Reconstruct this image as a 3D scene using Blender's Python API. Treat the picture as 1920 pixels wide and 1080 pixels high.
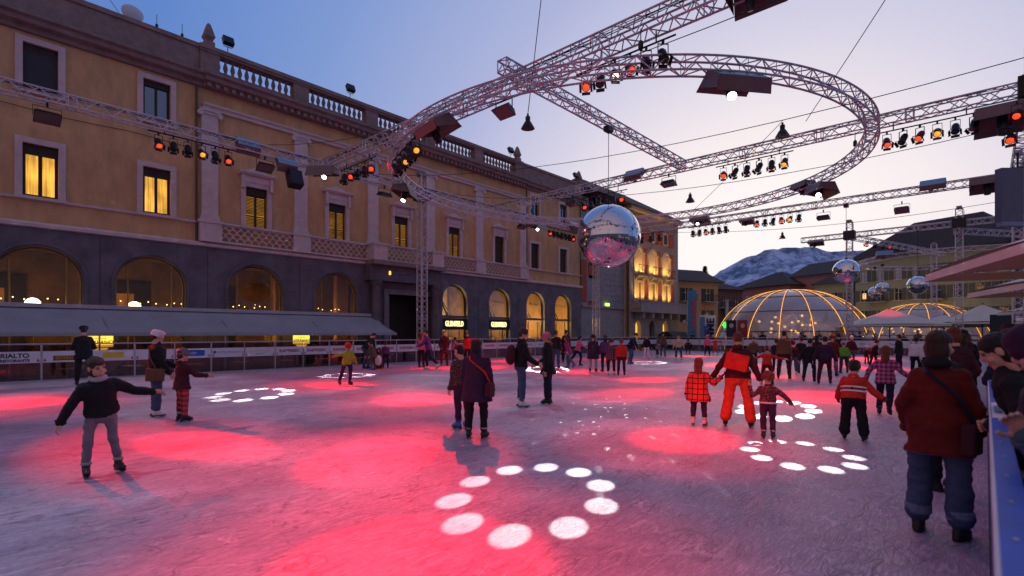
import bpy, bmesh, math, random
import numpy as np
from mathutils import Vector, Matrix, Quaternion, noise as mnoise
random.seed(7)
for o in list(bpy.data.objects): bpy.data.objects.remove(o)
scene = bpy.context.scene
COL = scene.collection
R = math.radians
PI = math.pi

# ------------------------------------------------------------------ camera
# X runs along the long facade, Y towards it; ice level is z = 0
TH = math.atan2(888, 970)          # angle from view axis to the facade direction
cam_d = bpy.data.cameras.new('camera'); cam = bpy.data.objects.new('camera', cam_d); COL.objects.link(cam)
cam.location = (0, 0, 1.6)
cam.rotation_euler = (R(90), 0, TH - R(90))
cam_d.sensor_width = 36; cam_d.lens = 970/1920*36
cam_d.shift_y = (625-540)/1920
cam_d.clip_start = 0.05; cam_d.clip_end = 9000
cam_d.dof.use_dof = True; cam_d.dof.focus_distance = 13.0; cam_d.dof.aperture_fstop = 1.4
scene.camera = cam

# ------------------------------------------------------------------ world: clear dusk sky
world = bpy.data.worlds.new('World'); scene.world = world; world.use_nodes = True
wn = world.node_tree; wn.nodes.clear()
def wnode(t, **k):
    n = wn.nodes.new(t)
    for a, b in k.items(): setattr(n, a, b)
    return n
GLOW_AZ = TH - R(25.4)             # azimuth of the after-glow, from +X
gdir = Vector((math.cos(GLOW_AZ)*math.cos(R(1.5)), math.sin(GLOW_AZ)*math.cos(R(1.5)), math.sin(R(1.5))))
tc = wnode('ShaderNodeTexCoord')
dot = wnode('ShaderNodeVectorMath', operation='DOT_PRODUCT'); dot.inputs[1].default_value = gdir
nrm = wnode('ShaderNodeVectorMath', operation='NORMALIZE')
wn.links.new(tc.outputs['Generated'], nrm.inputs[0]); wn.links.new(nrm.outputs[0], dot.inputs[0])
ac = wnode('ShaderNodeMath', operation='ARCCOSINE'); wn.links.new(dot.outputs['Value'], ac.inputs[0])
dv = wnode('ShaderNodeMath', operation='DIVIDE'); wn.links.new(ac.outputs[0], dv.inputs[0]); dv.inputs[1].default_value = PI
ramp = wnode('ShaderNodeValToRGB'); wn.links.new(dv.outputs[0], ramp.inputs[0])
stops = [(0, (1.0, .97, .95)), (12, (1.0, .93, .92)), (18, (.93, .84, .86)), (26, (.68, .65, .79)), (36, (.42, .46, .71)),
         (50, (.215, .325, .65)), (63, (.115, .235, .59)), (85, (.14, .20, .42)), (120, (.29, .24, .36)), (150, (.42, .30, .36)), (180, (.45, .32, .37))]
el = ramp.color_ramp.elements
while len(el) < len(stops): el.new(0.5)
for e, (a, c) in zip(el, stops):
    e.position = a/180
for e, (a, c) in zip(el, stops): e.color = (*c, 1)
sky = wnode('ShaderNodeTexSky', sky_type='NISHITA'); sky.sun_disc = False
sky.sun_elevation = R(0.5); sky.sun_rotation = R(90) - GLOW_AZ; sky.altitude = 200
mixs = wnode('ShaderNodeMixRGB', blend_type='ADD'); mixs.inputs[0].default_value = 0.003
wn.links.new(ramp.outputs[0], mixs.inputs[1]); wn.links.new(sky.outputs[0], mixs.inputs[2])
bg = wnode('ShaderNodeBackground'); bg.inputs[1].default_value = 1.0
wn.links.new(mixs.outputs[0], bg.inputs[0])
wo = wnode('ShaderNodeOutputWorld'); wn.links.new(bg.outputs[0], wo.inputs[0])

sun_d = bpy.data.lights.new('sun', 'SUN'); sun = bpy.data.objects.new('sun', sun_d); COL.objects.link(sun)
sun_d.energy = 0.12; sun_d.angle = R(25); sun_d.color = (1, .84, .78)
sun.rotation_euler = (-Vector((gdir.x, gdir.y, .12))).to_track_quat('-Z', 'Y').to_euler()

vs = scene.view_settings
vs.view_transform = 'Standard'; vs.look = 'None'; vs.exposure = 0.0; vs.gamma = 1.0
try: vs.use_curve_mapping = False
except Exception: pass
cy = scene.cycles
cy.use_denoising = True
cy.max_bounces = 6; cy.diffuse_bounces = 3; cy.glossy_bounces = 3; cy.transparent_max_bounces = 10; cy.transmission_bounces = 3
cy.caustics_reflective = False; cy.caustics_refractive = False
cy.sample_clamp_indirect = 4

# ------------------------------------------------------------------ helpers
def tag(o, label=None, cat=None, group=None, kind=None):
    if label: o['label'] = label
    if cat: o['category'] = cat
    if group: o['group'] = group
    if kind: o['kind'] = kind
    return o
ORG = {}
def thing(name, loc, label=None, cat=None, group=None, rz=0.0):
    o = bpy.data.objects.new(name, None); COL.objects.link(o)
    o.location = loc; o.rotation_euler = (0, 0, rz); o.empty_display_size = .2
    ORG[o] = Vector(loc)
    return tag(o, label, cat, group)
class MB:
    """collects shapes, becomes one mesh object"""
    def __init__(s): s.v = []; s.f = []
    def add(s, vs, fs):
        n = len(s.v); s.v += [tuple(p) for p in vs]; s.f += [tuple(i+n for i in f) for f in fs]; return s
    def box(s, x0, x1, y0, y1, z0, z1):
        return s.add([(x0,y0,z0),(x1,y0,z0),(x1,y1,z0),(x0,y1,z0),(x0,y0,z1),(x1,y0,z1),(x1,y1,z1),(x0,y1,z1)],
              [(0,3,2,1),(4,5,6,7),(0,1,5,4),(1,2,6,5),(2,3,7,6),(3,0,4,7)])
    def obox(s, M, sx, sy, sz):
        """box of half-sizes under matrix M"""
        vs = [M @ Vector(p) for p in ((-sx,-sy,-sz),(sx,-sy,-sz),(sx,sy,-sz),(-sx,sy,-sz),(-sx,-sy,sz),(sx,-sy,sz),(sx,sy,sz),(-sx,sy,sz))]
        return s.add(vs, [(0,3,2,1),(4,5,6,7),(0,1,5,4),(1,2,6,5),(2,3,7,6),(3,0,4,7)])
    def tube(s, a, b, r0, r1=None, n=6, cap=True):
        a, b = Vector(a), Vector(b); r1 = r0 if r1 is None else r1
        d = (b-a).normalized(); u = d.orthogonal().normalized(); w = d.cross(u)
        vs = []
        for p, r in ((a, r0), (b, r1)):
            for i in range(n):
                t = 2*PI*i/n; vs.append(p + u*(r*math.cos(t)) + w*(r*math.sin(t)))
        fs = [(i, (i+1) % n, n+(i+1) % n, n+i) for i in range(n)]
        if cap: fs += [tuple(range(n-1, -1, -1)), tuple(range(n, 2*n))]
        return s.add(vs, fs)
    def path(s, pts, r, n=6, closed=False):
        pts = [Vector(p) for p in pts]; m = len(pts); vs = []; fs = []
        for i, p in enumerate(pts):
            a = pts[(i-1) % m] if (closed or i > 0) else p
            b = pts[(i+1) % m] if (closed or i < m-1) else p
            d = (b-a).normalized()
            u = d.cross(Vector((0, 0, 1)))
            if u.length < 1e-3: u = Vector((1, 0, 0))
            u.normalize(); w = u.cross(d)
            rr = r[i] if isinstance(r, (list, tuple)) else r
            for k in range(n):
                t = 2*PI*k/n; vs.append(p + u*(rr*math.cos(t)) + w*(rr*math.sin(t)))
        for i in range(m if closed else m-1):
            j = (i+1) % m
            for k in range(n):
                fs.append((i*n+k, i*n+(k+1) % n, j*n+(k+1) % n, j*n+k))
        if not closed: fs += [tuple(range(n-1, -1, -1)), tuple(range((m-1)*n, m*n))]
        return s.add(vs, fs)
    def lathe(s, c, prof, n=16, M=None):
        """prof: (r, z) pairs about the z axis at c"""
        c = Vector(c); vs = []; m = len(prof)
        for r, z in prof:
            for k in range(n):
                t = 2*PI*k/n; p = Vector((r*math.cos(t), r*math.sin(t), z))
                vs.append(c + (M @ p if M else p))
        fs = [(i*n+k, i*n+(k+1) % n, (i+1)*n+(k+1) % n, (i+1)*n+k) for i in range(m-1) for k in range(n)]
        fs += [tuple(range(n-1, -1, -1)), tuple(range((m-1)*n, m*n))]
        return s.add(vs, fs)
    def extrude_x(s, x0, x1, prof):
        """closed profile (y, z) swept along x"""
        n = len(prof); vs = [(x0, y, z) for y, z in prof] + [(x1, y, z) for y, z in prof]
        fs = [(i, (i+1) % n, n+(i+1) % n, n+i) for i in range(n)] + [tuple(range(n-1, -1, -1)), tuple(range(n, 2*n))]
        return s.add(vs, fs)
    def poly(s, pts, th, nrm=(0, 0, 1)):
        """flat polygon given thickness th along nrm"""
        nv = Vector(nrm)*th; n = len(pts); a = [Vector(p) for p in pts]
        vs = a + [p+nv for p in a]
        fs = [tuple(range(n-1, -1, -1)), tuple(range(n, 2*n))] + [(i, (i+1) % n, n+(i+1) % n, n+i) for i in range(n)]
        return s.add(vs, fs)
    def sphere(s, c, r, n=12, m=8, sc=(1, 1, 1), M=None):
        c = Vector(c); vs = [];
        for j in range(m+1):
            ph = PI*j/m
            for k in range(n):
                t = 2*PI*k/n
                p = Vector((r*sc[0]*math.sin(ph)*math.cos(t), r*sc[1]*math.sin(ph)*math.sin(t), r*sc[2]*math.cos(ph)))
                vs.append(c + (M @ p if M else p))
        fs = [(j*n+k, (j+1)*n+k, (j+1)*n+(k+1) % n, j*n+(k+1) % n) for j in range(m) for k in range(n)]
        return s.add(vs, fs)
    def mesh(s, name, mat, org=(0, 0, 0), smooth=False, fix=True):
        me = bpy.data.meshes.new(name)
        o = Vector(org)
        me.from_pydata([tuple(Vector(p)-o) for p in s.v], [], s.f)
        if fix:
            bm = bmesh.new(); bm.from_mesh(me); bmesh.ops.recalc_face_normals(bm, faces=bm.faces); bm.to_mesh(me); bm.free()
        if mat: me.materials.append(mat)
        if smooth:
            me.shade_smooth()
            try: me.set_sharp_from_angle(angle=R(40))
            except Exception: pass
        return me
    def build(s, name, mat, parent=None, smooth=False, loc=None, fix=True):
        """mesh object; coordinates are world ones unless the parent says otherwise"""
        base = ORG.get(parent, Vector((0, 0, 0)))
        o = bpy.data.objects.new(name, s.mesh(name, mat, base, smooth, fix)); COL.objects.link(o)
        if parent: o.parent = parent
        ORG[o] = base
        return o
def inst(name, me, parent, loc, rot=(0, 0, 0), scale=(1, 1, 1), world=True):
    """object with shared mesh data; loc in world coordinates"""
    o = bpy.data.objects.new(name, me); COL.objects.link(o)
    if parent:
        o.parent = parent
        if world: loc = Vector(loc) - ORG.get(parent, Vector((0, 0, 0)))
    o.location = loc; o.rotation_euler = rot; o.scale = scale
    return o
def copy_tree(o, parent=None):
    c = o.copy(); COL.objects.link(c); c.parent = parent
    if parent is None and o in ORG: ORG[c] = ORG[o]
    for ch in list(o.children): copy_tree(ch, c)
    return c

# ------------------------------------------------------------------ materials
MATS = {}
def mat(name, col, rough=.7, metal=0.0, var=.12, scale=3.0, bump=0.0, bscale=40.0, spec=.4, stretch=(1, 1, 1), sheen=0, rnd=0.0):
    if name in MATS: return MATS[name]
    m = bpy.data.materials.new(name); m.use_nodes = True; nt = m.node_tree; b = nt.nodes['Principled BSDF']
    b.inputs['Roughness'].default_value = rough; b.inputs['Metallic'].default_value = metal
    b.inputs['Specular IOR Level'].default_value = spec
    tcn = nt.nodes.new('ShaderNodeTexCoord'); mp = nt.nodes.new('ShaderNodeMapping'); mp.inputs['Scale'].default_value = stretch
    nt.links.new(tcn.outputs['Object'], mp.inputs[0])
    nz = nt.nodes.new('ShaderNodeTexNoise'); nz.inputs['Scale'].default_value = scale; nz.inputs['Detail'].default_value = 6; nz.inputs['Roughness'].default_value = .65
    nt.links.new(mp.outputs[0], nz.inputs['Vector'])
    rp = nt.nodes.new('ShaderNodeValToRGB'); nt.links.new(nz.outputs[0], rp.inputs[0])
    rp.color_ramp.elements[0].position = .28; rp.color_ramp.elements[1].position = .72
    c = Vector(col[:3])
    rp.color_ramp.elements[0].color = (*(c*(1-var)), 1); rp.color_ramp.elements[1].color = (*[min(1, x) for x in c*(1+var)], 1)
    out = rp.outputs[0]
    if rnd:
        oi = nt.nodes.new('ShaderNodeObjectInfo'); hs = nt.nodes.new('ShaderNodeHueSaturation')
        mr = nt.nodes.new('ShaderNodeMapRange'); mr.inputs[3].default_value = 1-rnd; mr.inputs[4].default_value = 1+rnd
        nt.links.new(oi.outputs['Random'], mr.inputs[0]); nt.links.new(mr.outputs[0], hs.inputs['Value']); nt.links.new(out, hs.inputs['Color']); out = hs.outputs[0]
    nt.links.new(out, b.inputs['Base Color'])
    if bump:
        n2 = nt.nodes.new('ShaderNodeTexNoise'); n2.inputs['Scale'].default_value = bscale; n2.inputs['Detail'].default_value = 4
        nt.links.new(mp.outputs[0], n2.inputs['Vector'])
        bp = nt.nodes.new('ShaderNodeBump'); bp.inputs['Strength'].default_value = bump; bp.inputs['Distance'].default_value = .02
        nt.links.new(n2.outputs[0], bp.inputs['Height']); nt.links.new(bp.outputs[0], b.inputs['Normal'])
    MATS[name] = m; return m
def emis(name, col, strength, var=0.0, scale=6.0):
    if name in MATS: return MATS[name]
    m = bpy.data.materials.new(name); m.use_nodes = True; nt = m.node_tree; b = nt.nodes['Principled BSDF']
    b.inputs['Base Color'].default_value = (*[x*.5 for x in col], 1); b.inputs['Roughness'].default_value = .6
    b.inputs['Emission Color'].default_value = (*col, 1); b.inputs['Emission Strength'].default_value = strength
    if var:
        tcn = nt.nodes.new('ShaderNodeTexCoord'); nz = nt.nodes.new('ShaderNodeTexNoise'); nz.inputs['Scale'].default_value = scale
        nt.links.new(tcn.outputs['Object'], nz.inputs['Vector'])
        mr = nt.nodes.new('ShaderNodeMapRange'); mr.inputs[1].default_value = .3; mr.inputs[2].default_value = .7
        mr.inputs[3].default_value = strength*(1-var); mr.inputs[4].default_value = strength*(1+var)
        nt.links.new(nz.outputs[0], mr.inputs[0]); nt.links.new(mr.outputs[0], b.inputs['Emission Strength'])
    MATS[name] = m; return m
def glass(name, tint=(1, 1, 1), refl=.12, rough=.02, clear=1.0, haze=None, fres=.6):
    """thin pane: see-through with a mirror coat; haze = (colour, amount) adds a milky film"""
    if name in MATS: return MATS[name]
    m = bpy.data.materials.new(name); m.use_nodes = True; nt = m.node_tree
    for n in list(nt.nodes): nt.nodes.remove(n)
    tr = nt.nodes.new('ShaderNodeBsdfTransparent'); tr.inputs[0].default_value = (*[t*clear for t in tint], 1)
    base = tr.outputs[0]
    if haze:
        df = nt.nodes.new('ShaderNodeBsdfDiffuse'); df.inputs[0].default_value = (*haze[0], 1)
        mh = nt.nodes.new('ShaderNodeMixShader'); mh.inputs[0].default_value = haze[1]
        nt.links.new(base, mh.inputs[1]); nt.links.new(df.outputs[0], mh.inputs[2]); base = mh.outputs[0]
    gl = nt.nodes.new('ShaderNodeBsdfGlossy'); gl.inputs['Roughness'].default_value = rough; gl.inputs[0].default_value = (.9, .9, .9, 1)
    lw = nt.nodes.new('ShaderNodeLayerWeight'); lw.inputs[0].default_value = .35
    ad = nt.nodes.new('ShaderNodeMath'); ad.operation = 'MULTIPLY_ADD'; ad.inputs[1].default_value = fres; ad.inputs[2].default_value = refl; ad.use_clamp = True
    nt.links.new(lw.outputs['Fresnel'], ad.inputs[0])
    mx = nt.nodes.new('ShaderNodeMixShader'); nt.links.new(ad.outputs[0], mx.inputs[0]); nt.links.new(base, mx.inputs[1]); nt.links.new(gl.outputs[0], mx.inputs[2])
    ou = nt.nodes.new('ShaderNodeOutputMaterial'); nt.links.new(mx.outputs[0], ou.inputs[0])
    MATS[name] = m; return m
def spot(name, loc, target, energy, col, angle, blend=.3, radius=.05, parent=None):
    d = bpy.data.lights.new(name, 'SPOT'); o = bpy.data.objects.new(name, d); COL.objects.link(o)
    d.energy = energy; d.color = col; d.spot_size = R(angle); d.spot_blend = blend; d.shadow_soft_size = radius
    o.location = loc; o.rotation_euler = (Vector(target)-Vector(loc)).to_track_quat('-Z', 'Y').to_euler()
    return o
def point(name, loc, energy, col, radius=.1):
    d = bpy.data.lights.new(name, 'POINT'); o = bpy.data.objects.new(name, d); COL.objects.link(o)
    d.energy = energy; d.color = col; d.shadow_soft_size = radius; o.location = loc; return o
WS = bpy.data.scenes.new('workbench')       # side scene where modifiers and lettering are turned into meshes
def eval_mesh(o):
    WS.collection.objects.link(o); vl = WS.view_layers[0]; vl.update()
    dg = vl.depsgraph; return o.evaluated_get(dg), dg
def text(name, s, size, matl, parent, loc, rot, depth=.01, align='CENTER', bold=0.0, xs=1.0):
    """lettering turned into a mesh"""
    c = bpy.data.curves.new(name, 'FONT'); c.body = s; c.size = size; c.extrude = depth; c.align_x = align; c.align_y = 'CENTER'; c.offset = bold
    t = bpy.data.objects.new('tmp', c)
    ev, dg = eval_mesh(t); me = bpy.data.meshes.new_from_object(ev); me.name = name
    bpy.data.objects.remove(t); bpy.data.curves.remove(c)
    me.materials.clear(); me.materials.append(matl)
    return inst(name, me, parent, loc, rot, (xs, 1, 1))
# ------------------------------------------------------------------ ground, platform, ice
m_paving = mat('paving', (.11, .10, .10), .8, var=.3, scale=.8, bump=.4, bscale=6)
gz = -0.5
tag(MB().add([(-3000,-3000,gz),(3000,-3000,gz),(3000,3000,gz),(-3000,3000,gz)], [(0,1,2,3)]).build('ground', m_paving), kind='structure')
RX0, RX1, RY0, RY1 = -8.0, 46.0, -0.02, 23.2
tag(MB().box(RX0-.3, RX1+.3, RY0-.25, RY1+.3, gz+.002, -.012).build('rink_platform', mat('platform', (.25,.24,.27), .7)), kind='structure')
def ice_material():
    m = bpy.data.materials.new('ice'); m.use_nodes = True; nt = m.node_tree; b = nt.nodes['Principled BSDF']
    L = nt.links.new; N = nt.nodes.new
    tcn = N('ShaderNodeTexCoord')
    def noise(scale, detail=5, rot=0, st=(1, 1, 1), rough=.6, dist=0):
        mp = N('ShaderNodeMapping'); mp.inputs['Rotation'].default_value = (0, 0, R(rot)); mp.inputs['Scale'].default_value = st
        L(tcn.outputs['Object'], mp.inputs[0]); n = N('ShaderNodeTexNoise'); n.inputs['Scale'].default_value = scale; n.inputs['Detail'].default_value = detail
        n.inputs['Roughness'].default_value = rough; n.inputs['Distortion'].default_value = dist; L(mp.outputs[0], n.inputs['Vector']); return n.outputs[0]
    def ridge(scale, w, rot, st, dist):
        """thin curved lines: where a stretched noise passes its middle value"""
        o = noise(scale, 2, rot, st, .5, dist)
        a = N('ShaderNodeMath'); a.operation = 'SUBTRACT'; a.inputs[1].default_value = .5; L(o, a.inputs[0])
        c = N('ShaderNodeMath'); c.operation = 'ABSOLUTE'; L(a.outputs[0], c.inputs[0])
        d = N('ShaderNodeMapRange'); d.inputs[1].default_value = 0; d.inputs[2].default_value = w; d.inputs[3].default_value = 1; d.inputs[4].default_value = 0; L(c.outputs[0], d.inputs[0]); return d.outputs[0]
    def mx(op, a, b_, v=None):
        n = N('ShaderNodeMath'); n.operation = op; L(a, n.inputs[0])
        if b_ is not None: L(b_, n.inputs[1])
        else: n.inputs[1].default_value = v
        return n.outputs[0]
    f1_ = ridge(3.1, .03, 12, (1, 6, 1), .2); f2_ = ridge(3.7, .03, 55, (1, 6.5, 1), .25); f3_ = ridge(4.3, .035, -20, (1, 5.5, 1), .25); f4_ = ridge(2.9, .025, -65, (1, 6.5, 1), .2)
    s1 = ridge(1.3, .018, 20, (1, 3.2, 1), .35); s2 = ridge(1.7, .016, 75, (1, 3.5, 1), .4); s3 = ridge(2.4, .014, -40, (1, 3, 1), .3); s4 = ridge(.7, .011, 100, (1, 2.5, 1), .5)
    lines = mx('MAXIMUM', mx('MAXIMUM', s1, s2), mx('MAXIMUM', s3, s4))
    brk = noise(2.2, 3); brk2 = N('ShaderNodeMapRange'); brk2.inputs[1].default_value = .38; brk2.inputs[2].default_value = .55; L(brk, brk2.inputs[0])
    fine = mx('MAXIMUM', mx('MAXIMUM', f1_, f2_), mx('MAXIMUM', f3_, f4_))
    lines = mx('MAXIMUM', mx('MULTIPLY', lines, brk2.outputs[0]), mx('MULTIPLY', fine, None, .55))
    st1 = noise(5, 6, 30, (1, 7, 1), .7); st2 = noise(6, 6, -25, (1, 8, 1), .7)
    stv = mx('MULTIPLY', mx('ADD', st1, st2), None, .5)
    big = noise(.45, 5, 0, (1, 1, 1), .6, .6)
    f1 = mx('MULTIPLY_ADD', big, None, .55)
    nt.nodes[-1].inputs[2].default_value = 0
    tot = mx('ADD', mx('MULTIPLY', big, None, .5), mx('MULTIPLY', stv, None, .5))
    rp = N('ShaderNodeValToRGB'); L(tot, rp.inputs[0])
    rp.color_ramp.elements[0].position = .36; rp.color_ramp.elements[0].color = (.25, .21, .29, 1)
    rp.color_ramp.elements[1].position = .62; rp.color_ramp.elements[1].color = (.72, .64, .74, 1)
    e = rp.color_ramp.elements.new(.5); e.color = (.43, .37, .455, 1)
    mix = N('ShaderNodeMixRGB'); L(mx('MULTIPLY', lines, None, .9), mix.inputs[0]); L(rp.outputs[0], mix.inputs[1]); mix.inputs[2].default_value = (.15, .125, .18, 1)
    # crumbs of scraped snow
    vo = N('ShaderNodeTexVoronoi'); vo.inputs['Scale'].default_value = 14; L(tcn.outputs['Object'], vo.inputs['Vector'])
    cr = N('ShaderNodeMapRange'); cr.inputs[1].default_value = .10; cr.inputs[2].default_value = .05; cr.inputs[3].default_value = 0; cr.inputs[4].default_value = 1; L(vo.outputs['Distance'], cr.inputs[0])
    pn = noise(1.1, 3); pr = N('ShaderNodeMapRange'); pr.inputs[1].default_value = .5; pr.inputs[2].default_value = .62; L(pn, pr.inputs[0])
    m2 = N('ShaderNodeMixRGB'); L(mx('MULTIPLY', cr.outputs[0], pr.outputs[0]), m2.inputs[0]); L(mix.outputs[0], m2.inputs[1]); m2.inputs[2].default_value = (.86, .86, .9, 1)
    # pale scraped arcs
    w1 = ridge(.55, .007, 35, (1, 3.2, 1), .25); w2 = ridge(.7, .007, -70, (1, 3.6, 1), .2)
    wb = noise(1.7, 3, 40); wr_ = N('ShaderNodeMapRange'); wr_.inputs[1].default_value = .45; wr_.inputs[2].default_value = .6; L(wb, wr_.inputs[0])
    m3 = N('ShaderNodeMixRGB'); L(mx('MULTIPLY', mx('MULTIPLY', mx('MAXIMUM', w1, w2), wr_.outputs[0]), None, .4), m3.inputs[0]); L(m2.outputs[0], m3.inputs[1]); m3.inputs[2].default_value = (.80, .78, .84, 1); m2 = m3
    L(m2.outputs[0], b.inputs['Base Color'])
    rr = N('ShaderNodeMapRange'); rr.inputs[1].default_value = .35; rr.inputs[2].default_value = .65; rr.inputs[3].default_value = .34; rr.inputs[4].default_value = .6; L(tot, rr.inputs[0]); L(rr.outputs[0], b.inputs['Roughness'])
    b.inputs['IOR'].default_value = 1.31
    hb = mx('SUBTRACT', mx('MULTIPLY', stv, None, .5), mx('MULTIPLY', lines, None, .35))
    bp = N('ShaderNodeBump'); bp.inputs['Strength'].default_value = .55; bp.inputs['Distance'].default_value = .014; L(hb, bp.inputs['Height']); L(bp.outputs[0], b.inputs['Normal'])
    return m
tag(MB().add([(RX0,RY0,0),(RX1,RY0,0),(RX1,RY1,0),(RX0,RY1,0)], [(0,1,2,3)]).build('ice', ice_material()), kind='structure')

# ------------------------------------------------------------------ the long facade building
FY = 27.5
m_stucco = mat('stucco', (.60, .35, .165), .85, var=.20, scale=1.6, bump=.25, bscale=30, stretch=(1, 1, .4))
m_trim = mat('trim_stone', (.64, .49, .47), .8, var=.15, scale=2.5, bump=.2, bscale=25)
m_grey = mat('grey_stone', (.12, .10, .118), .55, var=.45, scale=1.0, bump=.15, bscale=12)
m_corn = mat('cornice_stone', (.26, .18, .165), .8, var=.3, scale=2.0, bump=.2)
m_dark = mat('dark_wood', (.035, .022, .018), .6, var=.3, scale=8)
m_black = mat('black_metal', (.012, .012, .014), .45, var=.2, scale=10)
m_brass = mat('brass_frame', (.32, .20, .07), .4, .6, var=.2)
m_glass = glass('window_glass', (.9, .88, .8), .012, fres=.14)
m_inner = mat('cafe_interior', (.20, .11, .05), .9, var=.4, scale=1.5)
m_white = mat('white_paint', (.7, .68, .68), .5, var=.06)
def curtain_light():
    m = emis('lit_blind', (1.0, .50, .06), 1.0); nt = m.node_tree; b = nt.nodes['Principled BSDF']; L = nt.links.new; N = nt.nodes.new
    tcn = N('ShaderNodeTexCoord'); mp = N('ShaderNodeMapping'); mp.inputs['Scale'].default_value = (9, 1, .25); L(tcn.outputs['Object'], mp.inputs[0])
    nz = N('ShaderNodeTexNoise'); nz.inputs['Scale'].default_value = 2.2; nz.inputs['Detail'].default_value = 4; L(mp.outputs[0], nz.inputs['Vector'])
    n2 = N('ShaderNodeTexNoise'); n2.inputs['Scale'].default_value = .9; L(tcn.outputs['Object'], n2.inputs['Vector'])
    mu = N('ShaderNodeMath'); mu.operation = 'MULTIPLY'; L(nz.outputs[0], mu.inputs[0]); L(n2.outputs[0], mu.inputs[1])
    mr = N('ShaderNodeMapRange'); mr.inputs[1].default_value = .14; mr.inputs[2].default_value = .36; mr.inputs[3].default_value = .45; mr.inputs[4].default_value = 1.5; L(mu.outputs[0], mr.inputs[0]); L(mr.outputs[0], b.inputs['Emission Strength'])
    return m
e_warm = curtain_light()
e_slat = emis('lamp_behind_shutter', (1.0, .45, .05), .30, .5, 2.0)
e_globe = emis('globe_lamp', (1.0, .80, .42), 9)

def wall(name, matl, parent, x0, x1, z0, z1, ops, y=FY, depth=.35, back=True):
    """wall facing -y with openings: ('r', xa, xb, za, zb) or ('a', xa, xb, za, zspring, ztop)"""
    m = MB(); ops = sorted(ops, key=lambda o: o[1]); x = x0
    def q(xa, xb, za, zb, zc=None, zd=None):
        # bottom edge za at xa, zc at xb; top flat
        zc = za if zc is None else zc
        m.add([(xa, y, za), (xb, y, zc), (xb, y, zb), (xa, y, zb)], [(0, 1, 2, 3)])
    for o in ops:
        xa, xb = o[1], o[2]
        if xa > x: q(x, xa, z0, z1)
        if o[3] > z0: q(xa, xb, z0, o[3])
        if o[0] == 'r': edge = [(xa, o[4]), (xb, o[4])]
        else:
            n = 20; edge = []
            for i in range(n+1):
                t = PI - PI*i/n
                edge.append(((xa+xb)/2 + (xb-xa)/2*math.cos(t), o[4] + (o[5]-o[4])*math.sin(t)))
        for (a, za), (b, zb) in zip(edge, edge[1:]):
            q(a, b, za, z1, zb)
        loop = [(xa, o[3])] + edge + [(xb, o[3])]
        for (a, za), (b, zb) in zip(loop, loop[1:] + loop[:1]):
            if abs(a-b) < 1e-6 and abs(za-zb) < 1e-6: continue
            m.add([(a, y, za), (b, y, zb), (b, y+depth, zb), (a, y+depth, za)], [(0, 1, 2, 3)])
        x = xb
    if x < x1: q(x, x1, z0, z1)
    return m.build(name, matl, parent, fix=False)

BX0, BX1 = -9.0, 39.5
palazzo = thing('palazzo', (15, FY, gz), 'long ochre palazzo with dark stone arcade, white pilasters and roof balustrade', 'building')
arches_l = [2.47, 6.2, 10.7, 15.15]; arches_r = [24.15, 28.66, 32.97, 36.76]
aw = {2.47: 1.34, 6.2: 1.32, 10.7: 1.34, 15.15: 1.3}
ops = [('a', c-aw[c], c+aw[c], -.3, 3.75, 5.02) for c in arches_l] + [('a', -1.3-1.3, -1.3+1.3, -.3, 3.75, 5.02), ('a', -5.2-1.3, -5.2+1.3, -.3, 3.75, 5.02)]
ops += [('a', c-1.18, c+1.18, gz+.05, 3.85, 5.02) for c in arches_r]
ops += [('r', 18.6, 21.95, gz+.05, 4.05)]
wall('stone_wall', m_grey, palazzo, BX0, BX1, gz, 5.78, ops, depth=.45)
wins = [-5.3, -1.4, 2.5, 6.38, 10.69, 15.15, 19.57, 24.03, 28.6, 32.85, 36.73]
att = [-5.3, -1.4, 2.5, 6.38, 32.85, 36.73]
ops = [('r', c-.53, c+.53, 6.95, 9.02) for c in wins]
upper = wall('stucco_wall', m_stucco, palazzo, BX0, BX1, 5.95, 10.2, ops, y=FY+.03, depth=.3)
wall('stucco_wall', m_stucco, palazzo, BX0, BX1, 10.2, 13.35, [('r', c-.52, c+.52, 11.1, 12.92) for c in att], y=FY+.03, depth=.3)
# side and back mass
MB().add([(BX1,FY+.03,gz),(BX1,FY+14,gz),(BX1,FY+14,15.3),(BX1,FY+.03,15.3),(BX0,FY+14,gz),(BX0,FY+14,15.3)], [(0,1,2,3),(1,4,5,2)]).build('side_wall', m_stucco, palazzo, fix=False)
MB().box(BX0, BX1-.02, FY+.4, FY+14, 13.6, 13.75).build('roof', m_corn, palazzo)
MB().box(BX0, BX1-.05, FY+4.5, FY+4.6, gz, 13.5).build('inner_wall', m_inner, palazzo)
MB().box(BX0, BX1-.05, FY+.46, FY+4.5, 5.3, 5.5).build('inner_floor', m_inner, palazzo)
MB().box(BX0, BX1-.05, FY+.46, FY+4.5, gz, gz+.04).build('inner_floor', m_inner, palazzo)
for xx in (17.6, 22.9, 26.4, 30.8, 34.9):
    MB().box(xx-.08, xx+.08, FY+.47, FY+4.5, gz+.04, 5.3).build('partition', m_inner, palazzo)
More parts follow.
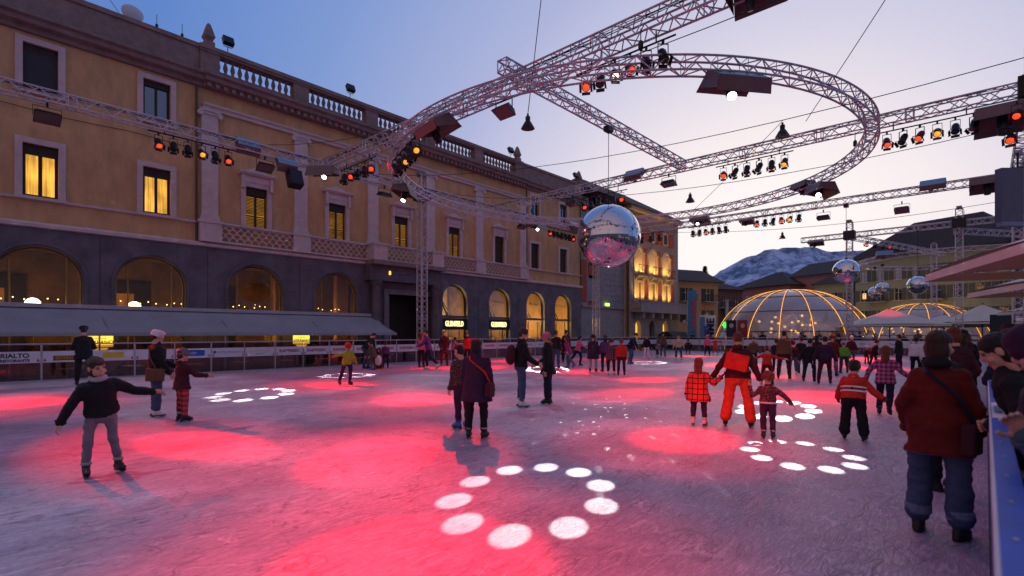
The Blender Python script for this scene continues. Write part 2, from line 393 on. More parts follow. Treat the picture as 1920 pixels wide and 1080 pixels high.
# string courses and cornice
MB().extrude_x(BX0, BX1+.06, [(FY+.05, 5.72), (FY-.14, 5.76), (FY-.16, 5.88), (FY-.05, 5.97), (FY+.05, 5.97)]).build('string_course', m_trim, palazzo)
for a, b in ((BX0, 8.05), (31.4, BX1+.04)):
    MB().extrude_x(a, b, [(FY+.04, 6.80), (FY-.07, 6.82), (FY-.09, 6.92), (FY+.04, 6.94)]).build('sill_band', m_trim, palazzo)
MB().extrude_x(8.2, 31.4, [(FY+.04, 12.28), (FY-.10, 12.30), (FY-.12, 12.42), (FY-.2, 12.5), (FY-.2, 12.58), (FY+.04, 12.6)]).build('architrave', m_trim, palazzo)
prof = lambda d: [(FY+.05, 13.3), (FY-.10-d, 13.32), (FY-.14-d, 13.48), (FY-.38-d, 13.56), (FY-.42-d, 13.72), (FY-.55-d, 13.80), (FY-.55-d, 13.9), (FY+.05, 13.92)]
MB().extrude_x(BX0, 8.2, prof(0)).build('cornice', m_corn, palazzo)
MB().extrude_x(8.2, 31.4, prof(.12)).build('cornice', m_corn, palazzo)
MB().extrude_x(31.4, BX1+.3, prof(0)).build('cornice', m_corn, palazzo)
den = MB().box(-.09, .09, -.16, 0, -.09, .09).mesh('dentil', m_corn)
x = 8.4
while x < 31.3:
    inst('dentil', den, palazzo, (x, FY-.22, 13.42)); x += .36
# parapet
for a, b in ((BX0, 8.1), (31.2, BX1)):
    MB().box(a, b, FY-.05, FY+.3, 13.92, 15.12).build('parapet', m_corn, palazzo)
    MB().box(a, b, FY-.12, FY+.36, 15.12, 15.32).build('coping', m_corn, palazzo)
piers = [8.5, 12.98, 17.35, 21.8, 26.3, 30.75]
for i, p in enumerate(piers):
    h = .42
    MB().box(p-h, p+h, FY-.16, FY+.3, 13.92, 15.15).build('pier', m_corn, palazzo)
for a, b in zip(piers, piers[1:]):
    MB().box(a+.42, b-.42, FY-.10, FY+.26, 13.92, 14.28).build('plinth', m_corn, palazzo)
    n = 11; w = (b-a-.84)/n
    if a == piers[0]:
        bal = MB().lathe((0, 0, 0), [(.105, 0), (.105, .06), (.06, .11), (.115, .30), (.10, .40), (.055, .56), (.05, .62), (.10, .68), (.10, .74)], 8).mesh('baluster', m_corn, smooth=True)
    for k in range(n+1):
        inst('baluster', bal, palazzo, (a+.42+w*k, FY+.08, 14.28))
MB().box(8.05, 31.2, FY-.2, FY+.36, 15.02, 15.06).build('rail_bed', m_corn, palazzo)
MB().box(8.05, 31.2, FY-.2, FY+.36, 15.151, 15.34).build('top_rail', m_corn, palazzo)
for a, b in zip(piers, piers[1:]):
    MB().box(a+.42, b-.42, FY-.14, FY+.3, 15.06, 15.15).build('rail_course', m_corn, palazzo)
fin = MB().add([(-.22,-.22,0),(.22,-.22,0),(.22,.22,0),(-.22,.22,0),(-.22,-.22,.25),(.22,-.22,.25),(.22,.22,.25),(-.22,.22,.25),
  (-.14,-.14,.3),(.14,-.14,.3),(.14,.14,.3),(-.14,.14,.3),(-.24,-.24,.5),(.24,-.24,.5),(.24,.24,.5),(-.24,.24,.5),(-.08,-.08,1.1),(.08,-.08,1.1),(.08,.08,1.1),(-.08,.08,1.1),(0,0,1.2)],
  [(0,1,5,4),(1,2,6,5),(2,3,7,6),(3,0,4,7)] + [tuple(4*k+i for i in (4,5,9,8)) for k in ()] +
  [(4,5,9,8),(5,6,10,9),(6,7,11,10),(7,4,8,11),(8,9,13,12),(9,10,14,13),(10,11,15,14),(11,8,12,15),(12,13,17,16),(13,14,18,17),(14,15,19,18),(15,12,16,19),(16,17,20),(17,18,20),(18,19,20),(19,16,20)]).mesh('finial', m_corn)
for x in (8.5, 30.75, 39.2): inst('finial', fin, palazzo, (x, FY+.08, 15.34))
for x_ in (7.95, 31.75, 39.3):
    MB().tube((x_, FY-.06, 5.98), (x_, FY-.06, 13.3), .05, n=8).build('downpipe', mat('downpipe', (.10, .07, .06), .5, .3), palazzo, smooth=True)
MB().path([(BX0+i*1.2, FY-.035, 10.35+.05*math.sin(i*1.7)) for i in range(15)], .012, 4).build('facade_cable', m_black, palazzo)
# joints between the big slabs of the stone ground floor
jn = MB().box(-.008, .008, -.006, 0, 0, 1).mesh('joint', mat('stone_joint', (.03, .026, .03), .9))
for c0, c1 in ((3.82, 4.88), (7.53, 9.35), (12.05, 13.85), (25.35, 27.45), (29.85, 31.78), (34.16, 35.57)):
    inst('joint', jn, palazzo, ((c0+c1)/2, FY-.001, gz), scale=(1, 1, 6.2))
for z_ in (.9, 2.3, 5.2):
    for c0, c1 in ((3.82, 4.88), (7.53, 9.35), (12.05, 13.85), (25.35, 27.45), (29.85, 31.78), (34.16, 35.57)):
        if z_ < 5: MB().box(c0+.12, c1-.12, FY-.007, FY-.0015, z_-.008, z_+.008).build('joint', MATS['stone_joint'], palazzo)
# pilasters
pils = [8.5, 12.97, 17.45, 21.85, 26.4, 31.25]
for i, p in enumerate(pils):
    w = .36
    s = MB().box(p-w, p+w, FY-.14, FY+.04, 7.25, 12.05).build('pilaster', m_trim, palazzo)
    c = MB().box(p-w-.1, p+w+.1, FY-.22, FY+.04, 12.18, 12.28)
    for sx in (-1, 1): c.tube((p+sx*(w+.06), FY-.24, 12.06), (p+sx*(w+.06), FY+.03, 12.06), .13, n=12)
    c.box(p-w-.02, p+w+.02, FY-.18, FY+.04, 12.05, 12.18); c.build('capital', m_trim, s)
    MB().box(p-w-.08, p+w+.08, FY-.2, FY+.04, 6.99, 7.12).box(p-w-.04, p+w+.04, FY-.17, FY+.04, 7.12, 7.25).build('base', m_trim, s)
    pd = FY-.30 if p not in (17.45, 21.85) else FY-.95
    MB().box(p-.48, p+.48, pd, FY+.04, 5.97, 6.86).build('pedestal', m_trim, palazzo)
    MB().box(p-.54, p+.54, pd-.06, FY+.04, 6.86, 6.985).build('pedestal_cap', m_trim, palazzo)
# balcony parapets: overlapping half rings between two rails
def scales(x0, x1, y, parent):
    MB().box(x0, x1, y-.06, y+.06, 5.972, 6.06).build('lower_rail', m_trim, parent)
    MB().box(x0, x1, y-.09, y+.09, 6.86, 6.96).build('handrail', m_trim, parent)
    n = max(2, round((x1-x0)/.34)); w = (x1-x0)/n; rows = 4; h = .2; me = MB()
    for r_ in range(rows):
        off = 0 if r_ % 2 == 0 else .5
        for k in range(n + (1 if off else 0)):
            cx = x0 + (k+.5-off)*w; base = 6.06 + r_*h
            pts = []
            for j in range(9):
                t = PI*j/8; px = cx + w*.5*math.cos(t); pz = base + .24*math.sin(t)
                if x0 <= px <= x1 and pz < 6.86: pts.append((px, pz))
            for (a, za), (b, zb) in zip(pts, pts[1:]):
                me.tube((a, y, za), (b, y, zb), .03, n=4, cap=False)
    o = me.build('scale_grille', m_trim, parent); return o
for a, b in zip(pils, pils[1:]):
    y = FY-.2
    if a == 17.45:
        continue
    scales(a+.48, b-.48, y, palazzo)
# projecting balcony above the portal
balc = MB().box(16.9, 22.4, FY-1.05, FY-.16, 5.72, 5.968).build('balcony_slab', m_corn, palazzo)
scales(17.93, 21.37, FY-.85, palazzo)
# portal
MB().box(16.95, 22.35, FY-.6, FY-.005, 4.9, 5.715).build('portal_entablature', m_grey, palazzo)
MB().box(16.85, 22.45, FY-.72, FY-.005, 4.78, 4.9).build('portal_moulding', m_grey, palazzo)
for x in (17.5, 21.82+.0):
    cc = MB().lathe((x if x < 20 else 22.0, FY-.35, 0), [(.36, gz+.0), (.36, gz+.2), (.3, gz+.28), (.29, 1.5), (.25, 4.3), (.27, 4.35), (.25, 4.4), (.36, 4.62), (.38, 4.62), (.38, 4.78)], 20).build('portal_column', m_grey, palazzo, smooth=True)
m_portal = mat('portal_surround', (.19, .17, .18), .6, var=.3)
MB().box(18.25, 18.6, FY-.1, FY-.004, gz, 4.35).build('portal_jamb', m_portal, palazzo)
MB().box(21.95, 22.3, FY-.1, FY-.004, gz, 4.35).build('portal_jamb', m_portal, palazzo)
MB().box(18.6, 21.95, FY-.1, FY-.004, 4.05, 4.35).build('portal_lintel', m_portal, palazzo)
MB().box(18.6, 21.95, FY+1.6, FY+1.7, gz, 4.05).build('door', m_dark, palazzo)
m_letter = mat('unlit_letters', (.22, .2, .22), .4, .5); e_s = emis('lit_letter', (1, .5, .05), 2.2)
rotf = (R(90), 0, 0)
text('lettering', 'OCIETA ELETTRICA SOPRACENERINA', .26, m_letter, palazzo, (18.45, FY-.612, 5.28), rotf, .02, 'LEFT', xs=.72)
text('lit_letter', 'S', .30, e_s, palazzo, (18.24, FY-.615, 5.28), rotf, .02, 'LEFT', bold=.012)

# windows of the upper floors
m_shut = mat('shutter_wood', (.05, .028, .015), .55, var=.3, scale=12)
m_slatw = mat('shutter_slat', (.10, .055, .02), .5, var=.3, scale=12)
def shutter_mesh(w, h):
    m = MB(); fr = .055
    for s in (0, 1):
        x0 = -w/2 + s*w/2; x1 = x0 + w/2
        m.box(x0, x0+fr, 0, .05, 0, h); m.box(x1-fr, x1, 0, .05, 0, h)
        m.box(x0+fr, x1-fr, 0, .05, 0, fr); m.box(x0+fr, x1-fr, 0, .05, h-fr, h); m.box(x0+fr, x1-fr, 0, .05, h*.36, h*.36+fr)
    return m
def slat_mesh(w):
    return MB().add([(-w/2,0,0),(w/2,0,0),(w/2,.03,.02),(-w/2,.03,.02),(-w/2,0,.034),(w/2,0,.034),(w/2,.03,.054),(-w/2,.03,.054)],
                    [(0,3,2,1),(4,5,6,7),(0,1,5,4),(1,2,6,5),(2,3,7,6),(3,0,4,7)])
sh_me = shutter_mesh(1.02, 1.66).mesh('shutter', m_shut)
sl_me = slat_mesh(.40).mesh('slat', m_slatw)
def frame_mesh(c, z0, z1, w, parent, hood=False, name='window_surround'):
    f = .22
    m = MB()
    m.box(c-w/2-f, c-w/2, FY-.06, FY+.03, z0-.0, z1+f); m.box(c+w/2, c+w/2+f, FY-.06, FY+.03, z0-.0, z1+f); m.box(c-w/2, c+w/2, FY-.06, FY+.03, z1, z1+f)
    o = m.build(name, m_trim, parent)
    if hood:
        h = MB().box(c-w/2-f-.02, c+w/2+f+.02, FY-.09, FY+.03, z1+f+.001, z1+f+.32)
        h.extrude_x(c-w/2-f-.16, c+w/2+f+.16, [(FY+.03, z1+f+.321), (FY-.2, z1+f+.34), (FY-.3, z1+f+.44), (FY-.3, z1+f+.5), (FY+.03, z1+f+.52)])
        h.add([(c-w/2-f-.05, FY-.02, z1+f+.521), (c+w/2+f+.05, FY-.02, z1+f+.521), (c, FY-.02, z1+f+.80), (c-w/2-f-.05, FY+.03, z1+f+.521), (c+w/2+f+.05, FY+.03, z1+f+.521), (c, FY+.03, z1+f+.80)],
              [(0,1,2),(3,5,4),(0,2,5,3),(1,4,5,2)])
        for s in (-1, 1): h.box(c+s*(w/2+f-.06)-.07, c+s*(w/2+f-.06)+.07, FY-.2, FY-.09, z1-.12, z1+f+.32)
        h.build('window_hood', m_trim, o)
    return o
for c in wins:
    lit = c in (-5.3, -1.4, 2.5, 6.38)
    central = 8 < c < 31
    so = frame_mesh(c, 6.95, 9.02, 1.06, palazzo, central)
    w_ = MB().box(c-.53, c+.53, FY+.10, FY+.16, 8.62, 9.02).build('blind_box', m_dark, palazzo)
    if lit:
        fr = MB()
        for xx in (c-.52, c-.06, c+.43): fr.box(xx, xx+.10 if xx != c-.06 else xx+.12, FY+.16, FY+.22, 6.96, 8.6)
        fr.box(c-.42, c-.06, FY+.16, FY+.22, 6.96, 7.06); fr.box(c+.06, c+.43, FY+.16, FY+.22, 6.96, 7.06)
        fo = fr.build('window_frame', m_dark, palazzo)
        for a, b in ((c-.42, c-.06), (c+.06, c+.43)):
            MB().box(a, b, FY+.18, FY+.2, 7.06, 8.61).build('pane', e_warm, fo)
    else:
        gl = e_slat if c < 31 else m_dark
        MB().box(c-.53, c+.53, FY+.27, FY+.3, 6.95, 8.62).build('pane', gl, palazzo)
        if central or c > 31:
            s0 = inst('shutter', sh_me, palazzo, (c, FY+.14, 6.955)); ORG[s0] = Vector((c, FY+.14, 6.955))
            if c < 27:
                for sx in (-1, 1):
                    for k in range(21):
                        z = .07 + k*.072
                        if abs(z-.62) < .05: continue
                        inst('slat', sl_me, s0, (sx*.255, .005, z), world=False)
            else:
                MB().box(c-.46, c+.46, FY+.16, FY+.18, 7.0, 8.58).build('louvre_board', m_shut, s0)
                s0.children[-1].location = -Vector((c, FY+.14, 6.955)) + ORG[palazzo] if False else (0, 0, 0)
    MB().box(c-.78, c+.78, FY-.16, FY+.02, 6.83, 6.947).build('sill', m_trim, palazzo) if not central else None
for c in att:
    frame_mesh(c, 11.1, 12.92, 1.04, palazzo)
    MB().box(c-.78, c+.78, FY-.12, FY+.02, 10.97, 11.097).build('sill', m_trim, palazzo)
    MB().box(c-.52, c+.52, FY+.10, FY+.16, 12.66, 12.92).build('blind_box', m_dark, palazzo)
    if c == 2.5 or c < 0:
        b = MB()
        for k in range(22): b.box(c-.52, c+.52, FY+.12, FY+.14+.01*(k % 2), 11.1+k*.071, 11.1+k*.071+.066)
        b.build('roller_blind', mat('roller_blind', (.05, .045, .06), .7), palazzo)
    else:
        fr = MB()
        for xx in (c-.52, c-.05, c+.42): fr.box(xx, xx+.10, FY+.16, FY+.22, 11.1, 12.66)
        fo = fr.build('window_frame', m_dark, palazzo)
        gm = glass('dim_glass', (.12, .12, .15), .25)
        MB().box(c-.42, c-.05, FY+.185, FY+.195, 11.1, 12.66).build('pane', gm, fo); MB().box(c+.05, c+.42, FY+.185, FY+.195, 11.1, 12.66).build('pane', gm, fo)
        MB().box(c-.52, c+.52, FY+.28, FY+.3, 11.1, 12.66).build('curtain', m_dark, fo)

# arch windows: brass bars, pane, glazing
def arch_fill(c, hw, z0, zs, zt, y, matl, parent, name='pane'):
    n = 20; pts = [(c-hw, y, z0)] + [(c-hw*math.cos(PI*i/n), y, zs+(zt-zs)*math.sin(PI*i/n)) for i in range(n+1)] + [(c+hw, y, z0)]
    return MB().poly(pts, .012, (0, 1, 0)).build(name, matl, parent)
def arch_rim(c, hw, z0, zs, zt, y, r, matl, parent, name):
    n = 20; pts = [(c-hw, y, z0)] + [(c-hw*math.cos(PI*i/n), y, zs+(zt-zs)*math.sin(PI*i/n)) for i in range(n+1)] + [(c+hw, y, z0)]
    return MB().path(pts, r, 6).build(name, matl, parent)
for c in arches_l + [-1.3]:
    hw = aw.get(c, 1.3)
    fr = arch_rim(c, hw-.04, -.3, 3.75, 4.98, FY+.30, .045, m_brass, palazzo, 'arch_window_frame')
    arch_fill(c, hw-.05, -.3, 3.75, 4.97, FY+.30, m_glass, fr)
    for xx in (-.55, .55):
        MB().tube((c+xx*hw*1.15, FY+.29, -.3), (c+xx*hw*1.15, FY+.29, 4.7), .035, n=6).build('glazing_bar', m_brass, fr)
    arch_rim(c, hw+.1, 2.6, 3.75, 5.12, FY-.01, .07, m_grey, palazzo, 'arch_moulding')
m_sign = mat('shop_sign_board', (.008, .008, .009), .35)
e_sign = emis('lit_sign_letters', (1, .82, .34), 2.0)
m_shopw = mat('shop_interior', (.62, .45, .24), .8, var=.25, scale=1.5)
m_grey2 = mat('shop_lettering', (.3, .25, .2), .5)
for i, c in enumerate(arches_r):
    hw = 1.18
    fr = arch_rim(c, hw-.05, gz+.05, 3.85, 4.97, FY+.34, .05, m_black, palazzo, 'arch_window_frame')
    arch_fill(c, hw-.06, gz+.05, 3.85, 4.96, FY+.35, m_glass, fr)
    MB().box(c-hw, c+hw, FY+.25, FY+.32, 2.68, 2.86).build('transom', m_grey, fr)
    for xx in (-.62, .62):
        MB().box(c+xx-.03, c+xx+.03, FY+.3, FY+.34, gz+.05, 1.85 if i < 2 else 2.6).build('door_frame', m_black, fr)
    if i < 2:
        sb = MB().box(c-hw+.02, c+hw-.02, FY+.1, FY+.22, 1.86, 2.66).build('shop_sign', m_sign, palazzo)
        text('sign_lettering', 'GLENFIELD', .50, e_sign, sb, (c, FY+.09, 2.26), rotf, .01, bold=.014, xs=.68)
    if i > 0: text('window_lettering', 'Mc Kenzy', .34, m_grey2, fr, (c+.1, FY+.33, 4.05), rotf, .004, xs=.8)
    # shop: back wall, shelves, goods
    MB().box(c-2.0 if i else c-1.15, c+2.0 if i < 3 else c+1.9, FY+3.2, FY+3.3, gz+.05, 5.25).build('shop_wall', m_shopw, palazzo)
    for k in range(3):
        MB().box(c-1.05, c+1.05, FY+2.7, FY+3.15, .35+k*.6, .39+k*.6).build('shelf', m_dark, palazzo)
        for q in range(5):
            h = random.uniform(.12, .4); xx = c-.9+q*.4
            MB().box(xx, xx+.26, FY+2.75, FY+3.05, .391+k*.6, .391+k*.6+h).build('boxed_goods', mat('goods%d' % ((q+k+i) % 4), [(.5,.1,.08),(.15,.12,.1),(.6,.5,.35),(.1,.15,.3)][(q+k+i) % 4], .6), palazzo)
    # mannequin-like garments on a rail
    MB().tube((c-.9, FY+1.5, 1.35), (c+.9, FY+1.5, 1.35), .02).build('garment_rail', m_black, palazzo)
    for q in range(6):
        xx = c-.75+q*.3
        MB().add([(xx-.02,FY+1.3,1.3),(xx+.08,FY+1.3,1.3),(xx+.1,FY+1.25,.5),(xx-.04,FY+1.25,.5),(xx-.02,FY+1.7,1.3),(xx+.08,FY+1.7,1.3),(xx+.1,FY+1.75,.5),(xx-.04,FY+1.75,.5)],
                 [(0,1,2,3),(4,7,6,5),(0,4,5,1),(1,5,6,2),(2,6,7,3),(3,7,4,0)]).build('garment', mat('garment%d' % (q % 3), [(.03,.03,.05),(.3,.05,.04),(.35,.3,.25)][q % 3], .8), palazzo)
    # slanting bars behind the fanlight
    MB().tube((c-.9, FY+.8, 4.4), (c-.1, FY+.8, 2.9), .06).tube((c-.6, FY+.85, 4.0), (c+.3, FY+.85, 2.9), .05).build('stair_rail', m_black, palazzo)
    point('shop_lamp', (c, FY+1.9, 2.5), (300, 320, 600, 300)[i], (1, .72, .30), .15)
    MB().sphere((c-.5, FY+1.2, 4.4), .07, 10, 6).build('shop_bulb', e_globe, palazzo)
# cafe interior: orange pillars, dark panels, a back bar and strings of small bulbs
m_opil = mat('orange_plaster', (.55, .28, .08), .8, var=.2); m_panel = mat('dark_panel', (.03, .018, .012), .6); e_tiny = emis('tiny_bulb', (1, .7, .25), 5)
tiny = MB().sphere((0, 0, 0), .028, 6, 4).mesh('string_bulb', e_tiny)
for q, x in enumerate((-.2, 4.5, 8.6, 13.1, 16.9)):
    MB().box(x-.35, x+.35, FY+2.6, FY+3.0, gz+.04, 5.29).build('interior_pillar', m_opil, palazzo)
    MB().box(x+.8, x+2.6, FY+4.35, FY+4.48, .6, 4.2).build('wall_panel', m_panel, palazzo)
    MB().box(x+1.0, x+2.2, FY+3.7, FY+4.2, gz+.04, .75).build('sideboard', m_panel, palazzo)
    MB().box(x+1.1, x+1.9, FY+4.30, FY+4.345, 2.6, 3.6).build('picture', m_shopw if False else m_opil, palazzo)
    for k in range(9):
        inst('string_bulb', tiny, palazzo, (x+.6+k*.36, FY+2.0+.2*(k % 3), 3.05+.06*math.sin(k*1.9)))
# cafe interior lamps
for (x, z) in ((2.35, 2.78), (5.75, 2.78), (5.1, 2.6)):
    g = thing('globe_lamp', (x, FY+1.0, 1.4), {2.35: 'round glowing globe lamp behind the widest arched cafe window', 5.75: 'round glowing globe lamp behind the second arched cafe window', 5.1: 'smaller glowing globe lamp low in the second arched cafe window'}[x], 'lamp', 'globe lamps in the cafe')
    MB().sphere((x, FY+1.0, z), .26 if x != 5.1 else .17, 16, 10).build('globe', e_globe, g, smooth=True)
    MB().tube((x, FY+1.0, gz+.04), (x, FY+1.0, z-.2), .03).build('stand', m_brass, g)
for x in (1.5, 6.0, 10.5, 15.3):
    point('cafe_lamp', (x, FY+2.4, 2.2), 60, (1, .55, .18), .2)
# ------------------------------------------------------------------ overhead rig
m_alu = mat('aluminium', (.62, .53, .56), .4, .55, var=.1, scale=4)
m_cable = mat('cable', (.01, .01, .012), .6)
def mset(o, M): o.matrix_local = M; return o
BR = {}
def brace_mesh(b, h, r=.018):
    k = (round(b, 3), round(h, 3))
    if k not in BR:
        BR[k] = MB().tube((0, 0, 0), (b/2, 0, h), r, n=5, cap=False).tube((b/2, 0, h), (b, 0, 0), r, n=5, cap=False).mesh('brace', m_alu)
    return BR[k]
def truss(name, p0, p1, label, size=.4, bay=.8, faces=(0, 1, 2, 3), group='straight lattice trusses over the rink', r=.030, cat='truss', cables=0):
    p0, p1 = Vector(p0), Vector(p1); ex = (p1-p0).normalized()
    ey = Vector((0, 0, 1)).cross(ex)
    if ey.length < .01: ey = Vector((0, 1, 0))
    ey.normalize(); ez = ex.cross(ey); L = (p1-p0).length; h = size/2
    t = thing(name, p0, label, cat, group)
    cs = [(-h, -h), (h, -h), (h, h), (-h, h)]
    for a, b in cs:
        MB().tube(p0+ey*a+ez*b, p1+ey*a+ez*b, r, n=8).build('chord', m_alu, t, smooth=True)
    n = max(2, round(L/bay)); b = L/n; me = brace_mesh(b, size)
    base = Matrix((ex, ey, ez)).transposed().to_4x4()
    for f in faces:
        a, c = cs[f]
        rot = Matrix.Rotation([PI/2*0+R(90)*k for k in (1, 0, -1, 2)][f] if False else 0, 4, 'X')
        # face f runs from corner f to corner f+1
        a2, c2 = cs[(f+1) % 4]
        dv = (ey*(a2-a)+ez*(c2-c)).normalized(); nv = dv.cross(ex) if True else None
        Mf = Matrix((ex, nv, dv)).transposed().to_4x4()
        for i in range(n):
            M = Matrix.Translation(ex*(i*b) + ey*a + ez*c) @ Mf
            o = bpy.data.objects.new('brace', me); COL.objects.link(o); o.parent = t; o.matrix_local = M
    for e, s in ((0, 1), (1, -1)):
        q = MB(); c0 = p0+ex*(L*e)
        for k in range(4):
            a, b_ = cs[k], cs[(k+1) % 4]
            q.tube(c0+ey*a[0]+ez*a[1], c0+ey*b_[0]+ez*b_[1], .02, n=5)
        q.build('end_frame', m_alu, t)
    j = 1
    while j*3.0 < L-1:      # bolted joints with their flanged uprights
        q = MB(); 
        for dx in (-.12, .12):
            c0 = p0+ex*(j*3.0+dx)
            for k in range(4):
                a, b_ = cs[k], cs[(k+1) % 4]
                q.tube(c0+ey*a[0]+ez*a[1], c0+ey*b_[0]+ez*b_[1], .018, n=5)
        for k in range(4):
            q.tube(p0+ex*(j*3.0-.06)+ey*cs[k][0]+ez*cs[k][1], p0+ex*(j*3.0+.06)+ey*cs[k][0]+ez*cs[k][1], .036, n=8)
        q.build('joint', m_alu, t); j += 1
    for k in range(cables):
        pts = []; off = random.uniform(-.12, .12)
        nn = int(L/1.0)
        for i in range(nn+1):
            pts.append(p0+ex*(L*i/nn)+ey*(off+random.uniform(-.03, .03))+ez*(h+.035+random.uniform(-.05, .02)))
        MB().path(pts, .012, 4).build('power_cable', m_cable, t)
    return t
ZT = 9.8
XA, XB, XC, XD = 12.6, 24.4, 37.6, 51.0
VL = 24.0
truss('lattice_truss', (-9, VL, ZT), (39.5, VL, ZT), 'long lattice truss running beside the palazzo windows', cables=3)
truss('lattice_truss', (XA, -.9, ZT), (XA, VL-.21, ZT), 'cross truss carrying thick cables above the ring, hung with six lamps', bay=.7, size=.5, r=.032, cables=5)
truss('lattice_truss', (XB, -.9, ZT), (XB, VL-.21, ZT), 'cross truss above the palazzo end of the ring, two rows of lamps under it', cables=2)
truss('lattice_truss', (XC, -.9, ZT), (XC, VL-.21, ZT), 'cross truss beyond the ring with a mirror ball winch under it', cables=1)
truss('lattice_truss', (XD, -14, ZT), (XD, 12.0, ZT), 'cross truss in front of the glass domes, carried by two towers', bay=.9)
truss('lattice_truss', (XA-1.15, 10.9, ZT), (XA-.26, 10.9, ZT), 'short truss stub sticking out past the cabled cross truss', size=.36, bay=.7)
truss('lattice_truss', (XA+.26, 10.9, ZT), (XB-.21, 10.9, ZT), 'middle truss the big mirror ball hangs from', size=.36, bay=.7, cables=1)
truss('lattice_truss', (XD+.2, 8.4, ZT-.1), (64, 3.0, ZT-.7), 'sloping truss between a slim tower and the small far ring', bay=.9)
truss('lattice_truss', (XD-.4, 1.6, ZT-.6), (60, -6, ZT-.8), 'dark sloping truss behind the thicker far tower', bay=.9)
# ring trusses
def ring(name, c, rad, label, n=72, size=.38, r=.030):
    t = thing(name, c, label, 'truss', 'ring trusses'); c = Vector(c); h = size/2; N = 144
    for dr in (-h, h):
        for dz in (-h, h):
            MB().path([c+Vector(((rad+dr)*math.cos(2*PI*i/N), (rad+dr)*math.sin(2*PI*i/N), dz)) for i in range(N)], r, 7, True).build('chord', m_alu, t, smooth=True)
    da = 2*PI/n
    def P(rr, a, z): return Vector((rr*math.cos(a), rr*math.sin(a), z))
    faces = [((rad+h, -h), (rad+h, h)), ((rad-h, -h), (rad-h, h)), ((rad-h, -h), (rad+h, -h)), ((rad-h, h), (rad+h, h))]
    for (r0, z0), (r1, z1) in faces:
        me = MB().tube(P(r0, -da/2, z0), P(r1, 0, z1), .018, n=5, cap=False).tube(P(r1, 0, z1), P(r0, da/2, z0), .018, n=5, cap=False)
        me.tube(P(r0, -da/2, z0), P(r1, -da/4, (z0+z1)/2+0) if False else P(r1, -da/2, z1), .011, n=5, cap=False)
        me = me.mesh('brace', m_alu)
        for i in range(n):
            o = bpy.data.objects.new('brace', me); COL.objects.link(o); o.parent = t; o.rotation_euler = (0, 0, i*da)
    return t
RC = Vector((20.0, 12.25, 8.6)); RR = 9.5
ring('ring_truss', RC, RR, 'big round lattice truss hung level above the ice')
ring('ring_truss', (64, 2.5, 8.6), 7.0, 'small round lattice truss near the dark roofs, beyond the domes', n=48)
# towers
def tower(x, y, label, top=10.9, sl=True, size=.42):
    t = truss('truss_tower', (x, y, gz+.05), (x, y, top), label, size=size, bay=.62, group='upright truss towers', cat='tower')
    MB().box(x-.4, x+.4, y-.4, y+.4, gz+.001, gz+.05).build('base_plate', m_black, t)
    MB().box(x-.34, x+.34, y-.16, y+.16, top+.001, top+.16).build('head_block', mat('head_block', (.25, .22, .23), .5, .5), t)
    if sl:
        q = MB()
        for s in (-1, 1):
            q.box(x-.36, x+.36, y+s*.36-.05, y+s*.36+.05, ZT-.35, ZT+.35); q.box(x+s*.36-.05, x+s*.36+.05, y-.31, y+.31, ZT-.35, ZT+.35)
        q.build('sleeve_block', m_black, t)
        MB().tube((x-.12, y-.3, top-.2), (x-.12, y-.3, ZT-.3), .012).build('hoist_chain', m_cable, t)
    return t
tower(19.0, VL+.62, 'truss tower beside the portal columns')
tower(37.6, VL+.62, 'truss tower in front of the rusticated stone corner')
tower(XD, 8.4, 'slim truss tower behind the second mirror ball')
tower(XD, 1.45, 'thicker truss tower at the edge of the beige parasol')
tower(XB, -1.2, 'shadowy truss tower nearest the big parasol', top=11.3)
tower(XC, -1.25, 'shadowy truss tower behind the parasol poles')
tower(63, 3.6, 'far truss tower lit red beside the second dome', sl=False, top=10.0)
# right-hand long truss, seen end on behind the parasols
truss('lattice_truss', (XB-6, -1.2, ZT+.55), (52, -1.2, ZT+.55), 'long truss seen end on above the spectators', bay=.9)

# ---- lamps
e_red = emis('red_gel', (1, .05, .01), 1.7, .5, 9); e_amb = emis('amber_gel', (1, .36, .03), 1.2, .5, 9); m_off = mat('dark_lens', (.03, .03, .04), .15)
e_white = emis('white_lens', (1, .95, .85), 14)
m_can = mat('lamp_can', (.014, .013, .015), .4, .2, var=.3)
PAR = {}
def par_parts():
    body = MB().lathe((0, 0, 0), [(.05, .24), (.10, .21), (.118, .15), (.118, -.16), (.125, -.16), (.125, -.185)], 14).mesh('can', m_can, smooth=True)
    yoke = MB()
    for s in (-1, 1): yoke.box(s*.135-.008, s*.135+.008, -.018, .018, -.0, .30)
    yoke.box(-.143, .143, -.018, .018, .30, .315); yoke.box(-.03, .03, -.03, .03, .315, .40)
    yoke = yoke.mesh('yoke', m_can)
    gate = MB()
    for s in (-1, 1):
        gate.obox(Matrix.Translation((s*.16, 0, -.22)) @ Matrix.Rotation(s*R(-32), 4, 'Y'), .004, .12, .05)
        gate.obox(Matrix.Translation((0, s*.16, -.22)) @ Matrix.Rotation(s*R(32), 4, 'X'), .12, .004, .05)
    gate.box(-.14, .14, -.14, -.125, -.195, -.185); gate.box(-.14, .14, .125, .14, -.195, -.185); gate.box(-.14, -.125, -.125, .125, -.195, -.185); gate.box(.125, .14, -.125, .125, -.195, -.185)
    gate = gate.mesh('gel_frame', m_can)
    return body, yoke, gate
PB, PY, PG = par_parts()
LENS = {k: MB().lathe((0, 0, 0), [(.098, -.187), (.085, -.194), (.03, -.198)], 14).mesh('lens', m) for k, m in (('r', e_red), ('a', e_amb), ('o', m_off), ('w', emis('white_gel', (1, .9, .7), 3.0)))}
CN = {'w': 'white-lit', 'r': 'red-lit', 'a': 'amber-lit', 'o': 'unlit'}
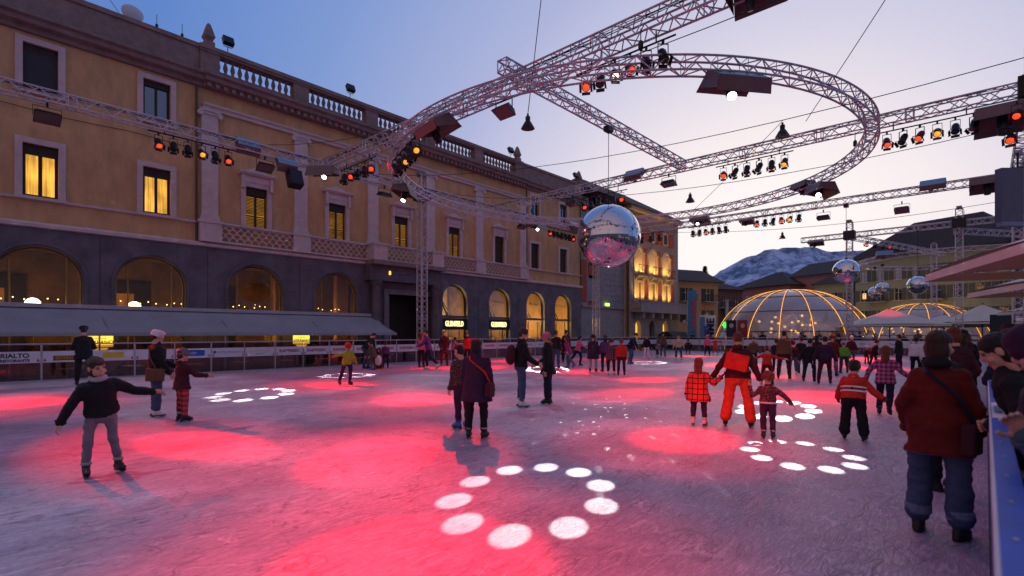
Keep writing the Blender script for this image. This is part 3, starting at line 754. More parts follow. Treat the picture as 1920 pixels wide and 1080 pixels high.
ORD = ('first', 'second', 'third', 'fourth', 'fifth', 'sixth', 'seventh', 'eighth')
def par(loc, aim, kind, where, group, nth=''):
    """loc is the hanging point; the can is tilted about its yoke"""
    loc = Vector(loc); d = Vector(aim).normalized()
    t = thing('stage_lamp', loc, '%s black can lamp%s %s' % (CN[kind], nth, where), 'stage lamp', group)
    az = math.atan2(d.y, d.x)
    o = bpy.data.objects.new('yoke', PY); COL.objects.link(o); o.parent = t; o.location = (0, 0, -.40); o.rotation_euler = (0, 0, az-PI/2)
    q = d.to_track_quat('-Z', 'Y')
    for nm, me in (('can', PB), ('gel_frame', PG), ('lens', LENS[kind])):
        o = bpy.data.objects.new(nm, me); COL.objects.link(o); o.parent = t; o.location = (0, 0, -.40); o.rotation_euler = q.to_euler()
    return t
def bar(p0, p1, kinds, aim, where, z_truss=ZT-.2, frm='palazzo', rev=False):
    p0, p1 = Vector(p0), Vector(p1); n = len(kinds); ex = (p1-p0).normalized()
    t = thing('lamp_bar', p0, 'black pipe clamped to the truss, ' + where.replace('hanging', 'lamps hanging'), 'lamp bar', 'lamp bars')
    MB().tube(p0-ex*.35, p1+ex*.35, .026, n=8).build('pipe', m_black, t)
    for f in (.08, .92):
        c = p0.lerp(p1, f); MB().tube(c, (c.x, c.y, z_truss), .02).build('clamp', m_black, t)
    lights = []
    for i, k in enumerate(kinds):
        c = p0.lerp(p1, i/(n-1)) - Vector((0, 0, .02))
        tc_ = Vector((-c.x, -c.y, 0)).normalized(); a = Vector(aim)*(.35 if k != 'o' else .6) + tc_*(.75 if k != 'o' else .3) + Vector((random.uniform(-.25, .25), random.uniform(-.25, .25), -.45))
        par(c, a, k, where, 'lamps ' + where, ', %s from the %s,' % (ORD[n-1-i if rev else i], frm)); lights.append(c-Vector((0, 0, .65)))
    return lights
bar((5.62, VL, 9.5), (8.16, VL, 9.5), 'rooaor', (-.15, -.6, -1), 'hanging before the yellow palazzo wall', frm='portal', rev=True)
bar((30.4, VL, 9.55), (33.4, VL, 9.55), 'rooooor'[:6]+'r', (.2, -.6, -1), 'hanging before the last palazzo shutters', frm='portal')
bar((XA, 22.2, 9.3), (XA, 19.9, 9.3), 'oroor', (-.6, -.5, -1), 'hanging where ring and palazzo trusses meet', ZT-.25)
bar((XA, 8.6, 9.25), (XA, 6.2, 9.25), 'rowroo', (-.6, -.4, -1), 'hanging under the cabled truss', ZT-.25)
bar((XB, 9.0, 9.4), (XB, 6.4, 9.4), 'rooooa', (-.5, .2, -1), 'hanging under the middle of the ring')
bar((XB, 2.8, 9.35), (XB, .3, 9.35), 'rorao'+'o', (-.6, .3, -1), 'hanging between ring and shadowy tower')
bar((XB, 16.8, 9.25), (XB, 14.4, 9.25), 'roooor', (-.3, -.3, -1), 'hanging just above the big mirror ball')
bar((XC, 16.1, 9.5), (XC, 13.7, 9.5), 'oorooo', (-.5, -.2, -1), 'hanging past the ring by the loggia house')
bar((XC, 11.6, 9.6), (XC, 9.0, 9.6), 'roorao'[:6], (-.5, .2, -1), 'hanging beyond the ring over the glass dome')
bar((XC, 20.3, 9.55), (XC, 18.8, 9.55), 'ooo', (-.5, -.2, -1), 'hanging beside the lit loggia arches')
bar((XD+3, 7.6, 9.85), (XD+8, 5.4, 9.75), 'rooroo', (-.5, .2, -1), 'hanging on the sloping far truss', ZT-.1, frm='slim tower')
def on_ring(a, dz=0, dr=0): return RC + Vector(((RR+dr)*math.cos(a), (RR+dr)*math.sin(a), dz))
a0 = math.atan2(13.9-RC.y, 12.6-RC.x); a0 = math.radians(152); 
bar(on_ring(R(153), -.32), on_ring(R(168), -.32), 'ooaoa'[:5], (.3, -.7, -1), 'hanging from the rim of the ring', RC.z-.15)
par((23.4, -.75, 9.1), (-.8, .1, -.6), 'r', 'on the shadowy tower, upper one', 'tower lamps')
par((23.4, -.6, 8.35), (-.8, .1, -.6), 'r', 'on the shadowy tower, lower one', 'tower lamps')

# flat floodlights
FL = (MB().add([(-.3,-.16,.12),(.3,-.16,.12),(.3,.16,.12),(-.3,.16,.12),(-.36,-.26,-.08),(.36,-.26,-.08),(.36,.26,-.08),(-.36,.26,-.08)], [(0,1,2,3),(0,4,5,1),(1,5,6,2),(2,6,7,3),(3,7,4,0)]).mesh('housing', m_can),
      MB().box(-.34, .34, -.24, .24, -.078, -.07).mesh('front_glass', mat('flood_glass', (.16, .11, .11), .12)),
      MB().box(-.38,-.365,-.02,.02,-.02,.32).box(.365,.38,-.02,.02,-.02,.32).box(-.38,.38,-.02,.02,.32,.335).box(-.03,.03,-.03,.03,.335,.5).mesh('bracket', m_can))
def flood(loc, rz, tilt, label):
    t = thing('floodlight', loc, label, 'floodlight', 'flat floodlights under the trusses')
    for nm, me in zip(('housing', 'front_glass', 'bracket'), FL):
        o = bpy.data.objects.new(nm, me); COL.objects.link(o); o.parent = t; o.location = (0, 0, -.5); o.rotation_euler = (R(tilt) if nm != 'bracket' else 0, 0, rz)
    return t
for (loc, rz, tl, lb) in (((2.35, VL, 9.6), 0, -35, 'flat black floodlight beside the upstairs windows with lit blinds'),
        ((9.7, VL, 9.6), 0, -30, 'flat black floodlight above the first pedimented window'),
        ((XA, 11.9, 9.55), R(90), 25, 'flat black floodlight under the short truss stub'),
        ((16.0, VL, 9.6), 0, 10, 'flat black floodlight near the rim of the ring by the portal tower'),
        ((27.3, VL, 9.6), 0, -20, 'flat black floodlight just short of the mirror ball'),
        ((XB, 11.7, 9.6), R(90), 10, 'flat black floodlight under the cross truss above the mirror ball'),
        ((XC, 3.6, 9.3), R(90), 30, 'flat black floodlight over the tower beside the second mirror ball'),
        ((XC, 7.6, 9.45), R(90), 10, 'flat black floodlight next to the row of lamps over the dome'),
        ((XB, 17.6, 9.6), R(90), 10, 'flat black floodlight by the last attic window')):
    flood(loc, rz, tl, lb)
# weather hoods with a projector inside
m_hood = mat('hood_plastic', (.16, .10, .10), .45, var=.2); m_lid = mat('hood_lid', (.16, .30, .42), .28, var=.1)
def hood(loc, rz, label, tilt=(0, 0), aim=None, lit=False, sc=1.0, lid=None, gobo=None):
    loc = Vector(loc); t = thing('projector_hood', loc, label, 'projector', 'covered projectors on the rig'); t.rotation_euler = (R(tilt[0]), R(tilt[1]), rz); t.scale = (sc, sc, sc)
    def pt(nm, mb, m, par_=t, smooth=False):
        o = bpy.data.objects.new(nm, mb.mesh(nm, m, smooth=smooth)); COL.objects.link(o); o.parent = par_; return o
    pt('lid', MB().poly([(-.62,-.32,.30),(.62,-.32,.30),(.62,.32,.30),(-.62,.32,.30)], .015), lid or m_lid)
    pt('side_panel', MB().add([(-.62,-.32,.298),(.62,-.32,.298),(.66,-.52,-.22),(-.66,-.52,-.22),(-.62,-.31,.298),(.62,-.31,.298),(.65,-.50,-.22),(-.65,-.50,-.22)], [(0,3,2,1),(4,5,6,7),(0,1,5,4),(1,2,6,5),(2,3,7,6),(3,0,4,7)]), m_hood)
    pt('side_panel', MB().add([(-.62,.32,.298),(.62,.32,.298),(.66,.42,.0),(-.66,.42,.0),(-.62,.31,.298),(.62,.31,.298),(.65,.40,.0),(-.65,.40,.0)], [(0,1,2,3),(4,7,6,5),(0,4,5,1),(1,5,6,2),(2,6,7,3),(3,7,4,0)]), m_hood)
    for s in (-1, 1):
        pt('end_panel', MB().poly([(s*.63,-.31,.297),(s*.63,.31,.297),(s*.645,.36,.05),(s*.645,-.42,-.1)], .01, (s, 0, 0)), m_hood)
    pr = pt('projector', MB().lathe((0, 0, 0), [(.10, .30), (.13, .25), (.13, -.22), (.11, -.24), (.11, -.34)], 14), m_can, smooth=True)
    ln = pt('lens', MB().lathe((0, 0, 0), [(.10, -.343), (.06, -.36), (.02, -.365)], 14), e_white if lit else m_off, pr)
    pt('bracket', MB().box(-.2, -.17, -.02, .02, -.08, .29).box(.17, .2, -.02, .02, -.08, .29).box(-.2, .2, -.02, .02, -.02, .02), m_can)
    pr.location = (.1, 0, -.02)
    if aim is not None:
        # aim in world coordinates, the hood stands upright
        d = (Vector(aim)-loc).normalized(); inv = t.rotation_euler.to_matrix().inverted()
        pr.rotation_euler = (inv @ d).to_track_quat('-Z', 'Y').to_euler()
        bpy.context.view_layer.update()
    return t, pr
def gobo_light(loc, target, energy, rad_tan, dot_tan, n=10, rot=0.0):
    """profile spot with a plate of round holes in front of its lamp"""
    o = spot('profile_spot', loc, target, energy, (1, .95, .86), 2*math.degrees(math.atan((rad_tan+dot_tan)*1.15)), .02, .01)
    d = o.data; d.use_nodes = True; nt = d.node_tree; L = nt.links.new; N = nt.nodes.new
    em = [x for x in nt.nodes if x.type == 'EMISSION'][0]
    tcn = N('ShaderNodeTexCoord'); sp = N('ShaderNodeSeparateXYZ'); L(tcn.outputs['Normal'], sp.inputs[0])
    def mth(op, a, b=None):
        x = N('ShaderNodeMath'); x.operation = op
        for i, v in enumerate((a, b)):
            if v is None: continue
            if isinstance(v, (int, float)): x.inputs[i].default_value = v
            else: L(v, x.inputs[i])
        return x.outputs[0]
    az = mth('ABSOLUTE', sp.outputs[2]); u = mth('DIVIDE', sp.outputs[0], az); v = mth('DIVIDE', sp.outputs[1], az)
    rad = mth('SQRT', mth('ADD', mth('MULTIPLY', u, u), mth('MULTIPLY', v, v)))
    ang = mth('ADD', mth('ARCTAN2', v, u), rot)
    st = 2*PI/n
    da = mth('MULTIPLY', mth('SUBTRACT', mth('FRACT', mth('ADD', mth('DIVIDE', ang, st), 10.5)), .5), st)
    # distance from the hole centre (law of cosines)
    d2 = mth('SUBTRACT', mth('ADD', mth('MULTIPLY', rad, rad), rad_tan**2), mth('MULTIPLY', mth('MULTIPLY', rad, 2*rad_tan), mth('COSINE', da)))
    dist = mth('SQRT', mth('MAXIMUM', d2, 0.0))
    mr = N('ShaderNodeMapRange'); mr.inputs[1].default_value = dot_tan*1.12; mr.inputs[2].default_value = dot_tan*.86; mr.inputs[3].default_value = 0; mr.inputs[4].default_value = 1
    L(dist, mr.inputs[0]); L(mr.outputs[0], em.inputs['Strength'])
    return o
GE = 20000
def proj_set(loc, rz, tgt, label, lit=True, rad=.9, dot=.19, tilt=(0, 0), n=10, sc=1.0, rot=0.0, lid=None, ge=1.0):
    t, pr = hood(loc, rz, label, tilt, tgt, lit, sc, lid)
    if tgt is not None and lit:
        d = (Vector(tgt)-Vector(loc)).normalized(); p = Vector(loc)+Vector((0, 0, -.02))+d*.42*sc
        dist = (Vector(tgt)-p).length
        # keep the light clear of its own housing
        M = t.rotation_euler.to_matrix(); p = Vector(loc) + M @ (Vector((.1, 0, -.02))*sc) + d*.62*sc
        gobo_light(p, tgt, GE*ge*(dist/12)**2, rad/dist, dot/dist, n, rot)
    return t
proj_set(on_ring(R(176), -.55), R(80), None, 'covered projector on the ring rim next to the cabled truss', lit=False, tilt=(-30, 0))
gobo_light((XA-.25, 7.55, 8.45), (3.98, 3.36, 0), 16000, .70/12.4, .145/12.4, 10, .2)
proj_set(on_ring(R(231), -.55), R(142), (7.68, 1.83, 0), 'big covered projector with a bright lens hung on the ring', sc=1.15, tilt=(-34, 0), rad=.62, dot=.125, rot=.1)
proj_set(on_ring(R(127), -.55), R(35), (10.3, 17.9, 0), 'covered projector at the ring by the portal tower', rad=.85, dot=.19)
proj_set((XA-.5, VL-.7, 9.2), R(-50), (5.5, 14.3, 0), 'covered projector with a bright lens at the truss corner', rad=.85, dot=.19, rot=.15)
proj_set(on_ring(R(315), -.6), R(40), (11.95, 3.25, 0), 'covered projector with a long pale lid on the ring', rad=.65, dot=.15, lid=mat('pale_lid', (.5, .5, .55), .4))
proj_set(on_ring(R(322), -.1), R(50), None, 'small covered projector higher on the rim of the ring', lit=False, sc=.8)
proj_set((XC, 15.6, 9.9), R(90), (25.8, 13.6, 0), 'covered projector with a bright lens near the loggia house', rad=.9, dot=.2, lid=MATS['pale_lid'])
proj_set((28.5, VL-.3, 9.2), R(8), (18.2, 14.6, 0), 'covered projector with white flap before the last pilasters', rad=.9, dot=.2, lid=MATS['pale_lid'])
proj_set((8.95, VL+.05, 9.85), R(0), None, 'blue lidded projector cover over the first pedimented window', lit=False, sc=.75, tilt=(55, 0))
proj_set((10.6, VL-.1, 9.4), R(0), None, 'blue lidded projector cover with a black loudspeaker below', lit=False, sc=.7, tilt=(55, 0))
proj_set((33.3, VL-.1, 9.9), R(0), None, 'blue lidded projector cover above the last row of palazzo lamps', lit=False, sc=1.0, tilt=(45, 0))
proj_set((XB, 13.6, 9.85), R(90), None, 'blue lidded projector cover beside the big mirror ball cable', lit=False, sc=.8, tilt=(-48, 0))
proj_set((XC, 2.2, 9.9), R(90), None, 'blue lidded projector cover over the spectators side of the far cross truss', lit=False, sc=.9, tilt=(-42, 0))
proj_set((XC-1, -.2, 9.3), R(90), None, 'long projector cover against the shadowy tower', lit=False, sc=1.3)
proj_set((XB, -.6, 8.9), R(90), None, 'largest projector cover beside the shadowy tower lamps', lit=False, sc=1.4)
proj_set((XA, 3.95, 9.45), R(90), None, 'projector cover clamped under the end of the cabled truss', lit=False, sc=.9)
proj_set((XC+1, 12.6, 9.55), R(90), None, 'projector cover at the start of the row of lamps over the dome', lit=False, sc=.7)
proj_set((XD+.5, 11.0, 9.5), R(90), None, 'projector cover at the tip of the truss before the domes', lit=False, sc=.9)
proj_set((58.6, 6.9, 8.8), R(100), None, 'blue lidded projector cover on the small far ring', lit=False, sc=1.0, tilt=(-45, 0))
lsp = thing('loudspeaker', (10.9, VL-.35, 8.4), 'black loudspeaker hanging under the palazzo truss', 'loudspeaker')
Ms = Matrix.Translation((10.9, VL-.35, 8.75)) @ Matrix.Rotation(R(-20), 4, 'X')
MB().obox(Ms, .3, .22, .38).build('cabinet', m_can, lsp); MB().obox(Ms @ Matrix.Translation((0, -.225, 0)), .27, .006, .35).build('grille', m_black, lsp)
MB().tube((10.9, VL-.35, 9.1), (10.9, VL-.2, 9.6), .02).build('hanger', m_black, lsp)

# red floods: one lit lamp for each pool on the ice
RED = (1, .004, .010)
def pool(src, tgt, e=1.0, r=1.0):
    d = (Vector(tgt)-Vector(src)).length
    spot('red_flood', src, tgt, 30000*e*(d/11)**2, RED, 2*math.degrees(math.atan(r*1.25/d)), 1.0, .06)
    spot('red_flood_spill', src, tgt, 5600*e*(d/11)**2, RED, 2*math.degrees(math.atan((r*1.7+1.05)/d)), 1.0, .06)
z_ = 8.9
truss('lattice_truss', (-.4, -.9, ZT), (-.4, VL-.21, ZT), 'cross truss above the standpoint by the rink entrance')
for src, tgt, e, r in (((.5, VL-.4, z_), (2.5, 8.4, 0), 1.2, .66), ((XA-.3, 13.0, z_), (3.75, 5.9, 0), 1.3, .72), ((-.2, 4.5, z_), (2.2, 2.95, 0), 1.3, .85),
        ((8.1, VL-.35, z_), (8.2, 14.7, 0), 1.0, .9), ((XA-.3, 16.0, z_), (7.7, 10.3, 0), .9, .9), ((.2, VL-.4, z_), (1.0, 16.6, 0), 1.0, 1.0),
        ((-.2, 1.5, z_), (7.5, 3.4, 0), 1.1, .75), ((XB-.3, 9.0, z_), (16.3, 8.6, 0), .8, .9), ((XB-.3, 8.0, z_), (12.3, 7.0, 0), .45, 1.1),
        ((XB-.35, 2.7, z_), (15.0, 3.2, 0), .9, 1.0), ((on_ring(R(155), -1.0)), (17.0, 17.2, 0), 1.0, 1.0), ((XB-.3, 16.7, 8.3), (17.9, 12.4, 0), .5, 1.0),
        ((XB-.35, 1.6, z_), (20.5, 6.3, 0), .8, 1.1), ((XC-.4, 9.1, z_), (29, 3.8, 0), .8, 1.2), ((XB-.3, 14.4, 8.3), (15.5, 18.6, 0), .7, 1.0),
        ((XC-.4, 11.5, z_), (27, 9.6, 0), .8, 1.2), ((30.4, VL-.4, z_), (27.5, 17.0, 0), .8, 1.2), ((XC-.4, 13.8, z_), (35, 15.0, 0), .8, 1.2), ((33.2, VL-.4, z_), (22, 20.5, 0), .7, 1.1), ((XD-.4, 7.0, z_), (39, 6, 0), .8, 1.2)):
    pool(src, tgt, e, r)
for src, tgt in (((6.5, VL-.4, 8.6), (5, 12, 0)), ((XA-.3, 8.2, 8.5), (4, 5, 0)), ((XA-.3, 19.5, 8.5), (12, 14, 0)), ((XB-.3, 8, 8.5), (18, 8, 0)), ((XB-.3, 15.5, 8.3), (22, 16, 0)), ((XC-.4, 11, 8.6), (30, 10, 0))):
    spot('red_wash', src, tgt, 650, RED, 120, 1.0, .1)

# added cool fill spots, no known source, lifting the ice between the pools
for src, tgt, e, r in (((-.4, 9.5, 9.2), (.6, 5.4, 0), .7, 2.6), ((2.35, VL-.3, 8.9), (5.6, 12.2, 0), .8, 3.0), ((XA-.1, 11.7, 8.8), (9.6, 6.6, 0), .6, 2.6), ((16.0, VL-.2, 8.9), (13, 12.5, 0), .7, 3.4), ((9.7, VL-.2, 8.9), (4, 20, 0), .7, 3.0), ((XB-.2, 11.5, 8.9), (23.5, 11, 0), .7, 4.0)):
    d = (Vector(tgt)-Vector(src)).length; spot('added_cool_fill', src, tgt, 1500*e*(d/11)**2, (.80, .84, 1.0), 2*math.degrees(math.atan(r*1.5/d)), 1.0, .15)
# ---- mirror balls
def mirror_material():
    m = bpy.data.materials.new('mirror_tiles'); m.use_nodes = True; b = m.node_tree.nodes['Principled BSDF']
    b.inputs['Metallic'].default_value = 1; b.inputs['Roughness'].default_value = .035; b.inputs['Base Color'].default_value = (.72, .72, .75, 1)
    return m
m_mirror = mirror_material()
def mirror_ball(c, r, top, label, n=72, jit=.0002):
    c = Vector(c); t = thing('mirror_ball', c-Vector((0, 0, r)), label, 'mirror ball', 'mirror balls')
    m = MB(); rows = n//2
    rng = random.Random(3)
    for j in range(rows):
        p0, p1 = PI*j/rows, PI*(j+1)/rows; k_ = max(4, round(n*math.sin((p0+p1)/2)))
        for k in range(k_):
            t0, t1 = 2*PI*k/k_, 2*PI*(k+1)/k_
            g = .02; a0, a1 = t0+(t1-t0)*g, t1-(t1-t0)*g; q0, q1 = p0+(p1-p0)*g, p1-(p1-p0)*g
            jt = rng.gauss(0, jit)*r*84/n
            vs = [c+Vector((math.sin(p)*math.cos(a), math.sin(p)*math.sin(a), math.cos(p)))*(r+s*jt) for p, a, s in ((q0, a0, 1), (q1, a0, -1), (q1, a1, -.6), (q0, a1, 1))]
            m.add(vs, [(0, 1, 2, 3)])
    o = m.build('tiles', m_mirror, t, fix=False)
    MB().sphere(c, r*.985, 48, 32).build('core', m_black, t, smooth=True)
    MB().lathe(c+Vector((0, 0, r*.97)), [(.14*r, 0), (.14*r, .08*r), (.05*r, .1*r), (.05*r, .16*r)], 14).build('cap', m_can, t)
    MB().tube(c+Vector((0, 0, r*1.1)), (c.x, c.y, top), .012).build('cable', m_cable, t)
    MB().box(c.x-.18, c.x+.18, c.y-.12, c.y+.12, top, top+.2).build('motor', m_can, t)
    return t
mirror_ball((17.35, 10.8, 5.37), 1.21, 9.42, 'huge mirror ball hanging from the middle truss', 150)
mirror_ball((XC, 6.37, 5.45), .74, 9.4, 'medium mirror ball hanging in front of the slim tower', 56)
mirror_ball((XD, 3.9, 5.35), .70, 9.5, 'mirror ball hanging just over the second dome', 44)
mirror_ball((66, 8.6, 5.9), .62, 8.4, 'small mirror ball low before the green house, farther from the dome ribs', 36)
mirror_ball((64, 7.7, 6.15), .62, 8.4, 'small mirror ball low before the green house, closer to the dome top', 36)
# speckled point lamp added under the big mirror ball to imitate its reflections
d = bpy.data.lights.new('mirror_ball_sparkle', 'POINT'); sp_o = bpy.data.objects.new('mirror_ball_sparkle', d); COL.objects.link(sp_o)
sp_o.location = (17.35, 10.8, 5.37-1.30); d.energy = 1300; d.shadow_soft_size = .01; d.color = (1, .93, .85); d.use_nodes = True
nt = d.node_tree; em = [x for x in nt.nodes if x.type == 'EMISSION'][0]; tcn = nt.nodes.new('ShaderNodeTexCoord'); vo = nt.nodes.new('ShaderNodeTexVoronoi'); vo.inputs['Scale'].default_value = 52
nt.links.new(tcn.outputs['Normal'], vo.inputs['Vector']); mr = nt.nodes.new('ShaderNodeMapRange'); mr.inputs[1].default_value = .20; mr.inputs[2].default_value = .14; mr.inputs[3].default_value = 0; mr.inputs[4].default_value = 1
nt.links.new(vo.outputs['Distance'], mr.inputs[0]); nt.links.new(mr.outputs[0], em.inputs['Strength'])

# ---- wires and bell lamps
def wire(pts, sag, label, r=.012):
    a, b = Vector(pts[0]), Vector(pts[1]); n = 24
    t = MB().path([a.lerp(b, i/n)-Vector((0, 0, sag*4*(i/n)*(1-i/n))) for i in range(n+1)], r, 4).build('wire', m_cable)
    ORG[t] = Vector((0, 0, 0)); return tag(t, label, 'wire', 'wires across the square')
def bell(loc, label):
    loc = Vector(loc); t = thing('bell_lamp', loc-Vector((0, 0, .5)), label, 'lamp', 'bell shaped lamps on wires')
    MB().lathe(loc-Vector((0, 0, .62)), [(.20, .2), (.18, .24), (.10, .38), (.07, .41), (.07, .54), (.03, .56), (.03, .62)], 16).build('shade', m_can, t, smooth=True)
    MB().lathe(loc-Vector((0, 0, .41)), [(.17, 0), (.16, .01)], 16).build('diffuser', mat('bell_diffuser', (.5, .5, .52), .4), t)
bells = ((11.27, 9.7, 7.9), (16.87, 4.48, 7.9), (22.48, 9.76, 7.9), (35.0, 9.3, 7.9))
for b, nm in zip(bells, ('bell shaped lamp on the wire under the cabled truss', 'bell shaped lamp on the wire inside the ring over the row of lamps', 'bell shaped lamp on the wire between ring and far truss', 'bell shaped lamp on the wire over the snowy mountain')):
    bell(b, nm)
def thru(p, d, a, b): p, d = Vector(p), Vector(d); return (p-d*a, p+d*b)
wire(((11.27, FY, 11.4), (11.27, -12, 9.6)), 2.1, 'thin wire from the palazzo crossing over the ring, hung with a bell lamp')
wire(((16.87, FY, 11.2), (16.87, -12, 9.0)), 2.0, 'thin wire from the palazzo sagging inside the ring')
wire(((22.48, FY, 11.2), (22.48, -12, 9.6)), 2.4, 'thin wire crossing between ring and far truss')
wire(((35.0, FY, 11.2), (35.0, -12, 9.6)), 2.4, 'thin wire crossing beyond the far cross truss')
wire(((5.0, FY, 15.4), (-4, 18, 21)), .3, 'dark wire climbing from the palazzo parapet')
wire(((11.27, 9.7, 7.9), (9.6, 6.5, 18)), 0, 'thin wire rising straight up from the bell lamp over the ring')
wire(((17.5, 4.0, 8.0), (6.0, -6.0, 15)), .2, 'long wire climbing over the spectators')
wire(((44, 26, 8.2), (16.87, 4.48, 7.95)), .6, 'long wire running from the loggia house to the ring')
for i, (x, lb) in enumerate(((9.35, 'dark floodlight on the parapet beside the first finial'), (16.0, 'dark floodlight on the parapet rail between two balustrades'), (29.9, 'dark floodlight on the parapet next to the second finial'), (38.6, 'dark floodlight on the roof corner by the last finial'))):
    f = thing('roof_floodlight', (x, FY, 15.341), lb, 'floodlight', 'floodlights on the palazzo roof')
    MB().tube((x, FY+.05, 15.341), (x, FY+.05, 15.7), .02).box(x-.2, x+.2, FY+.03, FY+.07, 15.7, 15.72).build('bracket', m_can, f)
    MB().obox(Matrix.Translation((x, FY, 15.98)) @ Matrix.Rotation(R(-25), 4, 'X'), .24, .12, .2).build('housing', m_can, f)
dish = thing('satellite_dish', (5.6, FY+1, 14.0), 'pale satellite dish behind the palazzo parapet', 'dish')
MB().lathe((5.6, FY+.6, 15.9), [(.02, .12), (.25, .09), (.42, 0), (.42, -.02), (.02, .08)], 18, Matrix.Rotation(R(75), 4, 'X')).build('reflector', mat('dish_paint', (.5, .5, .52), .5), dish, smooth=True)
MB().tube((5.6, FY+.8, 13.76), (5.6, FY+.65, 15.9), .04).build('mast', m_alu, dish)
for x, lb in ((6.4, 'thin aerial on the parapet by the satellite dish'), (7.4, 'short aerial on the parapet near the first finial')):
    t = thing('aerial', (x, FY+.1, 15.32), lb, 'aerial', 'roof aerials'); MB().tube((x, FY+.1, 15.32), (x, FY+.1, 16.0), .012).build('rod', m_can, t); MB().lathe((x, FY+.1, 15.32), [(.06, 0), (.06, .22), (.02, .25)], 8).build('foot', m_can, t)
# hangers of the ring
hg = 0
for a in (R(180-35.9), R(180+35.9), R(62.4), R(-62.4)):
    p = on_ring(a, .18)
    t = thing('ring_hanger', p, 'chain hoist holding the ring under the %s, %s' % ('cabled truss' if hg < 2 else 'second cross truss', 'palazzo side' if hg in (0, 2) else 'spectators side'), 'hoist', 'ring hoists'); hg += 1
    MB().tube(p, (p.x, p.y, ZT-.2), .014).build('chain', m_cable, t)
    MB().lathe(p+Vector((0, 0, .25)), [(.04, 0), (.07, .05), (.07, .2), (.03, .26)], 8).build('hook_block', m_can, t)
for k, (x, y) in enumerate(((20, RC.y-RR), (29.5, 12.25))):
    pass
# ------------------------------------------------------------------ rink barriers
m_post = mat('barrier_post', (.42, .42, .46), .4, .6)
m_banner = mat('banner_vinyl', (.62, .60, .64), .5, var=.05)
g_barr = glass('barrier_acrylic', (.62, .56, .60), .05, .05, .9, fres=.35)
m_raiff = mat('print_dark_red', (.30, .03, .06), .5); m_ink = mat('print_black', (.02, .02, .03), .5); m_blue = mat('print_blue', (.02, .10, .40), .5)
m_brown = mat('print_brown', (.16, .05, .02), .5); m_yel = mat('print_yellow', (.7, .45, .03), .5)
def flatprint(name, x0, x1, z0, z1, y, m, parent): return MB().box(x0, x1, y-.004, y-.0005, z0, z1).build(name, m, parent)
bar_l = thing('rink_barrier', (18, 23.2, 0), 'see-through rink barrier with white sponsor strip in front of the palazzo', 'barrier', 'barriers around the ice')
BY = 23.22; step = 1.283; x = 2.13-step*8; k = 0
post_me = MB().box(-.025, .025, -.025, .025, .001, 1.22).mesh('post', m_post); thin_me = MB().box(-.012, .012, -.015, .015, .001, 1.22).mesh('post', m_post)
while x < RX1-.2:
    inst('post', post_me if k % 2 == 0 else thin_me, bar_l, (x, BY+.03, 0))
    x2 = min(x+step, RX1-.1)
    MB().box(x+.026, x2-.026, BY+.02, BY+.03, .04, 1.2).build('clear_panel', g_barr, bar_l)
    if x > -6:
        bn = MB().box(x+.03, x2-.03, BY+.006, BY+.014, .62, 1.0).build('sponsor_strip', m_banner, bar_l)
        c = (x+x2)/2; yb = BY+.005; rt = (R(90), 0, 0)
        if abs(c-1.49) < .3: text('lettering', 'RIALTO', .2, m_ink, bn, (c, yb, .86), rt, .002, bold=.008); text('lettering', 'RISTORANTE', .12, m_ink, bn, (c, yb, .70), rt, .002, bold=.006)
        elif abs(c-2.77) < .3: flatprint('print', c-.35, c+.45, .68, .84, BY+.005, m_brown, bn); text('lettering', 'OTTAVIANI', .13, m_yel, bn, (c+.05, yb-.006, .76), rt, .002)
        elif abs(c-4.05) < .3: flatprint('print', c-.3, c+.3, .72, .92, BY+.005, m_yel, bn)
        elif abs(c-6.6) < .3: flatprint('print', c-.4, c+.4, .70, .94, BY+.005, m_blue, bn); text('lettering', 'cler', .16, m_banner, bn, (c, yb-.006, .82), rt, .002)
        elif abs(c-7.9) < .3: text('lettering', 'HOTEL METROPOLI', .12, m_blue, bn, (c+.08, yb, .82), rt, .002); MB().lathe((c-.52, yb-.001, .83), [(.06, -.002), (.06, .002)], 10, Matrix.Rotation(R(90), 4, 'X')).build('roundel', m_blue, bn)
        elif abs(c-9.2) < .3: text('lettering', 'Fondazione Turismo', .1, m_yel, bn, (c, yb, .85), rt, .002); text('lettering', 'Locarno', .1, m_ink, bn, (c, yb, .72), rt, .002)
        elif 10 < c < 27: text('lettering', 'RAIFFEISEN', .185, m_raiff, bn, (c, yb, .81), rt, .002, bold=.006)
        elif 27 < c < 30: text('lettering', 'MANOR', .18, m_blue, bn, (c, yb, .81), rt, .002)
        elif k % 2: text('lettering', 'locarno', .17, m_blue, bn, (c, yb, .81), rt, .002)
        for s in (-1, 1):
            if c < 14: MB().add([(c+s*.56-.04, yb, .66), (c+s*.56+.04, yb, .66), (c+s*.56, yb, .78)], [(0, 1, 2)]).build('corner_mark', m_raiff, bn)
    x = x2; k += 1
MB().tube((RX0, BY+.03, 1.24), (RX1, BY+.03, 1.24), .025, n=8).build('top_rail', m_post, bar_l)
MB().box(RX0, RX1, BY, BY+.05, -.001, .04).build('kick_rail', m_post, bar_l)
bar_f = thing('rink_barrier', (RX1, 11, 0), 'rink barrier across the ice in front of the glass domes', 'barrier', 'barriers around the ice')
y = .1; k = 0
while y < 23.1:
    inst('post', post_me, bar_f, (RX1+.03, y, 0)); y2 = min(y+1.9, 23.2)
    MB().box(RX1+.02, RX1+.03, y+.03, y2-.03, .04, 1.2).build('clear_panel', g_barr, bar_f)
    bn = MB().box(RX1+.004, RX1+.014, y+.04, y2-.04, .55, 1.05).build('sponsor_strip', m_banner, bar_f)
    text('lettering', ('locarno', 'on ice', 'Ticino', 'SES')[k % 4], .24, m_blue, bn, (RX1+.002, (y+y2)/2, .8), (R(90), 0, R(-90)), .002)
    y = y2; k += 1
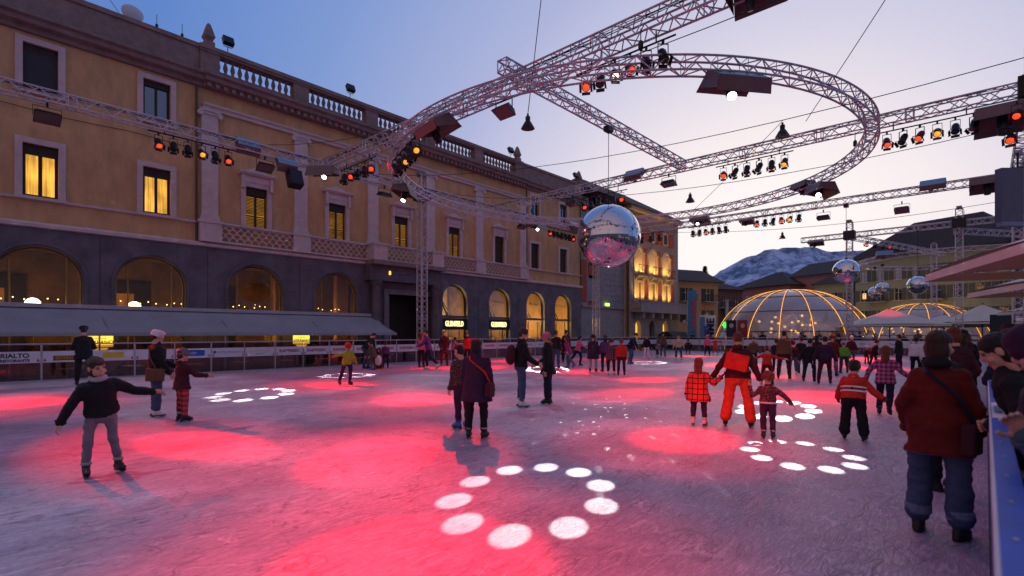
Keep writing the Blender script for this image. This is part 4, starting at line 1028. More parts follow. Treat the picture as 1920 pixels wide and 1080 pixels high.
MB().tube((RX1+.03, 0, 1.24), (RX1+.03, 23.2, 1.24), .025, n=8).build('top_rail', m_post, bar_f)
bar_r = thing('rink_barrier', (10, -.07, 0), 'blue topped rink barrier the spectators lean on', 'barrier', 'barriers around the ice')
m_btop = mat('blue_plastic', (.012, .075, .42), .4, var=.25, spec=.2)
MB().box(-6, RX1, -.10, -.028, 1.0, 1.05).build('top_board', m_btop, bar_r)
MB().box(-6, RX1, -.085, -.045, .001, 1.0).build('side_board', mat('side_board', (.33, .32, .38), .35), bar_r)
MB().box(-6, RX1, -.0275, -.018, .9, 1.046).build('edge_strip', m_banner, bar_r)
MB().box(-6, RX1, -.043, -.034, .02, .25).build('kick_board', m_btop, bar_r)
for q, (a, b) in enumerate(((.55, 1.42), (4.6, 5.6), (8.2, 9.2))):
    st = MB().box(a, b, -.097, -.032, 1.0505, 1.053).build('sticker', m_white, bar_r)
    text('lettering', 'O I O I', .05, m_btop, st, ((a+b)/2, -.064, 1.0545), (0, 0, 0), .001, bold=.003, xs=3.2)
for q in range(14): MB().lathe((1.5+q*.42, -.06, 1.0495), [(.008, 0), (.008, .004)], 8).build('screw', m_post, bar_r)

# ------------------------------------------------------------------ cafe awning
m_awn = mat('awning_cloth', (.33, .33, .36), .75, var=.12, scale=.8, bump=.15, bscale=4)
awn = thing('awning', (5, 26, gz), 'long grey-blue cafe awning along the palazzo arches', 'awning')
xs = -9.0; q = 0
while xs < 17.4:
    xe = min(xs+4.45, 17.5); m = MB(); nu, nv = 12, 8; vs = []
    for i in range(nu+1):
        for j in range(nv+1):
            u, v = i/nu, j/nv
            vs.append((xs+(xe-xs)*u, 27.35+(25.0-27.35)*v, 2.62+(1.62-2.62)*v - .10*math.sin(PI*v) - .02*math.sin(PI*u)*math.sin(PI*v)))
    fs = [(i*(nv+1)+j, (i+1)*(nv+1)+j, (i+1)*(nv+1)+j+1, i*(nv+1)+j+1) for i in range(nu) for j in range(nv)]
    m.add(vs, fs); m.add([(a, b, c-.008) for a, b, c in vs], fs); m.build('cloth_panel', m_awn, awn, smooth=True)
    MB().box(xs+.01, xe-.01, 24.985, 25.0, 1.50, 1.63).build('valance', m_awn, awn)
    MB().tube((xe-.05, 27.3, 2.5), (xe-.05, 25.1, 1.58), .025).build('arm', m_post, awn)
    MB().tube((xe-.4, 25.05, gz), (xe-.4, 25.05, 1.57), .03).build('post', m_post, awn)
    xs = xe; q += 1
MB().box(-9, 17.52, 27.22, 27.48, 2.62, 2.78).build('roller_box', mat('roller_box', (.40, .36, .38), .5), awn)
MB().tube((-9, 25.02, 1.60), (17.5, 25.02, 1.60), .03, n=8).build('front_bar', m_post, awn)
e_menu = emis('lit_menu_box', (1, .62, .06), 1.6)
for x, lb in ((4.11, 'lit yellow menu sign under the awning by the dark coated spectator'), (12.33, 'lit yellow menu sign under the awning by the sponsor lettering')):
    s = thing('menu_sign', (x, 26, 1.1), lb, 'sign', 'lit menu signs')
    MB().box(x-.42, x+.42, 25.96, 26.04, 1.06, 1.50).build('light_box', e_menu, s)
    text('lettering', 'VERBANO', .19, m_brown, s, (x, 25.955, 1.24), (R(90), 0, 0), .002, bold=.004)
    text('lettering', 'ristorante', .1, m_brown, s, (x, 25.955, 1.40), (R(90), 0, 0), .002)
    MB().lathe((x, 26, .86), [(.10, 0), (.24, .1), (.28, .16)], 14).build('lamp_bowl', e_menu, s)
    MB().tube((x, 26, 1.50), (x, 26.4, 2.1), .012).build('hanger', m_cable, s)
for x in (0.4, 4.4, 8.4, 12.0, 15.4): point('terrace_lamp', (x, 26.3, 1.75), 11, (1, .55, .16), .08)
m_chair = mat('terrace_chair', (.08, .05, .04), .6); m_tab = mat('table_top', (.35, .28, .2), .5)
tab_me = [('table_top', MB().lathe((0, 0, .72), [(.38, 0), (.38, .03)], 16).mesh('table_top', m_tab)), ('pedestal', MB().tube((0, 0, .02), (0, 0, .72), .03).lathe((0, 0, 0), [(.22, 0), (.22, .02)], 12).mesh('pedestal', m_black))]
ch_me = [('seat', MB().box(-.2, .2, -.2, .2, .43, .47).mesh('seat', m_chair)), ('backrest', MB().box(-.2, .2, .17, .2, .5, .86).mesh('backrest', m_chair))] + [('leg', MB().tube((sx*.18, sy*.18, 0), (sx*.18, sy*.18, .43 if sy < 0 else .86), .014).mesh('leg', m_black)) for sx in (-1, 1) for sy in (-1, 1)]
TL = ('cafe table under the awning facing the palazzo arches', 'cafe chair tucked at a table under the awning')
for i in range(9):
    x = -1 + i*2.1; yy = 26.0 + .35*(i % 2)
    t = thing('cafe_table', (x, yy, gz+.001), TL[0], 'table', 'cafe tables under the awning')
    for nm, me in tab_me: inst(nm, me, t, (0, 0, 0), world=False)
    for s in (-1, 1):
        c = thing('cafe_chair', (x+s*.62, yy+.1, gz+.001), TL[1], 'chair', 'cafe chairs under the awning', rz=-s*R(80))
        for nm, me in ch_me: inst(nm, me, c, (0, 0, 0), world=False)

# ------------------------------------------------------------------ house with the lit loggia
m_lgrey = mat('rusticated_stone', (.30, .27, .27), .8, var=.2, scale=1.5, bump=.2)
m_lred = mat('red_panel', (.42, .085, .045), .8, var=.15, scale=2)
m_lcream = mat('loggia_cream', (.62, .47, .30), .75, var=.12, scale=2)
m_roof = mat('roof_tile', (.05, .035, .032), .85, var=.35, scale=3)
lh = thing('loggia_house', (52, FY, gz), 'red and white house with lamp-lit arched loggia and balconies', 'building')
L0, LC, L1 = 40.3, 48.15, 59.7
# rusticated ground floor and corner
wall('lower_wall', m_lgrey, lh, LC, L1, gz, 3.8, [('a', c-.62, c+.62, gz+.02, 2.2, 3.0) for c in (50.1, 53.25, 56.45)], depth=.5)
for k in range(9):
    MB().box(LC-.02, 49.2, FY-.05, FY-.002, gz+.05+k*.47, gz+.05+k*.47+.43).build('stone_course', m_lgrey, lh)
    MB().box(57.5, L1, FY-.05, FY-.002, gz+.05+k*.47, gz+.05+k*.47+.43).build('stone_course', m_lgrey, lh)
for k in range(22):
    MB().box(LC-.02, 49.0, FY-.06, FY-.002, 5.1+k*.44, 5.1+k*.44+.40).build('stone_course', m_lgrey, lh)
    MB().box(58.6, L1+.02, FY-.06, FY-.002, 5.1+k*.44, 5.1+k*.44+.40).build('stone_course', m_lgrey, lh)
wall('upper_wall', mat('loggia_wall', (.40, .27, .19), .8, var=.12), lh, LC, L1, 3.8, 14.6, [('r', c-.55, c+.55, 5.0, 7.15) for c in (50.1, 53.25, 56.45)], depth=.4)
MB().box(LC, L1, FY+.5, FY+.6, gz, 14.6).build('inner_wall', m_lcream, lh)
e_log = emis('lamp_lit_niche', (1, .58, .10), 1.0)
for q, c in enumerate((50.1, 53.25, 56.45)):
    # niche frame, pilasters, arch, balcony, window below
    for s in (-1, 1):
        MB().box(c+s*.95-.16, c+s*.95+.16, FY-.14, FY-.002, 4.99, 7.70).build('loggia_pilaster', m_lcream, lh)
        MB().box(c+s*.95-.18, c+s*.95+.18, FY-.16, FY-.002, 7.9, 10.15).build('loggia_pilaster', m_lcream, lh)
        MB().box(c+s*.95-.25, c+s*.95+.25, FY-.22, FY-.002, 10.15, 10.32).build('capital', m_lcream, lh)
    m = MB(); n = 14
    for i in range(n):
        a, b = PI*i/n, PI*(i+1)/n
        m.add([(c+math.cos(t)*rr, yy, 10.0+math.sin(t)*rr) for t in (a, b) for rr in (.72, 1.0) for yy in (FY-.15, FY-.002)], [(0,2,6,4),(1,5,7,3),(0,4,5,1),(2,3,7,6)])
    m.build('arch', m_lcream, lh)
    n = 14; pts = [(c-.72, FY-.03, 7.85)] + [(c-.72*math.cos(PI*i/n), FY-.03, 10.0+.72*math.sin(PI*i/n)) for i in range(n+1)] + [(c+.72, FY-.03, 7.85)]
    MB().poly(pts, .025, (0, 1, 0)).build('niche', m_lcream, lh)
    MB().box(c-1.15, c+1.15, FY-.75, FY-.002, 7.7, 7.88).build('balcony_slab', m_lgrey, lh)
    rl = MB().box(c-1.12, c+1.12, FY-.72, FY-.68, 8.84, 8.9).box(c-1.12, c+1.12, FY-.72, FY-.68, 7.9, 7.94)
    for k in range(15): rl.box(c-1.12+k*.16-.008, c-1.12+k*.16+.008, FY-.71, FY-.69, 7.94, 8.84)
    rl.build('balcony_railing', m_black, lh)
    for s in (-1, 1): MB().add([(c+s*.8-.1,FY-.6,7.69),(c+s*.8+.1,FY-.6,7.69),(c+s*.8+.1,FY-.01,7.69),(c+s*.8-.1,FY-.01,7.69),(c+s*.8-.1,FY-.01,7.1),(c+s*.8+.1,FY-.01,7.1)], [(0,1,2,3),(0,4,5,1),(3,2,5,4),(0,3,4),(1,5,2)]).build('bracket', m_lgrey, lh)
    wf = MB().box(c-.72, c-.55, FY-.08, FY-.001, 5.0, 7.3).box(c+.55, c+.72, FY-.08, FY-.001, 5.0, 7.3).box(c-.55, c+.55, FY-.08, FY-.001, 7.15, 7.3).build('window_frame', m_lcream, lh)
    MB().box(c-.55, c+.55, FY+.2, FY+.22, 5.0, 7.15).build('shutter', mat('pale_shutter', (.42, .34, .24), .7), wf)
    MB().box(c-.62, c+.62, FY+.45, FY+.47, gz+.02, 3.0).build('lit_door', emis('lit_arch', (1, .52, .07), 1.1) if q != 1 else m_dark, lh)
    MB().box(c-.45, c+.45, FY-.04, FY-.002, 11.9, 13.0).build('attic_window', m_dark, lh)
    MB().box(c-.6, c-.45, FY-.07, FY-.002, 11.75, 13.15).box(c+.45, c+.6, FY-.07, FY-.002, 11.75, 13.15).build('attic_frame', m_lcream, lh)
    MB().box(c-.45, c+.45, FY-.07, FY-.002, 13.0, 13.15).box(c-.45, c+.45, FY-.07, FY-.002, 11.75, 11.9).build('attic_frame', m_lcream, lh)
    for s in (-1, 1):
        spot('loggia_uplight', (c+s*.55, FY-.55, 7.95), (c+s*.5, FY-.02, 10.2), 170, (1, .58, .13), 110, .8, .05)
        spot('loggia_uplight', (c+s*.55, FY-.8, 5.08), (c+s*.4, FY-.02, 6.8), 170, (1, .58, .13), 110, .8, .05)
for a_, b_ in ((49.05, 49.1), (51.3, 52.05), (54.45, 55.25), (57.65, 58.5)):
    for z0_, z1_ in ((5.3, 7.4), (8.1, 10.9), (11.7, 13.3)):
        if b_-a_ > .2: MB().box(a_, b_, FY-.03, FY-.001, z0_, z1_).build('red_panel', m_lred, lh)
for c in (50.1, 53.25, 56.45):
    MB().box(c-1.12, c-.62, FY-.03, FY-.001, 11.65, 13.2).build('red_panel', m_lred, lh); MB().box(c+.62, c+1.12, FY-.03, FY-.001, 11.65, 13.2).build('red_panel', m_lred, lh)
MB().box(48.4, 61.0, FY-1.3, FY-.002, 3.82, 4.05).build('long_balcony_slab', m_lgrey, lh)
MB().box(48.4, 61.0, FY-1.3, FY-1.15, 4.05, 4.95).build('long_balcony_parapet', m_lgrey, lh)
MB().box(48.3, 61.1, FY-1.36, FY-1.1, 4.951, 5.06).build('long_balcony_rail', m_lgrey, lh)
for k in range(6): MB().box(49.2+k*2.1, 49.6+k*2.1, FY-1.1, FY-.003, 3.2, 3.815).build('bracket', m_lgrey, lh)
MB().box(LC-.3, L1+.3, FY-.5, FY+.4, 14.6, 14.95).build('cornice', m_lcream, lh)
# left wing
wall('wing_lower_wall', m_lgrey, lh, L0, LC-.03, gz, 4.1, [('a', 41.4, 43.2, gz+.02, 1.7, 2.8)], y=FY+.6, depth=.4)
MB().box(41.4, 43.2, FY+.95, FY+1.0, gz, 2.9).build('wing_door', m_dark, lh)
wall('wing_wall', m_lgrey, lh, L0, LC-.03, 4.1, 14.6, [('r', 41.6, 43.0, 4.7, 6.9), ('r', 41.6, 43.0, 8.4, 10.4)], y=FY+.6, depth=.3)
MB().box(L0, 41.2, FY+.54, FY+.598, 4.6, 8.6).build('red_panel', m_lred, lh); MB().box(41.5, 43.1, FY+.54, FY+.598, 7.2, 8.2).build('red_panel', m_lred, lh); MB().box(41.5, 43.1, FY+.54, FY+.598, 4.15, 4.6).build('red_panel', m_lred, lh)
for z in (4.7, 8.4): MB().box(41.6, 43.0, FY+.8, FY+.84, z, z+2.2).build('shutter', mat('grey_shutter', (.12, .12, .13), .7), lh)
MB().box(L0, LC-.03, FY+.4, FY+.598, 4.1, 4.3).build('string_course', m_lgrey, lh)
for k in range(19):
    MB().box(43.6, LC-.04, FY+.56, FY+.598, 4.35+k*.53, 4.35+k*.53+.5).build('stone_course', m_lgrey, lh)
MB().box(L0, L1, FY+.65, FY+9, gz, 14.55).build('core', m_lgrey, lh)
MB().add([(L0-.6, FY-.7, 14.96), (L1+.8, FY-.7, 14.96), (L1+.8, FY+10, 14.96), (L0-.6, FY+10, 14.96), (L0+5, FY+4.5, 18.2), (L1-5, FY+4.5, 18.2)], [(0,1,5,4),(1,2,5),(2,3,4,5),(3,0,4),(0,3,2,1)]).build('roof', m_roof, lh)
e_exit = emis('green_sign', (.5, 1, .1), 2.5)
ex = thing('exit_sign', (44.6, FY+.4, 4.2), 'small glowing green-yellow sign on the stone corner', 'sign')
MB().box(44.25, 44.95, FY+.36, FY+.42, 4.33, 4.6).build('sign_box', e_exit, ex)

# ------------------------------------------------------------------ other houses around the square
fwd = Vector((math.cos(TH), math.sin(TH))); rgt = Vector((math.sin(TH), -math.cos(TH)))
def cw(lat, dep): v = fwd*dep + rgt*lat; return (v.x, v.y)       # ground point from sideways and forward distance
WG = glass('far_glass', (.10, .10, .12), .3)
m_wframe = mat('window_paint', (.5, .48, .46), .6)
def house(name, label, p0, p1, H, D, wm, rows, ncol, win=(1.0, 1.6), sh=None, roof_h=2.5, over=.6, balc_rows=(), lit=(), base=gz, gable=False, group='houses around the square'):
    """front runs from p0 to p1 (left to right as seen from the square)"""
    p0, p1 = Vector(p0), Vector(p1); d = p1-p0; L = d.length
    t = thing(name, (p0.x, p0.y, base), label, 'building', group, rz=math.atan2(d.y, d.x)); ORG[t] = Vector((0, 0, 0))
    w, h = win; cols = [L*(i+.5)/ncol for i in range(ncol)]
    zs = [gz*0] ; 
    edges = [0.0] + [ (rows[i]+h + rows[i+1])/2 for i in range(len(rows)-1)] + [H]
    for i, z in enumerate(rows):
        wall('wall', wm, t, 0, L, edges[i], edges[i+1], [('r', c-w/2, c+w/2, z, z+h) for c in cols], y=0, depth=.25)
    MB().box(0, L, .3, D, 0, H-.01).build('body', wm, t)
    MB().add([(0,.0,0),(0,.3,0),(0,.3,H),(0,0,H)], [(0,1,2,3)]).add([(L,.0,0),(L,.3,0),(L,.3,H),(L,0,H)], [(0,3,2,1)]).build('end_wall', wm, t, fix=False)
    o = over
    if gable:
        MB().add([(-o,-o,H),(L+o,-o,H),(L+o,D+o,H),(-o,D+o,H),(-o,D/2,H+roof_h),(L+o,D/2,H+roof_h)], [(0,1,5,4),(2,3,4,5),(1,2,5),(3,0,4),(0,3,2,1)]).build('roof', m_roof, t)
    else:
        ins = min(L, D)/2
        MB().add([(-o,-o,H),(L+o,-o,H),(L+o,D+o,H),(-o,D+o,H),(ins,D/2,H+roof_h),(L-ins,D/2,H+roof_h)], [(0,1,5,4),(1,2,5),(2,3,4,5),(3,0,4),(0,3,2,1)]).build('roof', m_roof, t)
    MB().box(-.1, L+.1, -.12, -.002, H-.35, H-.005).build('cornice', wm, t)
    gx = MB().box(-w/2, w/2, .2, .22, 0, h).mesh('pane', WG)
    fr = MB().box(-w/2, -w/2+.08, .14, .2, 0, h).box(w/2-.08, w/2, .14, .2, 0, h).box(-.04, .04, .14, .2, 0, h).box(-w/2+.08, -.04, .14, .2, h*.62, h*.62+.06).box(.04, w/2-.08, .14, .2, h*.62, h*.62+.06).box(-w/2-.1, w/2+.1, -.12, .1, -.1, 0).mesh('window', m_wframe)
    if sh:
        sm = MB()
        sm.box(-.27, .27, -.05, -.005, 0, h)
        for k in range(int(h/.12)): sm.box(-.22, .22, -.065, -.05, .05+k*.12, .05+k*.12+.06)
        sm = sm.mesh('shutter', sh)
    e_win = emis('house_window_light', (1, .62, .2), 1.3)
    for i, z in enumerate(rows):
        for j, c in enumerate(cols):
            wo_ = inst('window', fr, t, (c, 0, z), world=False)
            pn = inst('pane', gx, wo_, (0, 0, 0), world=False)
            MB_ = None
            if (i, j) in lit: 
                q = MB().box(-w*.2, w*.25, .16, .19, h*.25, h*.75).mesh('lit_pane', e_win); inst('lit_pane', q, wo_, (0, 0, 0), world=False)
            if sh:
                for s in (-1, 1): inst('shutter', sm, wo_, (s*(w/2+.28), 0, 0), world=False)
            if i in balc_rows and j in balc_rows[i]:
                bx = MB().box(c-1.2, c+1.2, -1.0, -.003, z-.25, z-.12).build('balcony_slab', m_lgrey, t)
                rb = MB().box(c-1.2, c+1.2, -1.0, -.96, z+.78, z+.84)
                for k in range(21): rb.box(c-1.18+k*.117, c-1.16+k*.117, -.99, -.97, z-.12, z+.78)
                rb.build('balcony_railing', m_black, bx)
    return t
m_h3 = mat('beige_plaster', (.40, .27, .17), .85, var=.1); m_h4 = mat('pink_plaster', (.40, .19, .17), .85, var=.15); m_h5 = mat('green_grey_plaster', (.27, .30, .22), .85, var=.15)
m_gsh = mat('green_shutter', (.02, .07, .05), .6); m_bsh = mat('grey_green_shutter', (.10, .11, .10), .7)
def latdep(px, dep): return ((px-960)/970*dep, dep)
house('town_house', 'beige house with dark green shutters next to the loggia house', cw(*latdep(1266, 70)), cw(*latdep(1346, 73)), 9.2, 8, m_h3, (.6, 4.2-.6, 6.6), 2, (1.1, 1.7), m_gsh, 2.2, .8, balc_rows={2: (0, 1)}, gable=True)
house('town_house', 'narrow dark house with a drainpipe between beige and pink houses', cw(*latdep(1346, 88)), cw(*latdep(1392, 90)), 9.6, 8, mat('brown_plaster', (.14, .085, .08), .9), (.6, 3.6, 6.6), 2, (1.0, 1.6), None, 2.0, balc_rows={1: (0,), 2: (0,)})
house('town_house', 'long pink house with small windows behind the first dome', cw(*latdep(1380, 100)), cw(*latdep(1480, 90)), 10.6, 10, m_h4, (.8, 4.2, 7.6), 7, (.9, 1.6), None, 3.0, .8)
house('town_house', 'taller pink house with a blank wall and sloping roof', cw(*latdep(1481, 94)), cw(*latdep(1565, 86)), 12.2, 11, m_h4, (.8, 5), 3, (.9, 1.5), None, 2.8, .5, gable=True)
house('town_house', 'low green-grey house with pale window frames by the slim tower', cw(*latdep(1528, 80)), cw(*latdep(1600, 76.5)), 9.6, 9, m_h5, (.8, 3.8, 6.7), 3, (1.0, 1.5), m_bsh, 2.2, .6)
house('town_house', 'large green-grey house with shutters and balconies behind the second dome', cw(*latdep(1604, 75.0)), cw(*latdep(1905, 59)), 12.6, 10, m_h5, (.8, 3.7, 6.6, 9.4), 8, (1.0, 1.6), m_bsh, 5.0, .8, balc_rows={1: (1, 4), 2: (1, 4)}, lit=((2, 0),))
house('town_house', 'dark house behind the parasols with a pale blue wall strip', cw(*latdep(1908, 57)), cw(*latdep(2160, 50)), 13.4, 10, mat('blue_grey_plaster', (.12, .13, .16), .85), (.8, 3.7, 6.6, 9.4), 4, (1.0, 1.6), m_bsh, 3.5, .8)
dp = thing('drainpipe', (*cw(*latdep(1363, 87.4)), gz), 'pale drainpipe on the narrow dark house', 'drainpipe'); c_ = cw(*latdep(1363, 87.4))
MB().tube((c_[0], c_[1], gz), (c_[0], c_[1], 7.0), .3, n=10).build('pipe', mat('zinc', (.35, .38, .45), .5, .3), dp)
MB().lathe((c_[0], c_[1], 7.0), [(.3, 0), (.4, .1), (.4, .3)], 10).build('hopper', MATS['zinc'], dp)
# bare tree by the beige house: a dark conifer top behind its roof
def conifer(lat, dep, h, label):
    c = cw(lat, dep); t = thing('conifer', (c[0], c[1], gz), label, 'tree')
    MB().tube((c[0], c[1], gz), (c[0], c[1], h-.4), .25, .03, 7).build('trunk', m_dark, t)
    m = MB(); rng = random.Random(11)
    for k in range(2600):
        f = rng.random()**.8; z = h*(.30+.70*f); r = (1-f)*3.6+.15
        a = rng.uniform(0, 2*PI); rr = r*math.sqrt(rng.random())*(.75+.25*math.sin(z*5+a*3)); p = Vector((c[0]+rr*math.cos(a), c[1]+rr*math.sin(a), z-.25*rr))
        u = Vector((rng.uniform(-1, 1), rng.uniform(-1, 1), rng.uniform(-.4, .4))).normalized()*.34; v = Vector((rng.uniform(-1, 1), rng.uniform(-1, 1), rng.uniform(-.5, .5))).normalized()*.10
        m.add([p-u, p+v, p+u, p-v], [(0, 1, 2, 3)])
    m.build('crown', mat('needles', (.02, .03, .018), .9), t, fix=False)
conifer((1322-960)/970*92, 92, 13.5, 'dark conifer top showing above the beige house roof')

# ------------------------------------------------------------------ mountain
def mountain():
    m = MB(); nx, ny = 150, 26; vs = []
    prof = [(1150, 560), (1300, 535), (1365, 500), (1400, 482), (1440, 466), (1480, 462), (1530, 461), (1560, 468), (1620, 470), (1700, 455), (1760, 440), (1800, 425), (1860, 432), (1950, 440), (2100, 470), (2400, 520)]
    dep = 2600
    for i in range(nx+1):
        px = 1150 + (2400-1150)*i/nx
        for (a, ya), (b, yb) in zip(prof, prof[1:]):
            if a <= px <= b: yy = ya+(yb-ya)*(px-a)/(b-a)
        lat, top = (px-960)/970*dep, (625-yy)/970*dep
        for j in range(ny+1):
            f = j/ny; dd = dep - 1100*(1-f)
            z = top*(f**1.25)
            n = mnoise.fractal(Vector((lat/170, dd/170, 3)), 1.0, 2.1, 6)
            n2 = abs(mnoise.fractal(Vector((lat/90+9, f*2.5, 5)), 1.0, 2.0, 5))
            z += (n*26 - n2*45)*(.25+.75*f)*(1 if j < ny else .30)
            x, y = cw(lat*dd/dep, dd); vs.append((x, y, max(z, -2)))
    fs = [(i*(ny+1)+j, (i+1)*(ny+1)+j, (i+1)*(ny+1)+j+1, i*(ny+1)+j+1) for i in range(nx) for j in range(ny)]
    m.add(vs, fs)
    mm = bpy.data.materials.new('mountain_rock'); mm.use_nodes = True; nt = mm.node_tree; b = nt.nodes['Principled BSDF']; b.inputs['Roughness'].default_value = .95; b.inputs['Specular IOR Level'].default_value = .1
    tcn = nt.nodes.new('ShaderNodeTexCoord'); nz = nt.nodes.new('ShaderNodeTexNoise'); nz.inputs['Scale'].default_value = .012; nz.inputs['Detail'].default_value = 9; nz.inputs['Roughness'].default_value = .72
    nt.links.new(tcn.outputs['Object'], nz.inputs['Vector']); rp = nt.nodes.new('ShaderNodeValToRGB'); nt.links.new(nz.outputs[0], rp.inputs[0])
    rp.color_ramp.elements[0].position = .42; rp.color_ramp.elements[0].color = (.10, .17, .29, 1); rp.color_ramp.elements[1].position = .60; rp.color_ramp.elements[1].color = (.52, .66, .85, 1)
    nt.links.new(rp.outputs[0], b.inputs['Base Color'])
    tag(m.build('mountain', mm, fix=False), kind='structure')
mountain()

# ------------------------------------------------------------------ glass domes
m_hoop = mat('dome_hoop', (.10, .10, .13), .4, .5)
e_rope = emis('rope_light', (1, .42, .06), 1.9); e_bulb = emis('dome_bulb', (1, .5, .08), 1.8)
g_dome = glass('dome_skin', (.85, .82, .86), .10, .12, .9, ((.62, .58, .68), .38))
def dome(c, r, h, label, n=16, rot=0.0):
    c = Vector(c); t = thing('glass_dome', c, label, 'dome', 'glass domes'); da = 2*PI/n
    def P(f, a, k=1.0):      # f 0 base .. 1 top
        th = f*PI/2*.985; e = .88
        return c + Vector((r*k*math.cos(th)**e*math.cos(a), r*k*math.cos(th)**e*math.sin(a), h*k*math.sin(th)))
    M_ = 16
    for i in range(n):
        a = i*da+rot
        rb = MB().path([P(j/M_, a) for j in range(M_+1)], .05, 6).build('rib', m_hoop, t)
        MB().path([P(j/M_, a, 1.008) for j in range(M_+1)], .026, 5).build('rope_light', e_rope, rb)
        rows = [0, .22, .45, .68, 1.0]
        for f0, f1 in zip(rows, rows[1:]):
            m = MB(); vs = []
            for u in range(5):
                for v in range(5): vs.append(P(f0+(f1-f0)*v/4, a+da*u/4, .995))
            m.add(vs, [(u*5+v, (u+1)*5+v, (u+1)*5+v+1, u*5+v+1) for u in range(4) for v in range(4)])
            m.build('skin_panel', g_dome, t, smooth=True, fix=False)
    for f in (.0, .22, .45, .68):
        MB().path([P(f, i*2*PI/48) for i in range(48)], .04, 5, True).build('hoop', m_hoop, t)
    MB().lathe(P(1, 0)-Vector((P(1, 0)-c).xy.to_3d())-Vector((0, 0, .05)), [(.5, 0), (.5, .1), (.1, .2)], 14).build('crown_plate', m_hoop, t)
    rng = random.Random(int(r*100))
    for k in range(20):
        a = rng.uniform(0, 2*PI); rr = r*rng.uniform(.15, .72); z = rng.uniform(h*.28, h*.6)
        p = c+Vector((rr*math.cos(a), rr*math.sin(a), z))
        b = MB().sphere(p, .14, 10, 7).build('bulb', e_bulb, t, smooth=True)
        MB().tube(p, p+Vector((0, 0, .8)), .012, n=4).build('cord', m_cable, b)
    point('dome_lamp', c+Vector((0, 0, h*.5)), 900, (1, .6, .2), .3)
    bar_c = MB().box(c.x-2.5, c.x+2.5, c.y-.3, c.y+.3, gz, .6).build('bar_counter', m_dark, t)
    return t
dd = cw((1482-960)/970*58, 58); dome((dd[0], dd[1], gz), 8.0, 6.9, 'nearer glass dome outlined with golden rope lights', 16, .12)
dd = cw((1545-960)/970*70, 70); dome((dd[0], dd[1], gz), 6.0, 6.4, 'glass dome half hidden behind the nearer dome', 16, .3)
dd = cw((1728-960)/970*62, 62); dome((dd[0], dd[1], gz), 6.6, 5.6, 'glass dome behind the red-lit parasol', 16, .2)

# ------------------------------------------------------------------ parasols
m_par = mat('parasol_cloth', (.62, .56, .47), .8, var=.06, scale=1.0); m_pole = mat('parasol_pole', (.2, .16, .12), .5)
def parasol(c, half, z0, z1, label, rz=0.0, pm=None):
    """square market parasol: eaves at z0, peak at z1"""
    c = Vector(c); t = thing('parasol', (c.x, c.y, gz), label, 'parasol', 'market parasols', rz=rz); ORG[t] = Vector((0, 0, gz))
    n = 10; m = MB()
    for s in range(4):
        a = Matrix.Rotation(s*PI/2, 3, 'Z'); vs = []
        for i in range(n+1):
            for j in range(n+1):
                u, v = i/n, j/n*2-1
                z = z1+(z0-z1)*u - .05*math.sin(PI*u) + .07*(1-v*v)*u
                vs.append(a @ Vector((half*u, half*u*v, z)))
        fs = [(i*(n+1)+j, (i+1)*(n+1)+j, (i+1)*(n+1)+j+1, i*(n+1)+j+1) for i in range(n) for j in range(n)]
        cp = MB().add(vs, fs).add([p-Vector((0, 0, .012)) for p in vs], fs).build('canopy_panel', pm or m_par, t, smooth=True)
        MB().add([a @ Vector(p) for p in ((half, -half, z0), (half, half, z0), (half+.02, half, z0-.16), (half+.02, -half, z0-.16))], [(0, 1, 2, 3)]).build('valance', pm or m_par, cp)
        e = a @ Vector((half, half, z0-.03)); MB().tube((0, 0, z1-.1), e, .02, n=5).build('rib', m_pole, t)
        e2 = a @ Vector((half*.5, half*.5, (z0+z1)/2-.08)); MB().tube((0, 0, z0-.3), e2, .018, n=5).build('strut', m_pole, t)
    MB().tube((0, 0, gz), (0, 0, z1+.05), .05, n=10).build('pole', m_pole, t)
    MB().lathe((0, 0, z1), [(.08, 0), (.1, .06), (.03, .16)], 10).build('finial', m_pole, t)
    MB().box(-.45, .45, -.45, .45, gz+.001, gz+.1).build('foot', m_black, t)
    return t
q = cw((1668-960)/970*46.5, 46.5); red_par = parasol((q[0], q[1], 0), 3.4, 2.35, 3.75, 'parasol with a red glow on top beside the slim tower', rz=.35)
q = cw((1770-960)/970*47.5, 47.5); parasol((q[0], q[1], 0), 2.6, 2.3, 3.3, 'parasol with red glowing edge between the far towers', rz=.3)
q = cw((1842-960)/970*43, 43); parasol((q[0], q[1], 0), 2.5, 2.5, 4.0, 'pale parasol behind the crowd next to a dark screen', rz=.3)
RZP = TH-R(114.5)
for lat_, dep_, z_e, z_p, hf, lb in ((9.2, 11.5, 2.9, 4.0, 2.5, 'largest beige parasol over the spectators'), (14.8, 16.8, 2.9, 3.9, 2.5, 'second beige parasol beyond the largest one'), (31, 33, 2.9, 3.9, 2.5, 'third parasol low behind the spectators')):
    parasol((*cw(lat_+1.24, dep_-3.3), 0), hf, z_e, z_p, lb, rz=RZP); q_ = cw(lat_+1.24, dep_-3.3); point('parasol_lamp', (q_[0], q_[1], 2.5), 14, (1, .45, .16), .15)
spot('red_flood', (XD-.4, 6.0, 9.2), (q[0]*0+red_par.location.x-.3, red_par.location.y+.2, 3.6), 2600, RED, 26, .9, .06)
